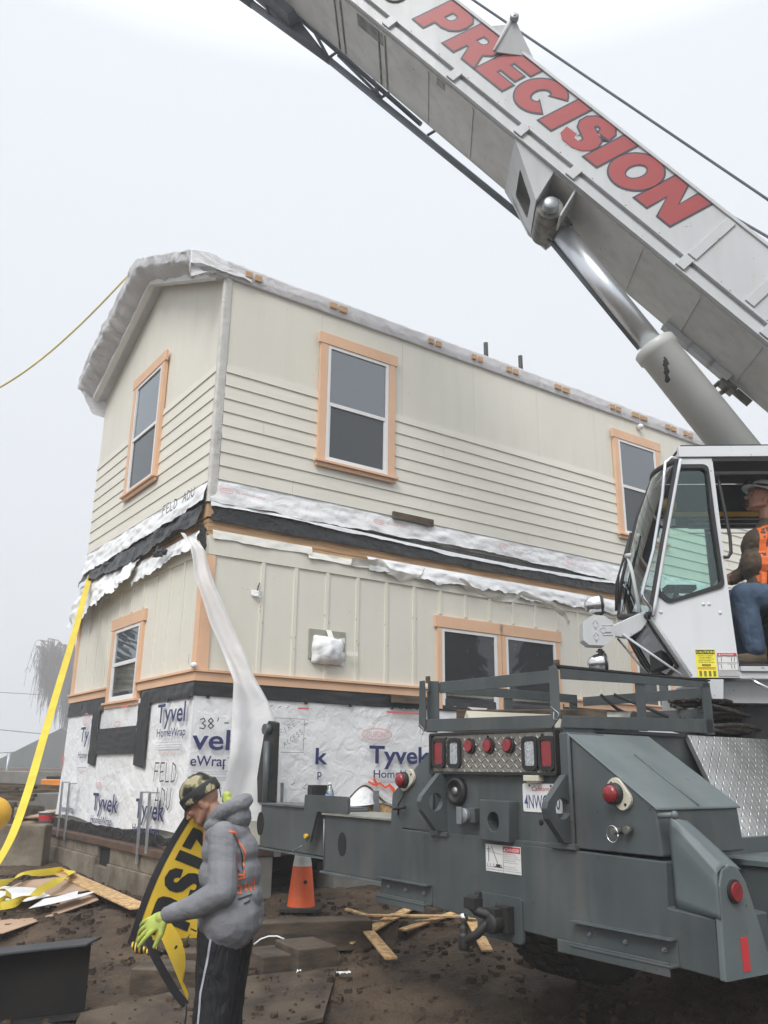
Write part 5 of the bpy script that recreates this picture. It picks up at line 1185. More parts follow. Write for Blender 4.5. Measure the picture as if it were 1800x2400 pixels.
# hoist cables over the boom
mb = MB(); mb.tube([BM(7, .30, 1.05), BM(2.35, .35, 1.20), BM(-1.45, .4, 1.50), BM(-3.5, .4, 1.62)], .014, 8); obj('hoist_cable', mb, 'jib', bo)
mb = MB(); mb.tube([BM(.15, .45, .83), BM(-1.0, .42, 1.06), BM(-1.75, .4, 1.17), BM(-3.5, .4, 1.4)], .014, 8); obj('hoist_cable', mb, 'jib', bo)
# stowed lattice jib on the far side
mb = MB()
JN = BW + .16
for e0, e1, h0, h1, r_ in ((-1., 3.3, .0, -.10, .04), (3.3, 4.6, -.10, -.20, .045), (4.6, 7.4, -.20, -.42, .05)): mb.tube([BM(e0, JN, h0), BM(e1, JN, h1)], r_, 8)
jb = obj('lattice_jib', mb, 'jib', cr)
mb = MB()
for e0, h0, e1, h1 in ((4.2, -.18, 3.9, .10), (3.9, .10, 3.35, -.10), (3.35, -.10, 3.3, .10), (3.3, .02, 2.45, -.06), (2.75, .08, 2.5, -.07), (2.5, -.07, 2.45, .05), (1.75, -.02, 1.7, .08), (4.9, .1, 4.3, -.18), (5.4, -.25, 4.9, .10), (6.0, .1, 5.4, -.26), (6.6, -.33, 6.0, .1)): mb.tube([BM(e0, JN, h0), BM(e1, JN - .05, h1)], .018, 6)
mb.tube([BM(1.9, JN - .02, .02), BM(7.4, JN - .02, .10)], .028, 8)
obj('jib_lacing', mb, 'jib', jb)
mb = MB(); mb.box(BM, (4.0, JN - .2, -.12), (4.75, JN + .02, .06)); mb.prism([BM(3.35, JN, -.08), BM(4.05, JN, -.14), BM(4.05, JN, .05)], [BM(3.35, JN + .02, -.08), BM(4.05, JN + .02, -.14), BM(4.05, JN + .02, .05)]); obj('jib_bracket', mb, 'jib', jb)
# cylinder bracket under the boom
br2 = [(.60, .02), (.21, -.45), (-.30, -.61), (-.12, -.33), (.05, .02)]
hl_ = [(.36, -.13), (.20, -.36), (-.05, -.44), (.02, -.33)]
mb = MB(); mb.holed(lambda a, b, d: BM(a, BW - .12 + d, b), [(.56, .0), (.30, -.16), (-.05, -.30), (-.30, -.30), (-.30, .0)], [], -.02, .02); bk = obj('cylinder_bracket', mb, 'boom', bo, bevel=.006)
FP = [BM(.60, .08, .0), BM(.15, .50, -.46)]
def FPl(a, b, d):  # front wrap plate of the bracket: a across, b down
    tl, trr, bl, brr = BM(.60, .05, .0), BM(.62, .07, .0), BM(.26, .70, -.38), BM(-.28, .34, -.60)
    P00, P10, P01, P11 = BM(.62, .04, .0), BM(.20, .03, -.0), BM(.235, .70, -.44), BM(-.30, .62, -.62)
    return P00.lerp(P10, a).lerp(P01.lerp(P11, a), b)
g0 = [BM(.54, .0, .0), BM(.55, .78, -.03), BM(-.09, .60, -.32), BM(-.08, .09, -.32)]
def QD(a, b, d):
    return (g0[0].lerp(g0[3], a)).lerp(g0[1].lerp(g0[2], a), b) + (V((0, 0, -1)) * .5 + uB * .5) * d
mb = MB(); mb.holed(QD, [(0, 0), (1, 0), (1, 1), (0, 1)], [roundpoly([(.34, .20), (.84, .26), (.82, .80), (.36, .76)], .05)], -.02, .0); obj('bracket_face', mb, 'boom', bk, bevel=.004)
for e_ in (.0, -.30):
    mb = MB(); mb.prism([BM(e_ + .03, .02, .0), BM(e_ - .06, .04 if e_ < 0 else .08, -.30), BM(e_ - .06, BW - .25, -.30), BM(e_ + .03, BW - .05, 0)], [BM(e_ + .01, .02, .0), BM(e_ - .08, .04 if e_ < 0 else .08, -.30), BM(e_ - .08, BW - .25, -.30), BM(e_ + .01, BW - .05, 0)]); obj('bracket_web', mb, 'boom', bk, bevel=.003)
mb = MB(); mb.prism([BM(.54, .0, 0), BM(-.08, .08, -.32), BM(.0, .01, .0)], [BM(.54, .02, 0), BM(-.08, .10, -.32), BM(.0, .03, .0)]); obj('bracket_cheek', mb, 'boom', bk, bevel=.003)
# lift cylinder
CN0 = .36
pt_, pb_ = SF(1.945, CN0, 7.02), SF(.42, CN0, 4.55)
pj_ = BM(-.20, .0, -.26)
dirc = (SF(.20, CN0, 4.20) - SF(1.90, CN0, 6.95)).normalized()
rt_ = SF(1.90, CN0, 6.95); bt_ = SF(1.035, CN0, 5.56)
dirc = (SF(.42, CN0, 4.55) - bt_).normalized() ; dirc = (bt_ - rt_).normalized()
mb = MB(); mb.tube([rt_ + dirc * .12, bt_ + dirc * .1], .105, 32); lc = obj('lift_cylinder', mb, 'rod', cr)
mb = MB(); mb.lathe(bt_, dirc, [(0, 0), (.185, 0), (.200, .015), (.200, .10), (.185, .115), (.185, 3.2), (0, 3.2)], 40); obj('cylinder_barrel', mb, mat('barrel_paint', (.56, .575, .56), .42, col2=(.50, .51, .48), scale=2, coat=.1), lc)
mb = MB()
for k in range(9):
    p = bt_ + dirc * (.22 + .06 * nz((k, 0, 0), 3) + .02 * k) ; u_ = (nB * -1 * math.cos(.5 + k * .07) + uB * math.sin(.5 + k * .07)).normalized(); u_ = (u_ - dirc * u_.dot(dirc)).normalized()
    mb.ell(p + u_ * .183, (.014 + .008 * (k % 3), .003, .03), (dirc.cross(u_), u_, dirc), nu=8, nv=6)
obj('chipped_paint', mb, 'blacksteel', lc)
hx = SF(1.975, .0, 7.05)
mb = MB(); hd = BM(-.20, CN0, -.24); mb.tube([hd - nB * .22, hd + nB * .22], .13, 24); mb.lathe(rt_ - dirc * .02, dirc, [(.13, 0), (.14, .05), (.125, .18), (.115, .20)], 28); obj('rod_eye', mb, 'steel', lc, bevel=.004)
mb = MB(); mb.lathe(hd - nB * .30, nB, [(0, 0), (.06, .0), (.075, .015), (.075, .10), (.10, .10), (.10, .5)], 24); obj('pivot_pin', mb, 'galv', lc)
mb = MB(); mb.tube([rt_ + dirc * .2 + uB * -.0 + nB * .17 - uB * .09, bt_ + nB * .2 - uB * .12], .022, 8); mb.tube([rt_ + dirc * .1 + uB * .10 + nB * .12, bt_ + nB * .05 + uB * .11], .03, 8); obj('hydraulic_pipe', mb, 'jib', lc)
# brackets under the boom near the base
for e_, l_ in ((-1.68, .35), (-2.0, .3), (-2.25, .25)):
    mb = MB(); mb.box(BM, (e_ - l_, BW - .10, -.09), (e_, BW - .02, -.015)); obj('belly_bracket', mb, 'boom', bo, bevel=.004)
mb = MB(); mb.box(BM, (-2.62, BW - .08, -.12), (-2.45, BW + .05, -.06)); mb.tube([BM(-2.45, BW + .02, -.08), BM(-2.45, BW + .02, -.16)], .02, 8); mb.tube([BM(-2.55, BW - .02, -.14), BM(-2.52, BW + .12, -.14)], .025, 8); mb.box(BM, (-2.8, BW - .02, -.10), (-2.62, BW + .02, -.03)); obj('hose_guide', mb, 'steel', bo, bevel=.003)
# ---- things carried on the deck
mb = MB(); mb.prism([TK(-.86, .14, 2.0), TK(-.86, .26, 2.0), TK(-.86, .26, 2.155), TK(-.86, .14, 2.15)], [TK(.5 - .3, .30, 2.0), TK(.2, .42, 2.0), TK(.2, .42, 2.11), TK(.2, .30, 2.11)])
obj('timber', mb, 'oldwood', bevel=.008, label='dark weathered timber lying in the rack on the crane deck', cat='timber')
mb = MB(); 
pfA = [(0, .0), (.05, .10), (.10, .0), (.094, .0), (.05, .088), (.006, .0)]
mb.prism([TK(-.70 + a, .05, 2.03 + b) for a, b in pfA], [TK(.0 + a, .30, 2.0 + b * .8) for a, b in pfA]); mb.lathe(TK(-.615, .07, 2.085), (tS + V((0, 0, .5)) - tF * .3), [(0, 0), (.012, 0), (.012, .004), (0, .004)], 10, mi=1)
obj('angle_iron', mb, ['cream', 'dark'], bevel=.001, label='cream painted angle iron lying in the crane rack before the timber', cat='angle iron')
mb = MB()
for k in range(34):
    f0 = 1.50 + random.uniform(0, .12); s0 = random.uniform(-.35, .12); zz = 2.02 + (k % 8) * .030; pts = []
    ph = random.uniform(0, 3)
    for j in range(28):
        t = j / 27; pts.append(TK(s0 + .06 * math.sin(ph + 5 * t), f0 + 2.3 * t, zz + .035 * math.sin(ph * 2 + 7 * t) * min(1, t * 5 + .3)))
    r_ = .015
    mb.tube(pts, r_, 8)
obj('wire_rope_coil', mb, 'wirerope', label='tangled bundle of dark wire rope heaped on the crane deck', cat='wire rope')
mb = MB(); mb.tube([TK(-.5, 1.35, 2.30), TK(-.4, 1.45, 2.24), TK(-.2, 1.55, 2.14), TK(-.1, 1.7, 2.08)], .012, 8); mb.tube([TK(-.58, 1.3, 2.30), TK(-.52, 1.4, 2.20), TK(-.42, 1.6, 2.10)], .012, 8); obj('hydraulic_hose', mb, 'rubber', label='two short black hoses curling down behind the crane rack', cat='hose')
mb = MB(); mb.tube([TK(-.90, 1.15, 2.09), TK(-.25, 1.25, 2.09)], .075, 20); obj('pipe_drum', mb, 'steel', label='dull metal cylinder lying across the crane deck inside the rack', cat='drum')
# bottle on the outrigger
bb = TK(-2.39, .12, 1.427)
mb = MB(); mb.lathe(bb, (0, 0, 1), [(0, .002), (.030, .0), (.034, .008), (.034, .06), (.030, .075), (.034, .09), (.034, .14), (.030, .165), (.016, .19), (.014, .21), (0, .21)], 20)
bt = obj('water_bottle', mb, 'bottle', label='small clear water bottle standing on the grey outrigger beam', cat='bottle')
mb = MB(); mb.lathe(bb + V((0, 0, .208)), (0, 0, 1), [(0, 0), (.016, 0), (.016, .018), (0, .018)], 14); obj('bottle_cap', mb, 'signwhite', bt)
mb = MB(); mb.lathe(bb + V((0, 0, .095)), (0, 0, 1), [(.0348, 0), (.0348, .045)], 20); obj('bottle_label', mb, mat('bottle_label', (.35, .5, .7), .4, col2=(.05, .16, .45), scale=14), bt)
# ================================================================== PEOPLE
M['skin'] = mat('skin', (.36, .19, .13), .5, var=.08, scale=12, bump=.0006, bscale=200, spec=.4)
M['skin2'] = mat('skin_ruddy', (.40, .20, .14), .5, var=.1, scale=12, bump=.0006, bscale=200, spec=.4)
M['hair'] = mat('short_hair', (.05, .035, .028), .8, var=.3, scale=60, bump=.002, bscale=150)
M['hoodie'] = mat('grey_fleece', (.195, .20, .215), .92, var=.09, scale=9, bump=.0015, bscale=160, bump2=.012, b2scale=7, spec=.2)
M['pants'] = mat('black_track_pants', (.018, .019, .022), .7, var=.2, scale=6, bump=.01, bscale=8, spec=.3)
M['glove'] = mat('lime_glove', (.42, .50, .09), .7, col2=(.28, .34, .08), scale=14, bump=.001, bscale=90)
M['glovegrip'] = mat('grey_glove_grip', (.14, .15, .09), .6, col2=(.08, .085, .06), scale=20)
M['jacket'] = mat('brown_jacket', (.105, .075, .05), .85, var=.15, scale=8, bump=.008, bscale=9)
M['vest'] = mat('orange_vest', (.85, .17, .03), .6, var=.06, scale=8, bump=.004, bscale=12)
M['lime'] = mat('lime_tape', (.75, .85, .10), .4)
M['silver'] = mat('silver_tape', (.30, .29, .27), .4)
M['jeans'] = mat('blue_jeans', (.035, .062, .11), .8, col2=(.06, .10, .16), scale=7, bump=.006, bscale=12)
def creases(m, sc=7., dist=.02, st=(1, 1, 1)):
    N, L, B = nt(m); tc = N.new('ShaderNodeTexCoord'); mp = N.new('ShaderNodeMapping'); mp.inputs['Scale'].default_value = st; L.new(tc.outputs['Object'], mp.inputs[0])
    n = N.new('ShaderNodeTexNoise'); n.inputs['Scale'].default_value = sc; n.inputs['Detail'].default_value = 2.5; n.inputs['Distortion'].default_value = .7; L.new(mp.outputs[0], n.inputs['Vector'])
    s = N.new('ShaderNodeMath'); s.operation = 'SUBTRACT'; s.inputs[1].default_value = .5; L.new(n.outputs['Fac'], s.inputs[0])
    a = N.new('ShaderNodeMath'); a.operation = 'ABSOLUTE'; L.new(s.outputs[0], a.inputs[0]); p = N.new('ShaderNodeMath'); p.operation = 'POWER'; p.inputs[1].default_value = .55; L.new(a.outputs[0], p.inputs[0])
    bp = N.new('ShaderNodeBump'); bp.inputs['Distance'].default_value = dist; L.new(p.outputs[0], bp.inputs['Height'])
    if B.inputs['Normal'].links: L.new(B.inputs['Normal'].links[0].from_socket, bp.inputs['Normal'])
    L.new(bp.outputs[0], B.inputs['Normal'])
creases(M['hoodie'], 3.6, .0075, (1, 1, 1.9)); creases(M['pants'], 6, .02, (2.2, 2.2, .8)); creases(M['jeans'], 5, .009, (1.5, 1.5, 1)); creases(M['jacket'], 5, .010); creases(M['vest'], 5, .007)
M['camo'] = mat('camo', (.28, .24, .14), .9)
N, L, B = nt(M['camo'])
tc = N.new('ShaderNodeTexCoord'); n = N.new('ShaderNodeTexNoise'); n.inputs['Scale'].default_value = 13; n.inputs['Detail'].default_value = 1.5; n.inputs['Distortion'].default_value = .8
L.new(tc.outputs['Object'], n.inputs['Vector'])
r = N.new('ShaderNodeValToRGB'); r.color_ramp.interpolation = 'CONSTANT'; e = r.color_ramp.elements
e[0].color = (.012, .011, .010, 1); e[1].position = .46; e[1].color = (.055, .045, .03, 1)
q = e.new(.51); q.color = (.14, .14, .07, 1); q = e.new(.57); q.color = (.33, .29, .18, 1)
L.new(n.outputs['Fac'], r.inputs[0]); L.new(r.outputs[0], B.inputs['Base Color'])

def head(mb, c, f, up_, s=1., beard=False):
    """skull, face and ears; c centre of the skull, f facing direction, up_ crown direction"""
    f = V(f).normalized(); up_ = V(up_); up_ = (up_ - f * up_.dot(f)).normalized(); sd_ = f.cross(up_)
    ax = (f, sd_, up_)
    P = lambda a, b, h: V(c) + f * a * s + sd_ * b * s + up_ * h * s
    mb.ell(P(-.012, 0, .02), (.098 * s, .076 * s, .092 * s), ax)
    mb.ell(P(.022, 0, -.035), (.070 * s, .060 * s, .080 * s), ax)
    mb.ell(P(.062, 0, -.098), (.026 * s, .026 * s, .022 * s), ax)           # chin
    mb.cap(P(.055, -.034, -.088), P(-.02, -.058, -.045), .020 * s, .022 * s); mb.cap(P(.055, .034, -.088), P(-.02, .058, -.045), .020 * s, .022 * s)
    mb.cap(P(.084, -.032, .012), P(.084, .032, .012), .013 * s, .013 * s)    # brow
    mb.cap(P(.086, 0, .002), P(.112, 0, -.034), .009 * s, .013 * s)          # nose
    mb.ell(P(.100, .012, -.038), (.010 * s, .008 * s, .008 * s), ax); mb.ell(P(.100, -.012, -.038), (.010 * s, .008 * s, .008 * s), ax)
    mb.cap(P(.083, -.018, -.064), P(.083, .018, -.064), .0085 * s, .0085 * s); mb.cap(P(.081, -.016, -.077), P(.081, .016, -.077), .0085 * s, .0085 * s)
    for b in (-.04, .04): mb.ell(P(.066, b, -.022), (.022 * s, .018 * s, .02 * s), ax)   # cheeks
    for b in (-1, 1):
        mb.ell(P(-.012, b * .077, -.018), (.018 * s, .008 * s, .030 * s), ax)
        mb.ell(P(-.012, b * .083, -.008), (.013 * s, .006 * s, .018 * s), ax)
    return P
def hand5(mb, w_, d, pn, curls, thumb=1, s=1., spread=.12, touch=None):
    """w_ wrist, d palm direction, pn back-of-hand normal; curls per finger (radians per joint)"""
    d = V(d).normalized(); pn = V(pn); pn = (pn - d * pn.dot(d)).normalized(); x = d.cross(pn) * thumb
    w_ = V(w_)
    mb.ell(w_ + d * .045 * s, (.052 * s, .040 * s, .016 * s), (d, x, pn)); mb.cap(w_ - d * .03 * s, w_ + d * .02 * s, .026 * s, .027 * s)
    for k, (off, ln) in enumerate(((.031, .072), (.011, .080), (-.010, .075), (-.030, .060))):
        p = w_ + d * .078 * s + x * off * s; a = 0; dd = (d + x * (off * spread * 30)).normalized()
        mb.cap(w_ + d * .03 * s + x * off * .7 * s, p, .0115 * s, .0105 * s)
        for j, fr_ in enumerate((.46, .31, .23)):
            a += curls[k] * (1, 1.2, .8)[j]
            v = dd * math.cos(a) - pn * math.sin(a); q = p + v * ln * fr_ * s
            mb.cap(p, q, (.0102 - .0010 * j) * s, (.0094 - .0010 * j) * s); p = q
    p = w_ + d * .018 * s + x * .026 * s; v = (d * .6 + x * .8 - pn * .25).normalized()
    mb.cap(p, p + v * .042 * s, .0155 * s, .0125 * s); p2 = p + v * .042 * s; v2 = (d * .85 + x * .45 - pn * .35).normalized()
    mb.cap(p2, p2 + v2 * .030 * s, .0118 * s, .010 * s); mb.cap(p2 + v2 * .030 * s, p2 + v2 * .052 * s, .010 * s, .0085 * s)

# ---- worker with the banner
GZ = gz0(-.85, 5.0)
wk = thing('person', V((-.85, 5.0, GZ)), 'worker in grey hoodie and camouflage beanie looking down at a yellow banner', 'person')
HC = V((-1.012, 5.02, 1.575)); HF = V((-.80, .10, -.60)); HU = V((-.58, 0, .80))
mb = MB(); Pn = head(mb, HC, HF, HU, 1.0)
mb.cap(HC + V((.05, 0, -.04)), V((-.86, 5.02, 1.42)), .058, .066)
mb.cap((-.86, 5.02, 1.40), (-.83, 5.02, .95), .13, .13); 
for y_ in (4.90, 5.12):
    mb.cap((-.83, y_, .92), (-.845, y_ - .01, .50), .10, .065); mb.cap((-.845, y_ - .01, .50), (-.83, y_, GZ + .08), .06, .042); mb.cap((-.83, y_, GZ + .05), (-.97, y_, GZ + .035), .045, .03)
mb.cap((-.86, 4.86, 1.40), (-.835, 4.76, 1.13), .055, .045); mb.cap((-.835, 4.76, 1.13), (-1.10, 4.80, 1.02), .042, .032)
mb.cap((-.88, 5.18, 1.40), (-.86, 5.30, 1.15), .055, .045); mb.cap((-.86, 5.30, 1.15), (-1.00, 5.34, 1.20), .042, .030)
bd = obj('body', mb, 'skin', wk); voxel(bd, .0052, 5)
for b in (-1, 1):
    mb = MB(); mb.ell(Pn(.079, b * .028, -.006), (.009, .013, .005), None, 12, 8); obj('eye_shadow', mb, 'hair', wk)
mb = MB(); mb.cap(Pn(.091, -.02, -.0715), Pn(.091, .02, -.0715), .0028, .0028); obj('mouth_line', mb, 'hair', wk)
for b in (-1, 1):
    mb = MB(); mb.cap(Pn(.092, b * .014, .018), Pn(.082, b * .044, .018), .005, .004); obj('eyebrow', mb, 'hair', wk)
# beanie
f_ = HF.normalized(); u_ = (HU - f_ * HU.dot(f_)).normalized(); s_ = f_.cross(u_)
mb = MB(); mb.ell(HC + u_ * .030 - f_ * .014, (.120, .101, .122), (f_, s_, u_), 28, 16, a1=math.pi * .56); bn = obj('beanie', mb, 'camo', wk)
dd_ = bn.modifiers.new('d', 'DISPLACE'); tx = bpy.data.textures.new('bn', 'CLOUDS'); tx.noise_scale = .06; dd_.texture = tx; dd_.strength = .018
mb = MB(); c = HC + u_ * .034 - f_ * .014
mb.lathe(V((0, 0, 0)), (0, 0, 1), [(.93, -.030), (.975, -.026), (.99, -.01), (1.0, .012), (.995, .028), (.96, .034)], 32)
mb.v = [c + f_ * p.x * .121 + s_ * p.y * .101 + u_ * p.z for p in [V((q.x, q.y, q.z)) for q in mb.v]]
mb2 = MB(); mb2.v = mb.v; mb2.f = mb.f; mb2.sm = mb.sm; mb2.mi = mb.mi; obj('beanie_cuff', mb2, 'black', wk)
# hoodie
mb = MB()
for x, z, rx, ry, rz in ((-.818, .99, .168, .215, .07), (-.815, 1.08, .178, .215, .12), (-.825, 1.20, .172, .215, .14), (-.835, 1.32, .158, .215, .12), (-.85, 1.40, .125, .21, .085)):
    mb.ell((x, 5.02, z), (rx, ry, rz))
mb.cap((-.87, 5.02, 1.44), (-.90, 5.02, 1.475), .095, .085)
mb.cap((-.85, 4.86, 1.40), (-.815, 4.75, 1.14), .082, .076); mb.cap((-.815, 4.75, 1.14), (-.95, 4.76, 1.07), .074, .062); mb.cap((-.95, 4.76, 1.07), (-1.075, 4.79, 1.03), .060, .047)
mb.cap((-.85, 5.18, 1.40), (-.85, 5.30, 1.15), .08, .07); mb.cap((-.85, 5.30, 1.15), (-.97, 5.34, 1.19), .066, .05)
mb.cap((-.80, 4.90, .985), (-.80, 5.14, .985), .16, .16)
hd_ = obj('hoodie', mb, 'hoodie', wk); voxel(hd_, .0075, 7, .012, .13)
mb = MB()
for k in range(24):
    t = k / 23; a = -2.3 + 4.6 * t; p = V((-.845 + .085 * math.cos(a) , 5.02 + .115 * math.sin(a), 1.535 + .045 * math.cos(a) + .01 * math.sin(a * 3)))
    q = V((-.845 + .085 * math.cos(a + .2), 5.02 + .115 * math.sin(a + .2), 1.535 + .045 * math.cos(a + .2)))
    mb.cap(p, q, .038, .038, 8)
mb.ell((-.81, 5.02, 1.49), (.085, .13, .085)); mb.ell((-.79, 5.02, 1.555), (.05, .085, .055)); mb.cap((-.90, 4.93, 1.46), (-.95, 4.95, 1.45), .035, .03); mb.cap((-.955, 5.0, 1.43), (-.90, 5.05, 1.45), .03, .04)
ho_ = obj('hood', mb, 'hoodie', wk); voxel(ho_, .0065, 4, .012, .04)
mb = MB(); mb.cap((-1.060, 4.787, 1.035), (-1.098, 4.797, 1.022), .050, .043); mb.cap((-.975, 4.80, .955), (-.96, 4.86, .935), .004, .004); obj('sleeve_cuff', mb, 'hoodie', wk)
# hem band
mb = MB(); mb.lathe((-.812, 5.02, .915), (0, 0, 1), [(.94, .0), (1.0, .01), (1.0, .055), (.95, .065)], 40)
mb.v = [V((-.812 + (p.x + .812) * .172, 5.02 + (p.y - 5.02) * .212, p.z)) for p in mb.v]; obj('hem_band', mb, 'hoodie', wk)
# glove on the near hand, and the far one
mb = MB(); hand5(mb, (-1.11, 4.80, 1.015), (-.86, .02, -.50), (-.30, -.80, .50), (.12, .20, .26, .30), thumb=-1, s=1.22, spread=.30)
gl = obj('glove', mb, 'glove', wk); voxel(gl, .0034, 2)
mb = MB(); hand5(mb, (-1.00, 5.34, 1.20), (-.90, -.1, .25), (-.2, .8, .5), (.5, .5, .6, .6), thumb=-1, s=1.1); gl = obj('glove', mb, 'glove', wk); voxel(gl, .0036, 2)
# grey rubber grip on the finger tips
d_ = V((-.90, .02, -.36)).normalized()
# spare glove tucked between hat and hood, with a stick pencil
mb = MB(); mb.ell((-.875, 4.99, 1.595), (.030, .02, .035)); mb.cap((-.885, 4.98, 1.60), (-.905, 4.97, 1.635), .010, .008); mb.cap((-.87, 4.98, 1.61), (-.875, 4.97, 1.645), .010, .009); mb.cap((-.86, 4.985, 1.61), (-.848, 4.98, 1.64), .009, .008)
mb = MB(); mb.ell((-.868, 5.0, 1.592), (.028, .022, .036)); mb.ell((-.855, 4.99, 1.575), (.026, .02, .024))
sg = obj('tucked_glove', mb, 'glove', wk); voxel(sg, .005, 1, .012, .02)
mb = MB(); mb.cap((-.895, 4.97, 1.60), (-.91, 4.965, 1.665), .0035, .003, 6); obj('pencil', mb, 'black', wk)
# trousers
mb = MB()
for y_ in (4.90, 5.12):
    k = -.01 if y_ < 5 else .015
    mb.cap((-.825 + k, y_, .93), (-.845 + k, y_, .52), .125, .098); mb.cap((-.845 + k, y_, .52), (-.84 + k, y_, GZ + .12), .098, .088)
mb.ell((-.82, 5.01, .93), (.15, .20, .10))
pn_ = obj('trousers', mb, 'pants', wk); voxel(pn_, .009, 5, .02, .09)
for y_ in (4.90, 5.12):
    mb = MB(); mb.cap((-.83, y_, GZ + .05), (-.98, y_, GZ + .04), .055, .045); mb.ell((-.83, y_, GZ + .08), (.06, .05, .08)); b_ = obj('boot', mb, 'blacksteel', wk); voxel(b_, .008, 3)
bpy.context.view_layer.update()
from mathutils.bvhtree import BVHTree
dg = bpy.context.evaluated_depsgraph_get()
def surf(o): return BVHTree.FromObject(o, dg), o.matrix_world.copy()
def onto(o, sf_, org, d, lift=.003):
    bv, mw = sf_; p, n, i, ds = bv.ray_cast(mw.inverted() @ V(org), V(d))
    return (mw @ p + n * lift) if p is not None else None
def decal(o, name, m, strokes, frm, d, w_, par, lift=.003):
    sf_ = surf(o); mb = MB()
    for st in strokes:
        pts = []
        for i in range(len(st) - 1):
            for k in range(6):
                t = k / 6; pts.append((st[i][0] * (1 - t) + st[i + 1][0] * t, st[i][1] * (1 - t) + st[i + 1][1] * t))
        pts.append(st[-1])
        rl_ = []
        for i, (a, b) in enumerate(pts):
            a2, b2 = pts[min(i + 1, len(pts) - 1)]; a1, b1 = pts[max(i - 1, 0)]; tv = V((a2 - a1, b2 - b1, 0)); tv = tv.normalized() if tv.length > 0 else V((1, 0, 0)); nn = V((-tv.y, tv.x, 0)) * w_ / 2
            p, q = onto(o, sf_, frm(a + nn.x, b + nn.y), d, lift), onto(o, sf_, frm(a - nn.x, b - nn.y), d, lift)
            if p is None or q is None:
                rl_.append(None); continue
            rl_.append((p, q))
        for i in range(len(rl_) - 1):
            if rl_[i] and rl_[i + 1]: mb.add([rl_[i][0], rl_[i + 1][0], rl_[i + 1][1], rl_[i][1]], [(0, 1, 2, 3)])
    return obj(name, mb, m, par, recalc=False) if mb.v else None
BD = V((-.75, .66, 0)).normalized(); BX = V((.66, .75, 0)).normalized()
bfrm = lambda a, b: V((-.83, 5.02, 0)) - BD * .6 + BX * (a + .0) + V((0, 0, b))
M['print_orange'] = mat('print_orange', (.80, .16, .05), .6)
decal(hd_, 'back_print', 'print_orange', [[(-.155, 1.43), (-.11, 1.425), (-.07, 1.36), (-.04, 1.31)], [(-.11, 1.33), (-.12, 1.26), (-.10, 1.215), (-.06, 1.21), (-.05, 1.235)], [(-.05, 1.31), (-.05, 1.25)], [(-.05, 1.20), (-.10, 1.19), (-.105, 1.165), (-.06, 1.155), (-.065, 1.12), (-.11, 1.125)], [(-.04, 1.17), (-.03, 1.13), (-.01, 1.165), (.0, 1.125), (.02, 1.17)], [(.03, 1.19), (.035, 1.13)]], bfrm, BD, .0095, wk)
decal(hd_, 'back_print', 'black', [[(-.13, 1.415), (-.085, 1.35), (-.055, 1.28), (-.065, 1.235)], [(-.10, 1.31), (-.105, 1.25), (-.085, 1.225)], [(-.10, 1.095), (.0, 1.11)], [(-.08, 1.075), (-.02, 1.085)]], bfrm, BD, .0065, wk, .0045)
SDv = V((0.12, 1, 0)).normalized(); sfrm = lambda a, b: V((a, 4.3, b))
decal(pn_, 'side_stripe', 'inkgrey', [[(-.865, .92), (-.88, .80), (-.905, .66), (-.91, .50), (-.905, .35), (-.90, .18)]], sfrm, V((0, 1, 0)), .011, wk)

# ---- banner
O_ = V((-1.375, 5.14, .86)); aD = V((.275, .0, .65)).normalized(); bDv = V((.90, .16, -.38)).normalized(); nD = aD.cross(bDv)
if nD.y > 0: nD = -nD
def BN(a, b, d):
    bow = .035 * math.sin(math.pi * min(1, max(0, a / .75)))
    return O_ + aD * a + bDv * (b - bow * (1 - b * 1.2)) + nD * (d + .02 * math.sin(a * 7 + b * 5) + .012 * math.sin(b * 16 + a * 3)) + V((0, 0, .08 * min(0, a)))
bnr = thing('banner', BN(.3, .2, 0), 'yellow oversize load banner with black letters and black edge, held by the worker', 'banner')
mb = MB(); mb.grid(lambda s, t: BN(-.02 + .80 * s + (.42 * (.40 - .10 * s) * t) * (1 - s), .0 + (.40 - .10 * s) * t, 0), 60, 36)
M['vinyl_y'] = mat('yellow_vinyl', (.72, .49, .04), .35, var=.1, scale=5, bump=.004, bscale=9)
M['vinyl_k'] = mat('black_vinyl', (.025, .026, .03), .35, var=.15, scale=5, bump=.004, bscale=9)
sh_ = obj('vinyl_sheet', mb, 'vinyl_y', bnr)
def BNs(mbx, poly, hol=[], lift=.003):
    """letter shape laid onto the curved sheet"""
    tmp = MB(); tmp.holed(lambda a, b, d: V((a, b, 0)), poly, hol, 0, 0)
    nf = len(tmp.f)
    bm = bmesh.new(); vs = {}
    loops = [poly] + hol; flat = [p for l in loops for p in l]
    tt = tessellate_polygon([[V((p[0], p[1], 0)) for p in l] for l in loops])
    bv = [bm.verts.new((p[0], p[1], 0)) for p in flat]
    for f in tt:
        try: bm.faces.new([bv[i] for i in f])
        except ValueError: pass
    bmesh.ops.subdivide_edges(bm, edges=bm.edges, cuts=3, use_grid_fill=True)
    bm.verts.ensure_lookup_table(); bm.verts.index_update()
    mbx.add([BN(v.co.x, v.co.y, lift) for v in bm.verts], [[v.index for v in f.verts] for f in bm.faces if BN(f.calc_center_median().x, f.calc_center_median().y, 0).z > .872], True); bm.free()
mb = MB(); mb.grid(lambda s, t: BN(-.02 + .78 * s, -.004 + .036 * t, .003), 60, 4); obj('edge_band', mb, 'vinyl_k', bnr)
LT['Z'] = ([(0, 0), (.9, 0), (.9, .24), (.42, .24), (.9, .78), (.9, 1), (.02, 1), (.02, .76), (.50, .76), (0, .22)], [])
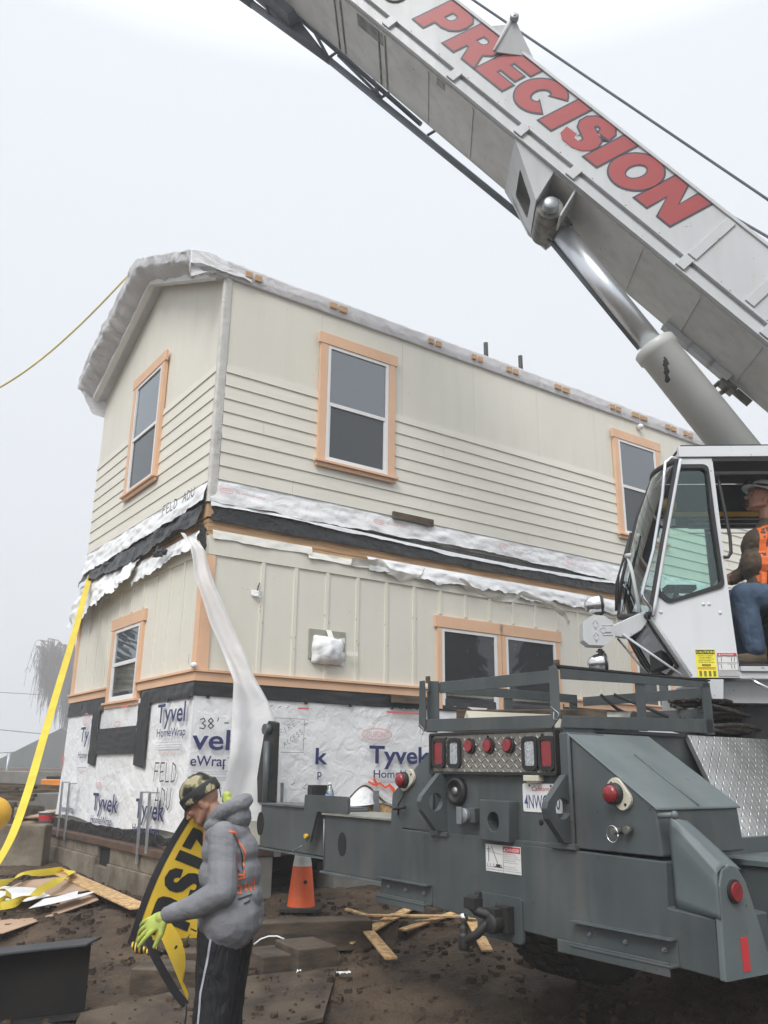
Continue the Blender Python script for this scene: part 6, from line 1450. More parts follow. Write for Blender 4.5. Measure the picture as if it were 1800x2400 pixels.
for ch, a0, w_ in (('E', .012, .10), ('R', .135, .13), ('S', .285, .14), ('I', .445, .15), ('Z', .52, .13), ('E', .665, .10)):
    o_, hs_ = LT[ch]; T_ = lambda p: (a0 + p[0] * w_, .285 - p[1] * .215)
    mb = MB(); BNs(mb, [T_(p) for p in o_], [[T_(p) for p in h] for h in hs_]); obj('letter', mb, 'vinyl_k', bnr)
mb = MB()
def roll(s, t):   # gathered lower edge rolled over the hand side
    p0 = BN(-.02, .0, 0); p1 = V((-1.03, 5.06, .865)); p = p0.lerp(p1, s) - V((0, 0, .055 * math.sin(math.pi * s) ** .8))
    a = -2.2 + 4.4 * t; r_ = .022 + .006 * s
    return p + V((0, -math.cos(a) * r_, math.sin(a) * r_ * .9 - .008)) + V((0, .01 * math.sin(s * 30), .008 * math.sin(s * 22 + t * 5)))
mb.grid(roll, 50, 12); obj('rolled_edge', mb, 'vinyl_k', bnr)
mb = MB()
for k in range(7):
    s0 = .06 + .065 * k; mb.grid(lambda s, t: roll(s0 + .028 * s, t) + V((0, -.004, 0)), 3, 12)
obj('rolled_stripes', mb, 'vinyl_y', bnr)
TL = [(-1.26, .905), (-1.21, .80), (-1.14, .70), (-1.07, .61), (-1.015, .555)]
mb = MB()
def tailb(s, t):
    x = t * (len(TL) - 1); i = min(len(TL) - 2, int(x)); f2 = x - i; cx_ = TL[i][0] * (1 - f2) + TL[i + 1][0] * f2; cz_ = TL[i][1] * (1 - f2) + TL[i + 1][1] * f2
    return V((cx_ + .035 * s, 5.02 - .01 * s, cz_ + .030 * s))
mb.grid(lambda s, t: tailb(s - .6, t), 3, 24); obj('hanging_strap', mb, 'vinyl_k', bnr)
mb = MB(); mb.grid(lambda s, t: V((-1.215 + .20 * t + (.085 * math.sin(math.pi * min(1, t * .9 + .25)) * s), 5.035 + .015 * s, .93 - .36 * t + .03 * s)), 6, 24); obj('hanging_flap', mb, 'vinyl_y', bnr)
mb = MB(); mb.tube([V((-1.02, 5.02, .56)), V((-1.013, 5.02, .53)), V((-1.015, 5.02, .49)), V((-1.018, 5.02, .455)), V((-1.03, 5.02, .442)), V((-1.042, 5.02, .45)), V((-1.04, 5.02, .475))], .0045, 8); obj('hook', mb, 'blacksteel', bnr)

# ---- crane operator
def SP(b, n, z): return SF(b, n, z)
op = thing('person', SP(.5, -.3, 2.5), 'crane operator in white hard hat and orange safety vest sitting in the open cab', 'person')
OF = (uB * .90 + V((0, 0, .38)) - nB * .08); OU = V((0, 0, .92)) - uB * .38
OC = SP(.515, -.33, 3.825)
mb = MB(); Po = head(mb, OC, OF, OU, 1.02)
mb.cap(OC + V((0, 0, -.03)) - uB * .03, SP(.47, -.33, 3.62), .062, .066)
mb.cap(SP(.50, -.33, 3.50), SP(.45, -.33, 3.05), .09, .12)
mb.cap(SP(.48, -.50, 3.58), SP(.36, -.56, 3.34), .055, .045); mb.cap(SP(.36, -.56, 3.34), SP(.53, -.50, 3.31), .04, .032)
mb.cap(SP(.52, -.15, 3.58), SP(.60, -.08, 3.30), .055, .045); mb.cap(SP(.60, -.08, 3.30), SP(.78, -.12, 3.21), .04, .032)
for n_ in (-.46, -.2): mb.cap(SP(.32, n_, 3.02), SP(.80, n_, 3.02), .09, .07); mb.cap(SP(.80, n_, 3.02), SP(.76, n_, 2.60), .06, .045)
ob_ = obj('body', mb, 'skin2', op); voxel(ob_, .006, 4)
for b in (-1, 1):
    mb = MB(); mb.ell(Po(.080, b * .030, -.006), (.009, .012, .006), None, 12, 8); obj('eye', mb, 'hair', op)
    mb = MB(); mb.cap(Po(.094, b * .014, .018), Po(.084, b * .044, .018), .005, .004); obj('eyebrow', mb, 'hair', op)
mb = MB(); mb.cap(Po(.098, -.024, -.054), Po(.098, .024, -.054), .007, .007); mb.cap(Po(.098, -.024, -.054), Po(.088, -.03, -.085), .006, .006); mb.cap(Po(.098, .024, -.054), Po(.088, .03, -.085), .006, .006); mb.cap(Po(.086, -.02, -.10), Po(.086, .02, -.10), .010, .010); obj('goatee', mb, 'hair', op)
fo_, uo_ = OF.normalized(), (OU - OF.normalized() * OU.dot(OF.normalized())).normalized(); so_ = fo_.cross(uo_)
mb = MB(); mb.ell(OC - fo_ * .03 + uo_ * .0, (.078, .083, .080), (fo_, so_, uo_)); obj('hair', mb, 'hair', op)
mb = MB(); mb.ell(OC + uo_ * .062 - fo_ * .022, (.138, .118, .105), (fo_, so_, uo_), 32, 14, a1=math.pi * .5)
rim = [(1.0, 0), (1.10, -.008), (1.11, -.014), (.98, -.008)]
mb.add([OC + uo_ * (.062 + dz) - fo_ * .022 + fo_ * (.138 * k * math.cos(2 * math.pi * i / 32) + (.030 if k > 1.05 and math.cos(2 * math.pi * i / 32) > .3 else 0)) + so_ * (.118 * k * math.sin(2 * math.pi * i / 32)) for k, dz in rim for i in range(32)], [(j * 32 + i, j * 32 + (i + 1) % 32, (j + 1) * 32 + (i + 1) % 32, (j + 1) * 32 + i) for j in range(3) for i in range(32)], True)
hh_ = obj('hard_hat', mb, 'signwhite', op)
mb = MB(); n_ = 40
mb.add([OC + uo_ * (.090 + h - .02 * math.cos(2 * math.pi * i / n_)) - fo_ * .022 + fo_ * (.140 * r_ * math.cos(2 * math.pi * i / n_)) + so_ * (.120 * r_ * math.sin(2 * math.pi * i / n_)) for h, r_ in ((-.012, .99), (.012, .965)) for i in range(n_)], [(i, (i + 1) % n_, (i + 1) % n_ + n_, i + n_) for i in range(n_)], True)
mb.box(lambda a, b, c: OC + fo_ * a + so_ * b + uo_ * c, (.104, -.03, .068), (.142, .03, .106)); mb.lathe(OC + fo_ * .142 + uo_ * .087, fo_, [(0, 0), (.022, 0), (.022, .018), (0, .02)], 14); obj('head_lamp', mb, 'black', hh_)
mb = MB()
mb.ell(SP(.50, -.33, 3.12), (.20, .20, .16), (uB, nB, V((0, 0, 1)))); mb.ell(SP(.53, -.33, 3.30), (.195, .215, .17), (uB, nB, V((0, 0, 1)))); mb.ell(SP(.53, -.33, 3.46), (.165, .215, .14), (uB, nB, V((0, 0, 1)))); mb.cap(SP(.49, -.33, 3.56), SP(.48, -.33, 3.615), .11, .08)
mb.cap(SP(.47, -.50, 3.55), SP(.35, -.56, 3.34), .078, .07); mb.cap(SP(.35, -.56, 3.34), SP(.49, -.52, 3.31), .066, .05)
mb.cap(SP(.52, -.15, 3.54), SP(.60, -.08, 3.30), .075, .065); mb.cap(SP(.60, -.08, 3.30), SP(.73, -.11, 3.23), .06, .048)
jk_ = obj('jacket', mb, 'jacket', op); voxel(jk_, .008, 4, .02, .07)
mb = MB()
for n_ in (-.46, -.2): mb.cap(SP(.30, n_, 3.0), SP(.78, n_, 3.03), .115, .098); mb.cap(SP(.78, n_, 3.03), SP(.745, n_, 2.64), .095, .08)
mb.ell(SP(.30, -.33, 2.98), (.15, .2, .1), (uB, nB, V((0, 0, 1)))); tr_o = obj('jeans', mb, 'jeans', op); voxel(tr_o, .009, 4, .018, .08)
for n_ in (-.46, -.2):
    mb = MB(); mb.cap(SP(.72, n_, 2.56), SP(.90, n_, 2.545), .055, .045); mb.ell(SP(.72, n_, 2.62), (.06, .05, .08)); b_ = obj('boot', mb, 'oldwood', op); voxel(b_, .008, 3)
mb = MB(); hand5(mb, SP(.52, -.51, 3.31), uB * .8 - V((0, 0, .15)) + nB * .3, V((0, 0, 1)) - nB * .3 + uB * .1, (.5, .6, .6, .65), thumb=-1, s=1.0); h_ = obj('hand', mb, 'skin2', op); voxel(h_, .0036, 2)
mb = MB(); hand5(mb, SP(.77, -.12, 3.24), uB * .8 - V((0, 0, .35)), V((0, 0, 1)) + uB * .3, (.5, .6, .6, .6), thumb=1, s=1.0); h_ = obj('hand', mb, 'skin2', op); voxel(h_, .0036, 2)
bpy.context.view_layer.update(); dg = bpy.context.evaluated_depsgraph_get()
ofrm = lambda a, b: SP(a, -1.2, b)
mb = MB(); mb.ell(SP(.50, -.33, 3.13), (.185, .22, .17), (uB, nB, V((0, 0, 1)))); mb.ell(SP(.515, -.33, 3.30), (.185, .235, .17), (uB, nB, V((0, 0, 1)))); mb.ell(SP(.51, -.33, 3.46), (.155, .232, .145), (uB, nB, V((0, 0, 1)))); mb.cap(SP(.44, -.33, 3.56), SP(.43, -.33, 3.60), .12, .09)
vs_ = obj('safety_vest', mb, 'vest', op); voxel(vs_, .008, 3, .012, .08)
bpy.context.view_layer.update(); dg = bpy.context.evaluated_depsgraph_get()
decal(vs_, 'vest_stripe', 'lime', [[(.56, 3.445), (.40, 3.45)]], ofrm, nB, .022, op, .010)
decal(vs_, 'vest_stripe', 'silver', [[(.565, 3.405), (.40, 3.41)]], ofrm, nB, .04, op, .009)
decal(jk_, 'shirt_front', 'vest', [[(.585, 3.62), (.61, 3.42), (.62, 3.1)]], lambda a, b: SP(a, -1.2, b), nB, .04, op, .006)
mb = MB(); mb.cap(SP(.575, -.33, 3.56), SP(.60, -.44, 3.42), .028, .03); mb.cap(SP(.60, -.44, 3.42), SP(.62, -.46, 3.12), .03, .03); sh2 = obj('shirt', mb, 'vest', op); voxel(sh2, .008, 3, .012, .05)
mb = MB(); mb.tube([SP(.62, -.52, 3.02), SP(.585, -.5, 3.20), SP(.57, -.5, 3.30)], .018, 8); mb.ell(SP(.575, -.5, 3.30), (.03, .03, .035)); obj('control_lever', mb, 'black', cab)

# ================================================================== SITE THINGS
def lay(p, q, w_, th, lift=.0, roll=0., mid=None):
    """plank between two ground points"""
    mb = MB(); p, q = V(p), V(q); t = (q - p).normalized(); x = t.cross(V((0, 0, 1))).normalized(); up_ = x.cross(t)
    c = [(-w_ / 2, 0), (w_ / 2, 0), (w_ / 2, th), (-w_ / 2, th)]
    pts = [p, q] if not mid else [p, V(mid), q]
    for a, b in zip(pts[:-1], pts[1:]):
        mb.prism([a + x * u_ + V((0, 0, z + lift)) for u_, z in c], [b + x * u_ + V((0, 0, z + lift)) for u_, z in c])
    return mb
slats = [((.42, 8.52, .55), (-.25, 7.52, .36), .095, .014, .05, None, 'long pale slat lying across the others under the left bumper channel, pointing down left'),
 ((-.30, 8.16, .50), (.83, 7.84, .50), .075, .014, .066, (-.11, 8.0, .475), 'bent pale slat running nearly level through the middle of the scattered pile'),
 ((.72, 8.18, .53), (.19, 7.75, .44), .085, .014, .03, None, 'short pale slat crossing under the level slat right of centre'),
 ((.77, 8.10, .53), (.83, 7.16, .40), .09, .014, .03, None, 'pale slat ending nearest the tow hitch, pointing towards the camera'),
 ((-.18, 7.90, .44), (.09, 6.88, .34), .095, .014, .082, None, 'pale slat nearest the camera at the lower left of the pile'),
 ((.14, 8.14, .51), (-.12, 7.80, .43), .085, .014, .02, None, 'short pale slat half hidden beneath the long diagonal one')]
for p, q, w_, th, lf, mid, lab in slats:
    obj('wood_slat', lay(p, q, w_, th, lf, mid=mid), 'osb', bevel=.001, label=lab, cat='slat', group='pale wooden slats scattered on the mud')
obj('osb_strip', lay((-3.55, 9.95, .64), (-2.05, 7.92, .56), .20, .014, .03), 'osb', bevel=.002, label='wide tan board strip running from the cardboard down to the banner', cat='board')
# cone
cb = V((-.72, 8.42, gz0(-.72, 8.42) + .01))
cn = thing('traffic_cone', cb, 'orange traffic cone with white collar under the outrigger beam', 'traffic cone')
mb = MB(); mb.prism([cb + V((a, b, .03)) for a, b in rrect(-.19, -.19, .19, .19, .03)], [cb + V((a, b, 0)) for a, b in rrect(-.19, -.19, .19, .19, .03)]); obj('cone_base', mb, 'tyre', cn)
mb = MB(); mb.lathe(cb, (0, 0, 1), [(.130, .03), (.125, .05), (.09, .36), (.088, .37)], 28); mb.lathe(cb, (0, 0, 1), [(.067, .485), (.029, .62), (.018, .63), (0, .63)], 28); mb.lathe(cb, (0, 0, 1), [(.0865, .36), (.065, .50)], 28); obj('cone_body', mb, 'cone', cn)
mb = MB(); mb.lathe(cb, (0, 0, 1), [(.0885, .37), (.0685, .485)], 28); obj('cone_collar', mb, 'conewhite', cn)
mb = MB(); mb.lathe(cb + V((.04, -.092, .24)), (0, -1, .2), [(0, .0), (.018, .0), (.016, .012), (0, .012)], 8); obj('cone_scuff', mb, 'black', cn)
# cribbing timbers
def block(c, lx, ly, h, rz, lab, m='cribwood', name='timber_block', grp='muddy timber blocks stacked beside the worker'):
    mb = MB(); cr_, sr_ = math.cos(R(rz)), math.sin(R(rz))
    mb.box(lambda x, y, z: V((c[0] + x * cr_ - y * sr_ + .004 * nz((x * 9, y * 9, z * 9), 1), c[1] + x * sr_ + y * cr_, c[2] + z)), (-lx / 2, -ly / 2, 0), (lx / 2, ly / 2, h))
    return obj(name, mb, m, bevel=.008, label=lab, cat='timber', group=grp)
block((-1.34, 6.62, .18), .72, .34, .24, -8, 'muddy timber block lying left of the worker behind the hanging banner hook')
block((-1.42, 7.05, .24), .34, .22, .20, 5, 'short dark timber block standing behind the banner fold')
block((-.80, 6.95, .24), .30, .38, .22, 30, 'split topped timber block directly right of the worker, left of the darker one')
block((-.55, 6.98, .24), .32, .42, .27, 30, 'darker squared timber block right of the split one')
block((-.55, 7.05, .20), .50, .30, .14, 22, 'lowest timber block sticking out right beneath the stack')
block((-.62, 7.55, .36), 1.1, .26, .22, 14, 'long dark timber lying behind the stacked blocks, below the cone')
block((.02, 8.35, .36), 1.5, .5, .13, 12, 'flat concrete slab half buried before the cone', 'concrete', 'concrete_slab', 'muddy slabs by the foundation')
mb = MB()
pl = SHEET
mb.prism([V((x, y, gz0(x, y) + .055)) for x, y in pl], [V((x, y, gz0(x, y) + .03)) for x, y in pl])
M['mudply'] = mat('muddy_sheet', (.095, .070, .047), .85, col2=(.035, .025, .017), scale=4, bump=.012, bscale=18, lo=.35, hi=.62, detail=9)
obj('ground_sheet', mb, M['mudply'], label='mud covered flat sheet lying on the ground under the worker', cat='sheet')
mb = MB(); mb.grid(lambda a, t: V((-.30 + .10 * a, 6.62 + .05 * t, gz0(-.3, 6.6) + .09 + .015 * nz((a * 3, t * 3, 0), 2))), 8, 4); obj('paper_scrap', mb, 'paper', label='torn white paper scrap with red print on the mud, right of the worker', cat='paper scrap')
mb = MB(); mb.grid(lambda a, t: V((-.58 + .03 * a, 6.62 + .03 * t, gz0(-.6, 6.6) + .10 + .02 * nz((a * 3, t * 3, 0), 2, 5))), 5, 4); obj('paper_scrap', mb, 'paper', label='tiny white paper scrap nearest the timber blocks', cat='paper scrap')
# white cable behind the worker
mb = MB(); mb.tube([V((-.98, 7.28, .44)), V((-.93, 7.3, .475)), V((-.87, 7.3, .495)), V((-.80, 7.28, .50)), V((-.74, 7.25, .485))], .006, 8); obj('white_hose', mb, 'vinyl', label='white hose end curling up behind the worker', cat='hose')
# steel beam lower left
B0_, B1_ = V((-3.2, 5.95, .12)), V((-1.885, 6.02, .235))
fz_ = lambda a, b, c: B0_.lerp(B1_, a) + V((.03, 1, 0)).normalized() * b + V((0, 0, c + (.02 * a)))
M['beam'] = mat('oxide_beam', (.012, .012, .013), .8, col2=(.022, .018, .015), spec=.15)
mb = MB(); mb.box(fz_, (0, .06, .0), (1, .075, .40)); bs = obj('steel_beam', mb, 'beam', bevel=.003, label='black steel I beam lying in the mud at the lower left corner', cat='steel beam')
mb = MB(); mb.box(fz_, (-.0, -.06, .40), (1.012, .19, .413)); obj('top_flange', mb, mat('flange_grey', (.06, .063, .068), .7, var=.2, spec=.2), bs, bevel=.002)  # top flange in a paler grey than the web
mb = MB(); mb.box(fz_, (0, -.06, -.013), (1.0, .19, .0)); obj('bottom_flange', mb, 'blacksteel', bs)
mb = MB(); mb.box(fz_, (.55, -.02, .05), (.558, .06, .37)); obj('web_stiffener', mb, 'steel', bs)
# cardboard, papers, slings
CB = [(-3.9, 7.15), (-3.0, 7.42), (-2.60, 8.5), (-3.15, 9.65), (-3.7, 9.4)]
mb = MB(); mb.prism([V((x, y, gz0(x, y) + .05)) for x, y in CB], [V((x, y, gz0(x, y) + .043)) for x, y in CB]); obj('cardboard_sheet', mb, 'cardboard', label='large flat brown cardboard sheet on the mud under the yellow slings', cat='cardboard')
CB = [(-3.55, 8.3), (-3.15, 8.25), (-2.72, 8.9), (-3.2, 9.7), (-3.6, 9.3)]
mb = MB(); mb.prism([V((x, y, gz0(x, y) + .085)) for x, y in CB], [V((x, y, gz0(x, y) + .078)) for x, y in CB]); obj('cardboard_sheet', mb, 'cardboard', label='smaller cardboard piece lying on top of the large sheet', cat='cardboard')
def paper(pts, lab, lift):
    mb = MB(); mb.prism([V((x, y, gz0(x, y) + lift + .02 * nz((x * 5, y * 5, 0), 1))) for x, y in pts], [V((x, y, gz0(x, y) + lift - .004 + .02 * nz((x * 5, y * 5, 0), 1))) for x, y in pts]); obj('torn_sheet', mb, 'paper', label=lab, cat='sheet', group='torn white sheets on the cardboard')
paper([(-3.8, 8.2), (-3.1, 8.05), (-2.98, 8.3), (-3.3, 8.75), (-3.75, 8.85)], 'wide torn white sheet at the left beneath the sling loops', .11)
paper([(-2.98, 7.82), (-2.85, 8.0), (-2.70, 8.35), (-2.66, 8.75), (-2.80, 8.5), (-2.84, 8.62), (-2.93, 8.3), (-3.0, 8.2)], 'narrow jagged white sheet at the right beside the board strip', .105)
def strap(pts, wd, mname, lab, name='lifting_sling', seg=80, side=None, ripple=.0, cat='sling', grp=None):
    pts = [V(p) for p in pts]; n = len(pts)
    def at(t):
        x = t * (n - 1); i = min(n - 2, int(x)); f2 = x - i
        p0, p1, p2, p3 = pts[max(i - 1, 0)], pts[i], pts[i + 1], pts[min(i + 2, n - 1)]
        return .5 * ((2 * p1) + (p2 - p0) * f2 + (2 * p0 - 5 * p1 + 4 * p2 - p3) * f2 ** 2 + (3 * p1 - 3 * p2 + p3 - p0) * f2 ** 3)
    mb = MB()
    def fn(a, t):
        p = at(t); tg = (at(min(1, t + .01)) - at(max(0, t - .01))).normalized()
        s = V(side(t)) if callable(side) else V(side or (1, 0, 0)); s = (s - tg * s.dot(tg)).normalized()
        return p + s * (a - .5) * wd + tg.cross(s) * ripple * math.sin(t * 25)
    mb.grid(fn, 2, seg); o = obj(name, mb, mname, label=lab, cat=cat, group=grp)
    m_ = o.modifiers.new('s', 'SOLIDIFY'); m_.thickness = .003; o.data.polygons.foreach_set('use_smooth', [False] * len(o.data.polygons)); return o
strap([(-4.235, 12.05, 4.66), (-4.02, 11.2, 4.07), (-3.735, 10.2, 3.35), (-3.475, 9.2, 2.59), (-3.225, 8.3, 1.99), (-2.955, 7.4, 1.51), (-2.80, 6.75, 1.16), (-2.83, 6.3, .85), (-3.05, 5.9, .5), (-3.5, 5.6, .25)], .075, 'sling', 'long yellow webbing sling hanging from the upper box corner down to the left', side=lambda t: (1, .35 * math.sin(t * 6) - .1, .15))
g_ = lambda x, y, l: (x, y, gz0(x, y) + l)
strap([g_(-3.9, 8.5, .12), g_(-3.55, 8.75, .16), g_(-3.6, 9.3, .14), g_(-3.38, 9.65, .13), g_(-3.2, 9.45, .14), g_(-3.1, 8.9, .16), g_(-3.05, 8.3, .18), g_(-3.05, 7.95, .15), g_(-3.25, 7.8, .12), g_(-3.6, 7.7, .12)], .07, 'sling', 'yellow sling lying in loose loops on the cardboard', side=lambda t: (1, .8, .9 * math.sin(t * 17)), ripple=.015)
strap([g_(-3.8, 7.95, .15), g_(-3.35, 8.05, .19), g_(-3.2, 7.9, .16), g_(-3.35, 7.68, .13), g_(-3.8, 7.5, .12)], .07, 'sling', 'short yellow sling fold at the left edge of the cardboard', side=lambda t: (.3, 1, .7 * math.sin(t * 13)), ripple=.01)
# tag line up to the roof
mb = MB(); pts = [V((-3.54 - 2.86 * t, 10.35 + .25 * t, 8.52 - 2.27 * t - .52 * math.sin(math.pi * t) ** 1.0 * .9)) for t in [k / 24 for k in range(25)]]
mb.tube(pts, .014, 6); obj('tag_line', mb, 'rope_y', label='thin straw yellow rope running from the wrapped gable roof out to the left', cat='rope')
# off to the left: hard cap, block wall, stacked lumber, box, bucket
mb = MB(); cc = V((-3.50, 8.05, 1.34)); mb.ell(cc, (.165, .15, .15), nu=24, nv=16); hb = obj('marker_ball', mb, 'yellow', label='round yellow ball on a stake at the left edge beside the sling', cat='ball')
mb = MB(); mb.tube([cc + V((-.05, 0, -.10)), cc + V((-.06, 0, -.85))], .018, 8); obj('stake', mb, 'galv', hb)
mb = MB(); mb.box(W, (-5.4, 10.85, .55), (-4.05, 11.1, 1.08)); obj('low_wall', mb, 'concrete', bevel=.02, label='low rough concrete block wall left of the foundation', cat='wall')
mb = MB(); mb.box(W, (-4.56, 10.9, 1.08), (-4.48, 10.96, 1.15)); mb.tube([V((-4.52, 10.93, 1.12)), V((-4.52, 10.93, 1.3))], .03, 8); mb.box(W, (-4.56, 10.89, 1.28), (-4.48, 10.97, 1.33)); obj('jack_stand', mb, 'oldwood', label='small rusty jack standing on the low concrete wall', cat='jack')
mb = MB(); mb.box(W, (-8.6, 14.0, .5), (-4.3, 14.3, 1.36)); obj('retaining_wall', mb, 'concrete_grey', bevel=.02, label='grey retaining wall behind the left end of the foundation', cat='wall')
mb = MB(); mb.box(W, (-14, 18.5, .9), (-4.0, 18.8, 1.66)); obj('retaining_wall', mb, 'concrete_grey', bevel=.02, label='pale farther wall at the level of the horizon on the left', cat='wall')
mb = MB(); mb.box(W, (-5.74, 14.9, 1.40), (-5.30, 15.1, 1.55)); ob2 = obj('tool_box', mb, 'orangebox', bevel=.015, label='orange tool box sitting on the wall left of the house corner', cat='tool box')
mb = MB(); mb.box(W, (-5.66, 14.92, 1.552), (-5.38, 15.0, 1.60)); obj('box_lid', mb, 'black', ob2, bevel=.01)
for i in range(9):
    x, y, z, rz, lab = [(-6.3, 13.0, 1.50, 2, 'top'), (-5.9, 13.1, 1.44, -3, 'second'), (-6.1, 12.9, 1.39, 1, 'third'), (-5.3, 13.2, 1.46, -6, 'rightmost'), (-5.8, 12.8, 1.33, 4, 'fourth'), (-6.4, 12.7, 1.27, 0, 'fifth'), (-5.5, 12.6, 1.30, 8, 'tilted'), (-6.0, 12.5, 1.20, -2, 'sixth'), (-5.2, 12.9, 1.38, 12, 'crossing')][i]
    mb = MB(); c_, s2_ = math.cos(R(rz)), math.sin(R(rz)); ll = .8 if i % 3 else .55
    mb.box(lambda a, b, c: V((x + a * c_ - b * s2_, y + a * s2_ + b * c_, z + c + a * .03 * (i % 3 - 1))), (-ll, -.08, 0), (ll, .08, .045)); obj('scrap_lumber', mb, 'cribwood', bevel=.003, label='grey brown plank in the pile left of the house, %s in the heap' % lab, cat='plank', group='weathered planks piled left of the house')
mb = MB(); mb.box(W, (-6.9, 12.4, .75), (-5.0, 13.3, 1.20)); obj('block_pile', mb, 'concrete', bevel=.03, label='squat concrete block carrying the plank pile left of the house', cat='concrete block')
bk_ = V((-4.66, 12.45, 1.0))
mb = MB(); mb.lathe(bk_, (0, 0, 1), [(0, 0), (.085, 0), (.10, .14), (.105, .14), (.105, .15), (0, .15)], 20); bu = obj('bucket', mb, 'bucket', label='small clear plastic tub with red label on the foundation ledge', cat='bucket')
mb = MB(); mb.lathe(bk_, (0, 0, 1), [(.0915, .04), (.098, .11)], 20); obj('bucket_label', mb, 'signred', bu)
mb = MB()
for k in range(7): mb.box(lambda a, b, c: V((-4.95 + .12 * k + a, 12.6 + .05 * (k % 3) + b + a * .2, 1.0 + .035 * k - .02 * (k % 2) + c + .1 * b)), (-.28, -.12, 0), (.25, .12, .014))
obj('scrap_wood', mb, 'cardboard', label='loose heap of tan wood scraps behind the plastic tub', cat='wood scraps', kind='stuff')
for x, y, z0_, z1_, r_, lab in ((-8.5, 20, 1.2, 2.05, .04, 'short grey post standing at the left edge above the far wall'), (-5.9, 17, 1.0, 2.35, .02, 'thin white stake right of the yellow sling'), (-5.45, 17, 1.0, 2.05, .05, 'grey post close to the house corner')):
    mb = MB(); mb.tube([V((x, y, z0_)), V((x, y, z1_))], r_, 8); obj('fence_post', mb, 'galv', label=lab, cat='post', group='posts left of the house')
# dark roofed shed in the fog
sh3 = thing('shed', V((-30, 92, 1.6)), 'dark gabled shed roof fading into the fog behind the house', 'shed')
mb = MB(); mb.prism([V((-41, 90, 1.5)), V((-33.2, 90, 5.6)), V((-25, 90, 1.5))], [V((-41, 104, 1.5)), V((-33.2, 104, 5.6)), V((-25, 104, 1.5))]); obj('roof', mb, 'shedroof', sh3)
mb = MB(); mb.box(W, (-40, 89.96, .8), (-26, 90.0, 1.5)); mb.box(W, (-40, 90.0, .8), (-26, 104, 1.5)); obj('wall', mb, 'concrete_grey', sh3)
# weeping willow
wt = thing('willow_tree', V((-38.6, 110, 1.2)), 'bare weeping willow fading in fog behind the left corner of the house', 'tree')
random.seed(11)
tk = MB(); root_ = V((-38.6, 110, 1.2)); tk.tube([root_, root_ + V((-.2, 0, 3.5)), root_ + V((.1, 0, 6.5))], [.7, .55, .42], 10)
limbs = []
for k in range(15):
    a = 2 * math.pi * k / 15 + random.uniform(-.2, .2); h0 = random.uniform(4.8, 8.5); ln = random.uniform(3., 7.); p = root_ + V((0, 0, h0)); pts = [p]
    top = random.uniform(5, 11)
    for j in range(1, 7):
        t = j / 6; pts.append(p + V((math.cos(a) * ln * t, math.sin(a) * ln * .7 * t, top * (1 - (1 - t) ** 2) * .8)) + V((random.uniform(-.3, .3), 0, random.uniform(-.2, .2))))
    tk.tube(pts, [.36 * (1 - j / 7.5) for j in range(7)], 6); limbs.append(pts)
    for j in range(3, 6):
        q = pts[j]; a2 = a + random.uniform(-1, 1); p2 = [q, q + V((math.cos(a2) * 1.2, math.sin(a2), 1.)), q + V((math.cos(a2) * 2.5, math.sin(a2) * 2, 1.2))]; tk.tube(p2, [.12, .08, .04], 5); limbs.append(p2)
obj('trunk', tk, 'bark', wt)
cw = MB()
for pts in limbs:
    for k in range(24):
        i = random.randrange(1, len(pts)); p = pts[i - 1].lerp(pts[i], random.random()); ln = random.uniform(2., 7.5); a = random.uniform(0, 6.3); sp_ = random.uniform(.3, 1.4)
        ln = min(ln, p.z - 2.)
        if ln < .8: continue
        q = [p + V((math.cos(a) * sp_ * (1 - (1 - t) ** 2), math.sin(a) * sp_ * t, .5 * math.sin(math.pi * min(1, t * 2)) * .6 - ln * t ** 1.5)) + V((random.uniform(-.12, .12), 0, 0)) for t in (0, .2, .45, .7, 1)]
        cw.tube(q, [.06, .045, .036, .030, .024], 3, cap=False)
        for m_ in range(3):
            j = random.randrange(1, 4); r0_ = q[j]; e = r0_ + V((random.uniform(-.5, .5), 0, -random.uniform(.6, 1.8))); cw.tube([r0_, e], [.032, .022], 3, cap=False)
obj('crown', cw, 'twig', wt, recalc=False)
# overhead lines
for p, q, sag, lab in (((-70, 100, 8.5), (-10, 100, 3.6), .6, 'upper thin power line crossing the fog on the left'), ((-70, 100, 1.6), (-20, 100, 5.2), .3, 'rising power line below it on the left'), ((-75, 120, 13.), (-5, 115, 10.5), .8, 'faint highest power line through the willow')):
    p, q = V(p), V(q); mb = MB(); mb.tube([p.lerp(q, k / 20) - V((0, 0, sag * 4 * (k / 20) * (1 - k / 20))) for k in range(21)], .045, 5); obj('power_line', mb, 'black', label=lab, cat='power line', group='overhead lines in the fog')

# evergreens added outside the frame so the window panes have something to mirror
def conifer(x, y, h, lab):
    t = thing('added_evergreen', V((x, y, gz0(x, y))), lab, 'tree', 'evergreens added around the site for window reflections')
    z0_ = gz0(x, y); mb = MB(); mb.tube([V((x, y, z0_)), V((x, y, z0_ + h * .95))], [.25, .04], 8); obj('trunk', mb, 'bark', t)
    mb = MB()
    for k in range(420):
        f_ = random.random() ** .8; zz = z0_ + h * (.12 + .86 * f_); rr = (1 - f_) * h * .22 * random.uniform(.5, 1.1) + .1; a = random.uniform(0, 6.28)
        p = V((x + rr * math.cos(a), y + rr * math.sin(a), zz)); q = V((x + .2 * rr * math.cos(a), y + .2 * rr * math.sin(a), zz + .3)); s_ = V((-math.sin(a), math.cos(a), 0)) * random.uniform(.25, .6)
        mb.add([q, p + s_ - V((0, 0, .25)), p * 1.0 + (p - q) * .25 - V((0, 0, .5)), p - s_ - V((0, 0, .25))], [(0, 1, 2, 3)])
    obj('crown', mb, 'needles', t, recalc=False)
M['needles'] = mat('needles', (.045, .065, .04), .8, var=.3, scale=2)
random.seed(21)
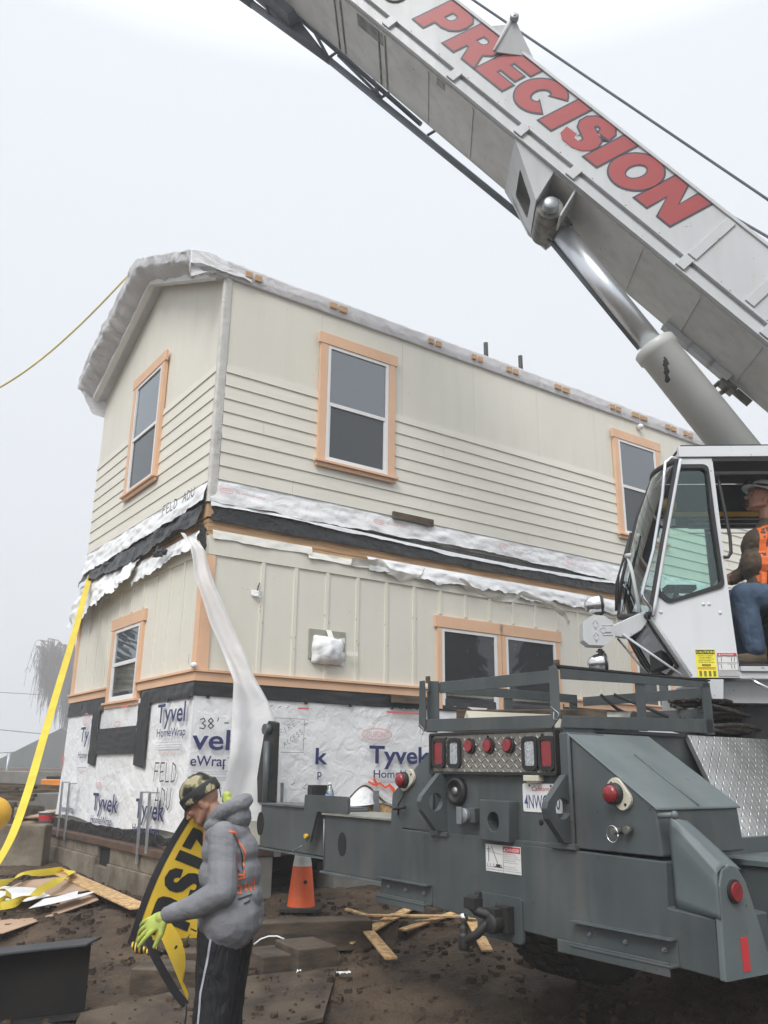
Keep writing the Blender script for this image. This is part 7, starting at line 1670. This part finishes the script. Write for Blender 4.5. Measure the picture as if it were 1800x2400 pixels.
for i, (x, y, h) in enumerate(((-38, 27, 13), (-41, 31, 16), (-44, 36, 12), (-36, 22, 15), (-47, 43, 17), (-33, 17, 12))): conifer(x, y, h, 'dark evergreen added beyond the left edge for pane reflections, number %s from the near end' % ('four', 'three', 'two', 'five', 'one', 'six')[i])
for i, (x, y, h) in enumerate(((34, 1, 13), (37, -4, 16), (40, -9, 14), (44, -15, 17), (36, 5, 12), (33, -14, 15))): conifer(x, y, h, 'dark evergreen tree added beyond the right edge, to be mirrored in the long wall panes')
# ================================================================== CAMERA, SKY, LIGHT
cam = bpy.data.cameras.new('camera'); co = bpy.data.objects.new('camera', cam); COL.objects.link(co); SC.camera = co
co.location = (0, 0, 1.75)
pt, rl = R(17.1), R(.64)
fw = V((0, math.cos(pt), math.sin(pt))); u0 = V((0, -math.sin(pt), math.cos(pt))); r0 = V((1, 0, 0))
rt = r0 * math.cos(rl) + u0 * math.sin(rl); upv = -r0 * math.sin(rl) + u0 * math.cos(rl)
co.rotation_euler = Matrix((rt, upv, -fw)).transposed().to_euler()
cam.sensor_fit = 'VERTICAL'; cam.sensor_height = 24; cam.lens = 24 * 1970 / 2400; cam.clip_start = .05; cam.clip_end = 3000
w = bpy.data.worlds.new('World'); SC.world = w; w.use_nodes = True
N, L = w.node_tree.nodes, w.node_tree.links
sky = N.new('ShaderNodeTexSky'); sky.sky_type = 'NISHITA'; sky.sun_disc = False; sky.sun_elevation = R(46); sky.sun_rotation = R(200)
sky.air_density = 1.; sky.dust_density = 6.; sky.ozone_density = 1
hs = N.new('ShaderNodeHueSaturation'); hs.inputs['Saturation'].default_value = .22; L.new(sky.outputs[0], hs.inputs['Color'])
# cloud deck: even grey-white that brightens towards the zenith
tc = N.new('ShaderNodeTexCoord'); sx = N.new('ShaderNodeSeparateXYZ'); L.new(tc.outputs['Generated'], sx.inputs[0])
cr = N.new('ShaderNodeValToRGB'); e = cr.color_ramp.elements
e[0].position = 0.; e[0].color = (6.2, 6.45, 6.8, 1); e[1].position = 1.; e[1].color = (24., 24.6, 25.5, 1)
k = e.new(.7); k.color = (7.1, 7.45, 7.95, 1)
L.new(sx.outputs['Z'], cr.inputs[0])
mx = N.new('ShaderNodeMixRGB'); mx.inputs[0].default_value = .9; L.new(hs.outputs[0], mx.inputs[1]); L.new(cr.outputs[0], mx.inputs[2])
L.new(mx.outputs[0], N['Background'].inputs[0]); N['Background'].inputs[1].default_value = .1
sun = bpy.data.lights.new('sun', 'SUN'); so = bpy.data.objects.new('sun', sun); COL.objects.link(so)
sun.energy = 1.6; sun.angle = R(25); sun.color = (1, .97, .93)
sd = V((math.sin(R(200)) * math.cos(R(46)), math.cos(R(200)) * math.cos(R(46)), math.sin(R(46))))
so.rotation_euler = sd.to_track_quat('Z', 'Y').to_euler(); so.location = (0, -5, 20)
# fog
mb = MB(); mb.box(W, (-90, -40, -3), (90, 135, 22))
fm = bpy.data.materials.new('fog'); fm.use_nodes = True; N, L = fm.node_tree.nodes, fm.node_tree.links
N.remove(N['Principled BSDF']); pv = N.new('ShaderNodeVolumePrincipled'); pv.inputs['Color'].default_value = (.93, .95, .97, 1); pv.inputs['Density'].default_value = .004
pv.inputs['Anisotropy'].default_value = .2
L.new(pv.outputs[0], N['Material Output'].inputs['Volume'])
obj('haze', mb, fm, kind='stuff', label='pale winter fog filling the air over the whole site', cat='fog', base=V((0, 0, 0)))
SC.view_settings.view_transform = 'Standard'; SC.view_settings.look = 'None'; SC.view_settings.exposure = .42; SC.view_settings.gamma = 1
SC.cycles.volume_bounces = 1; SC.cycles.max_bounces = 8; SC.cycles.transparent_max_bounces = 16
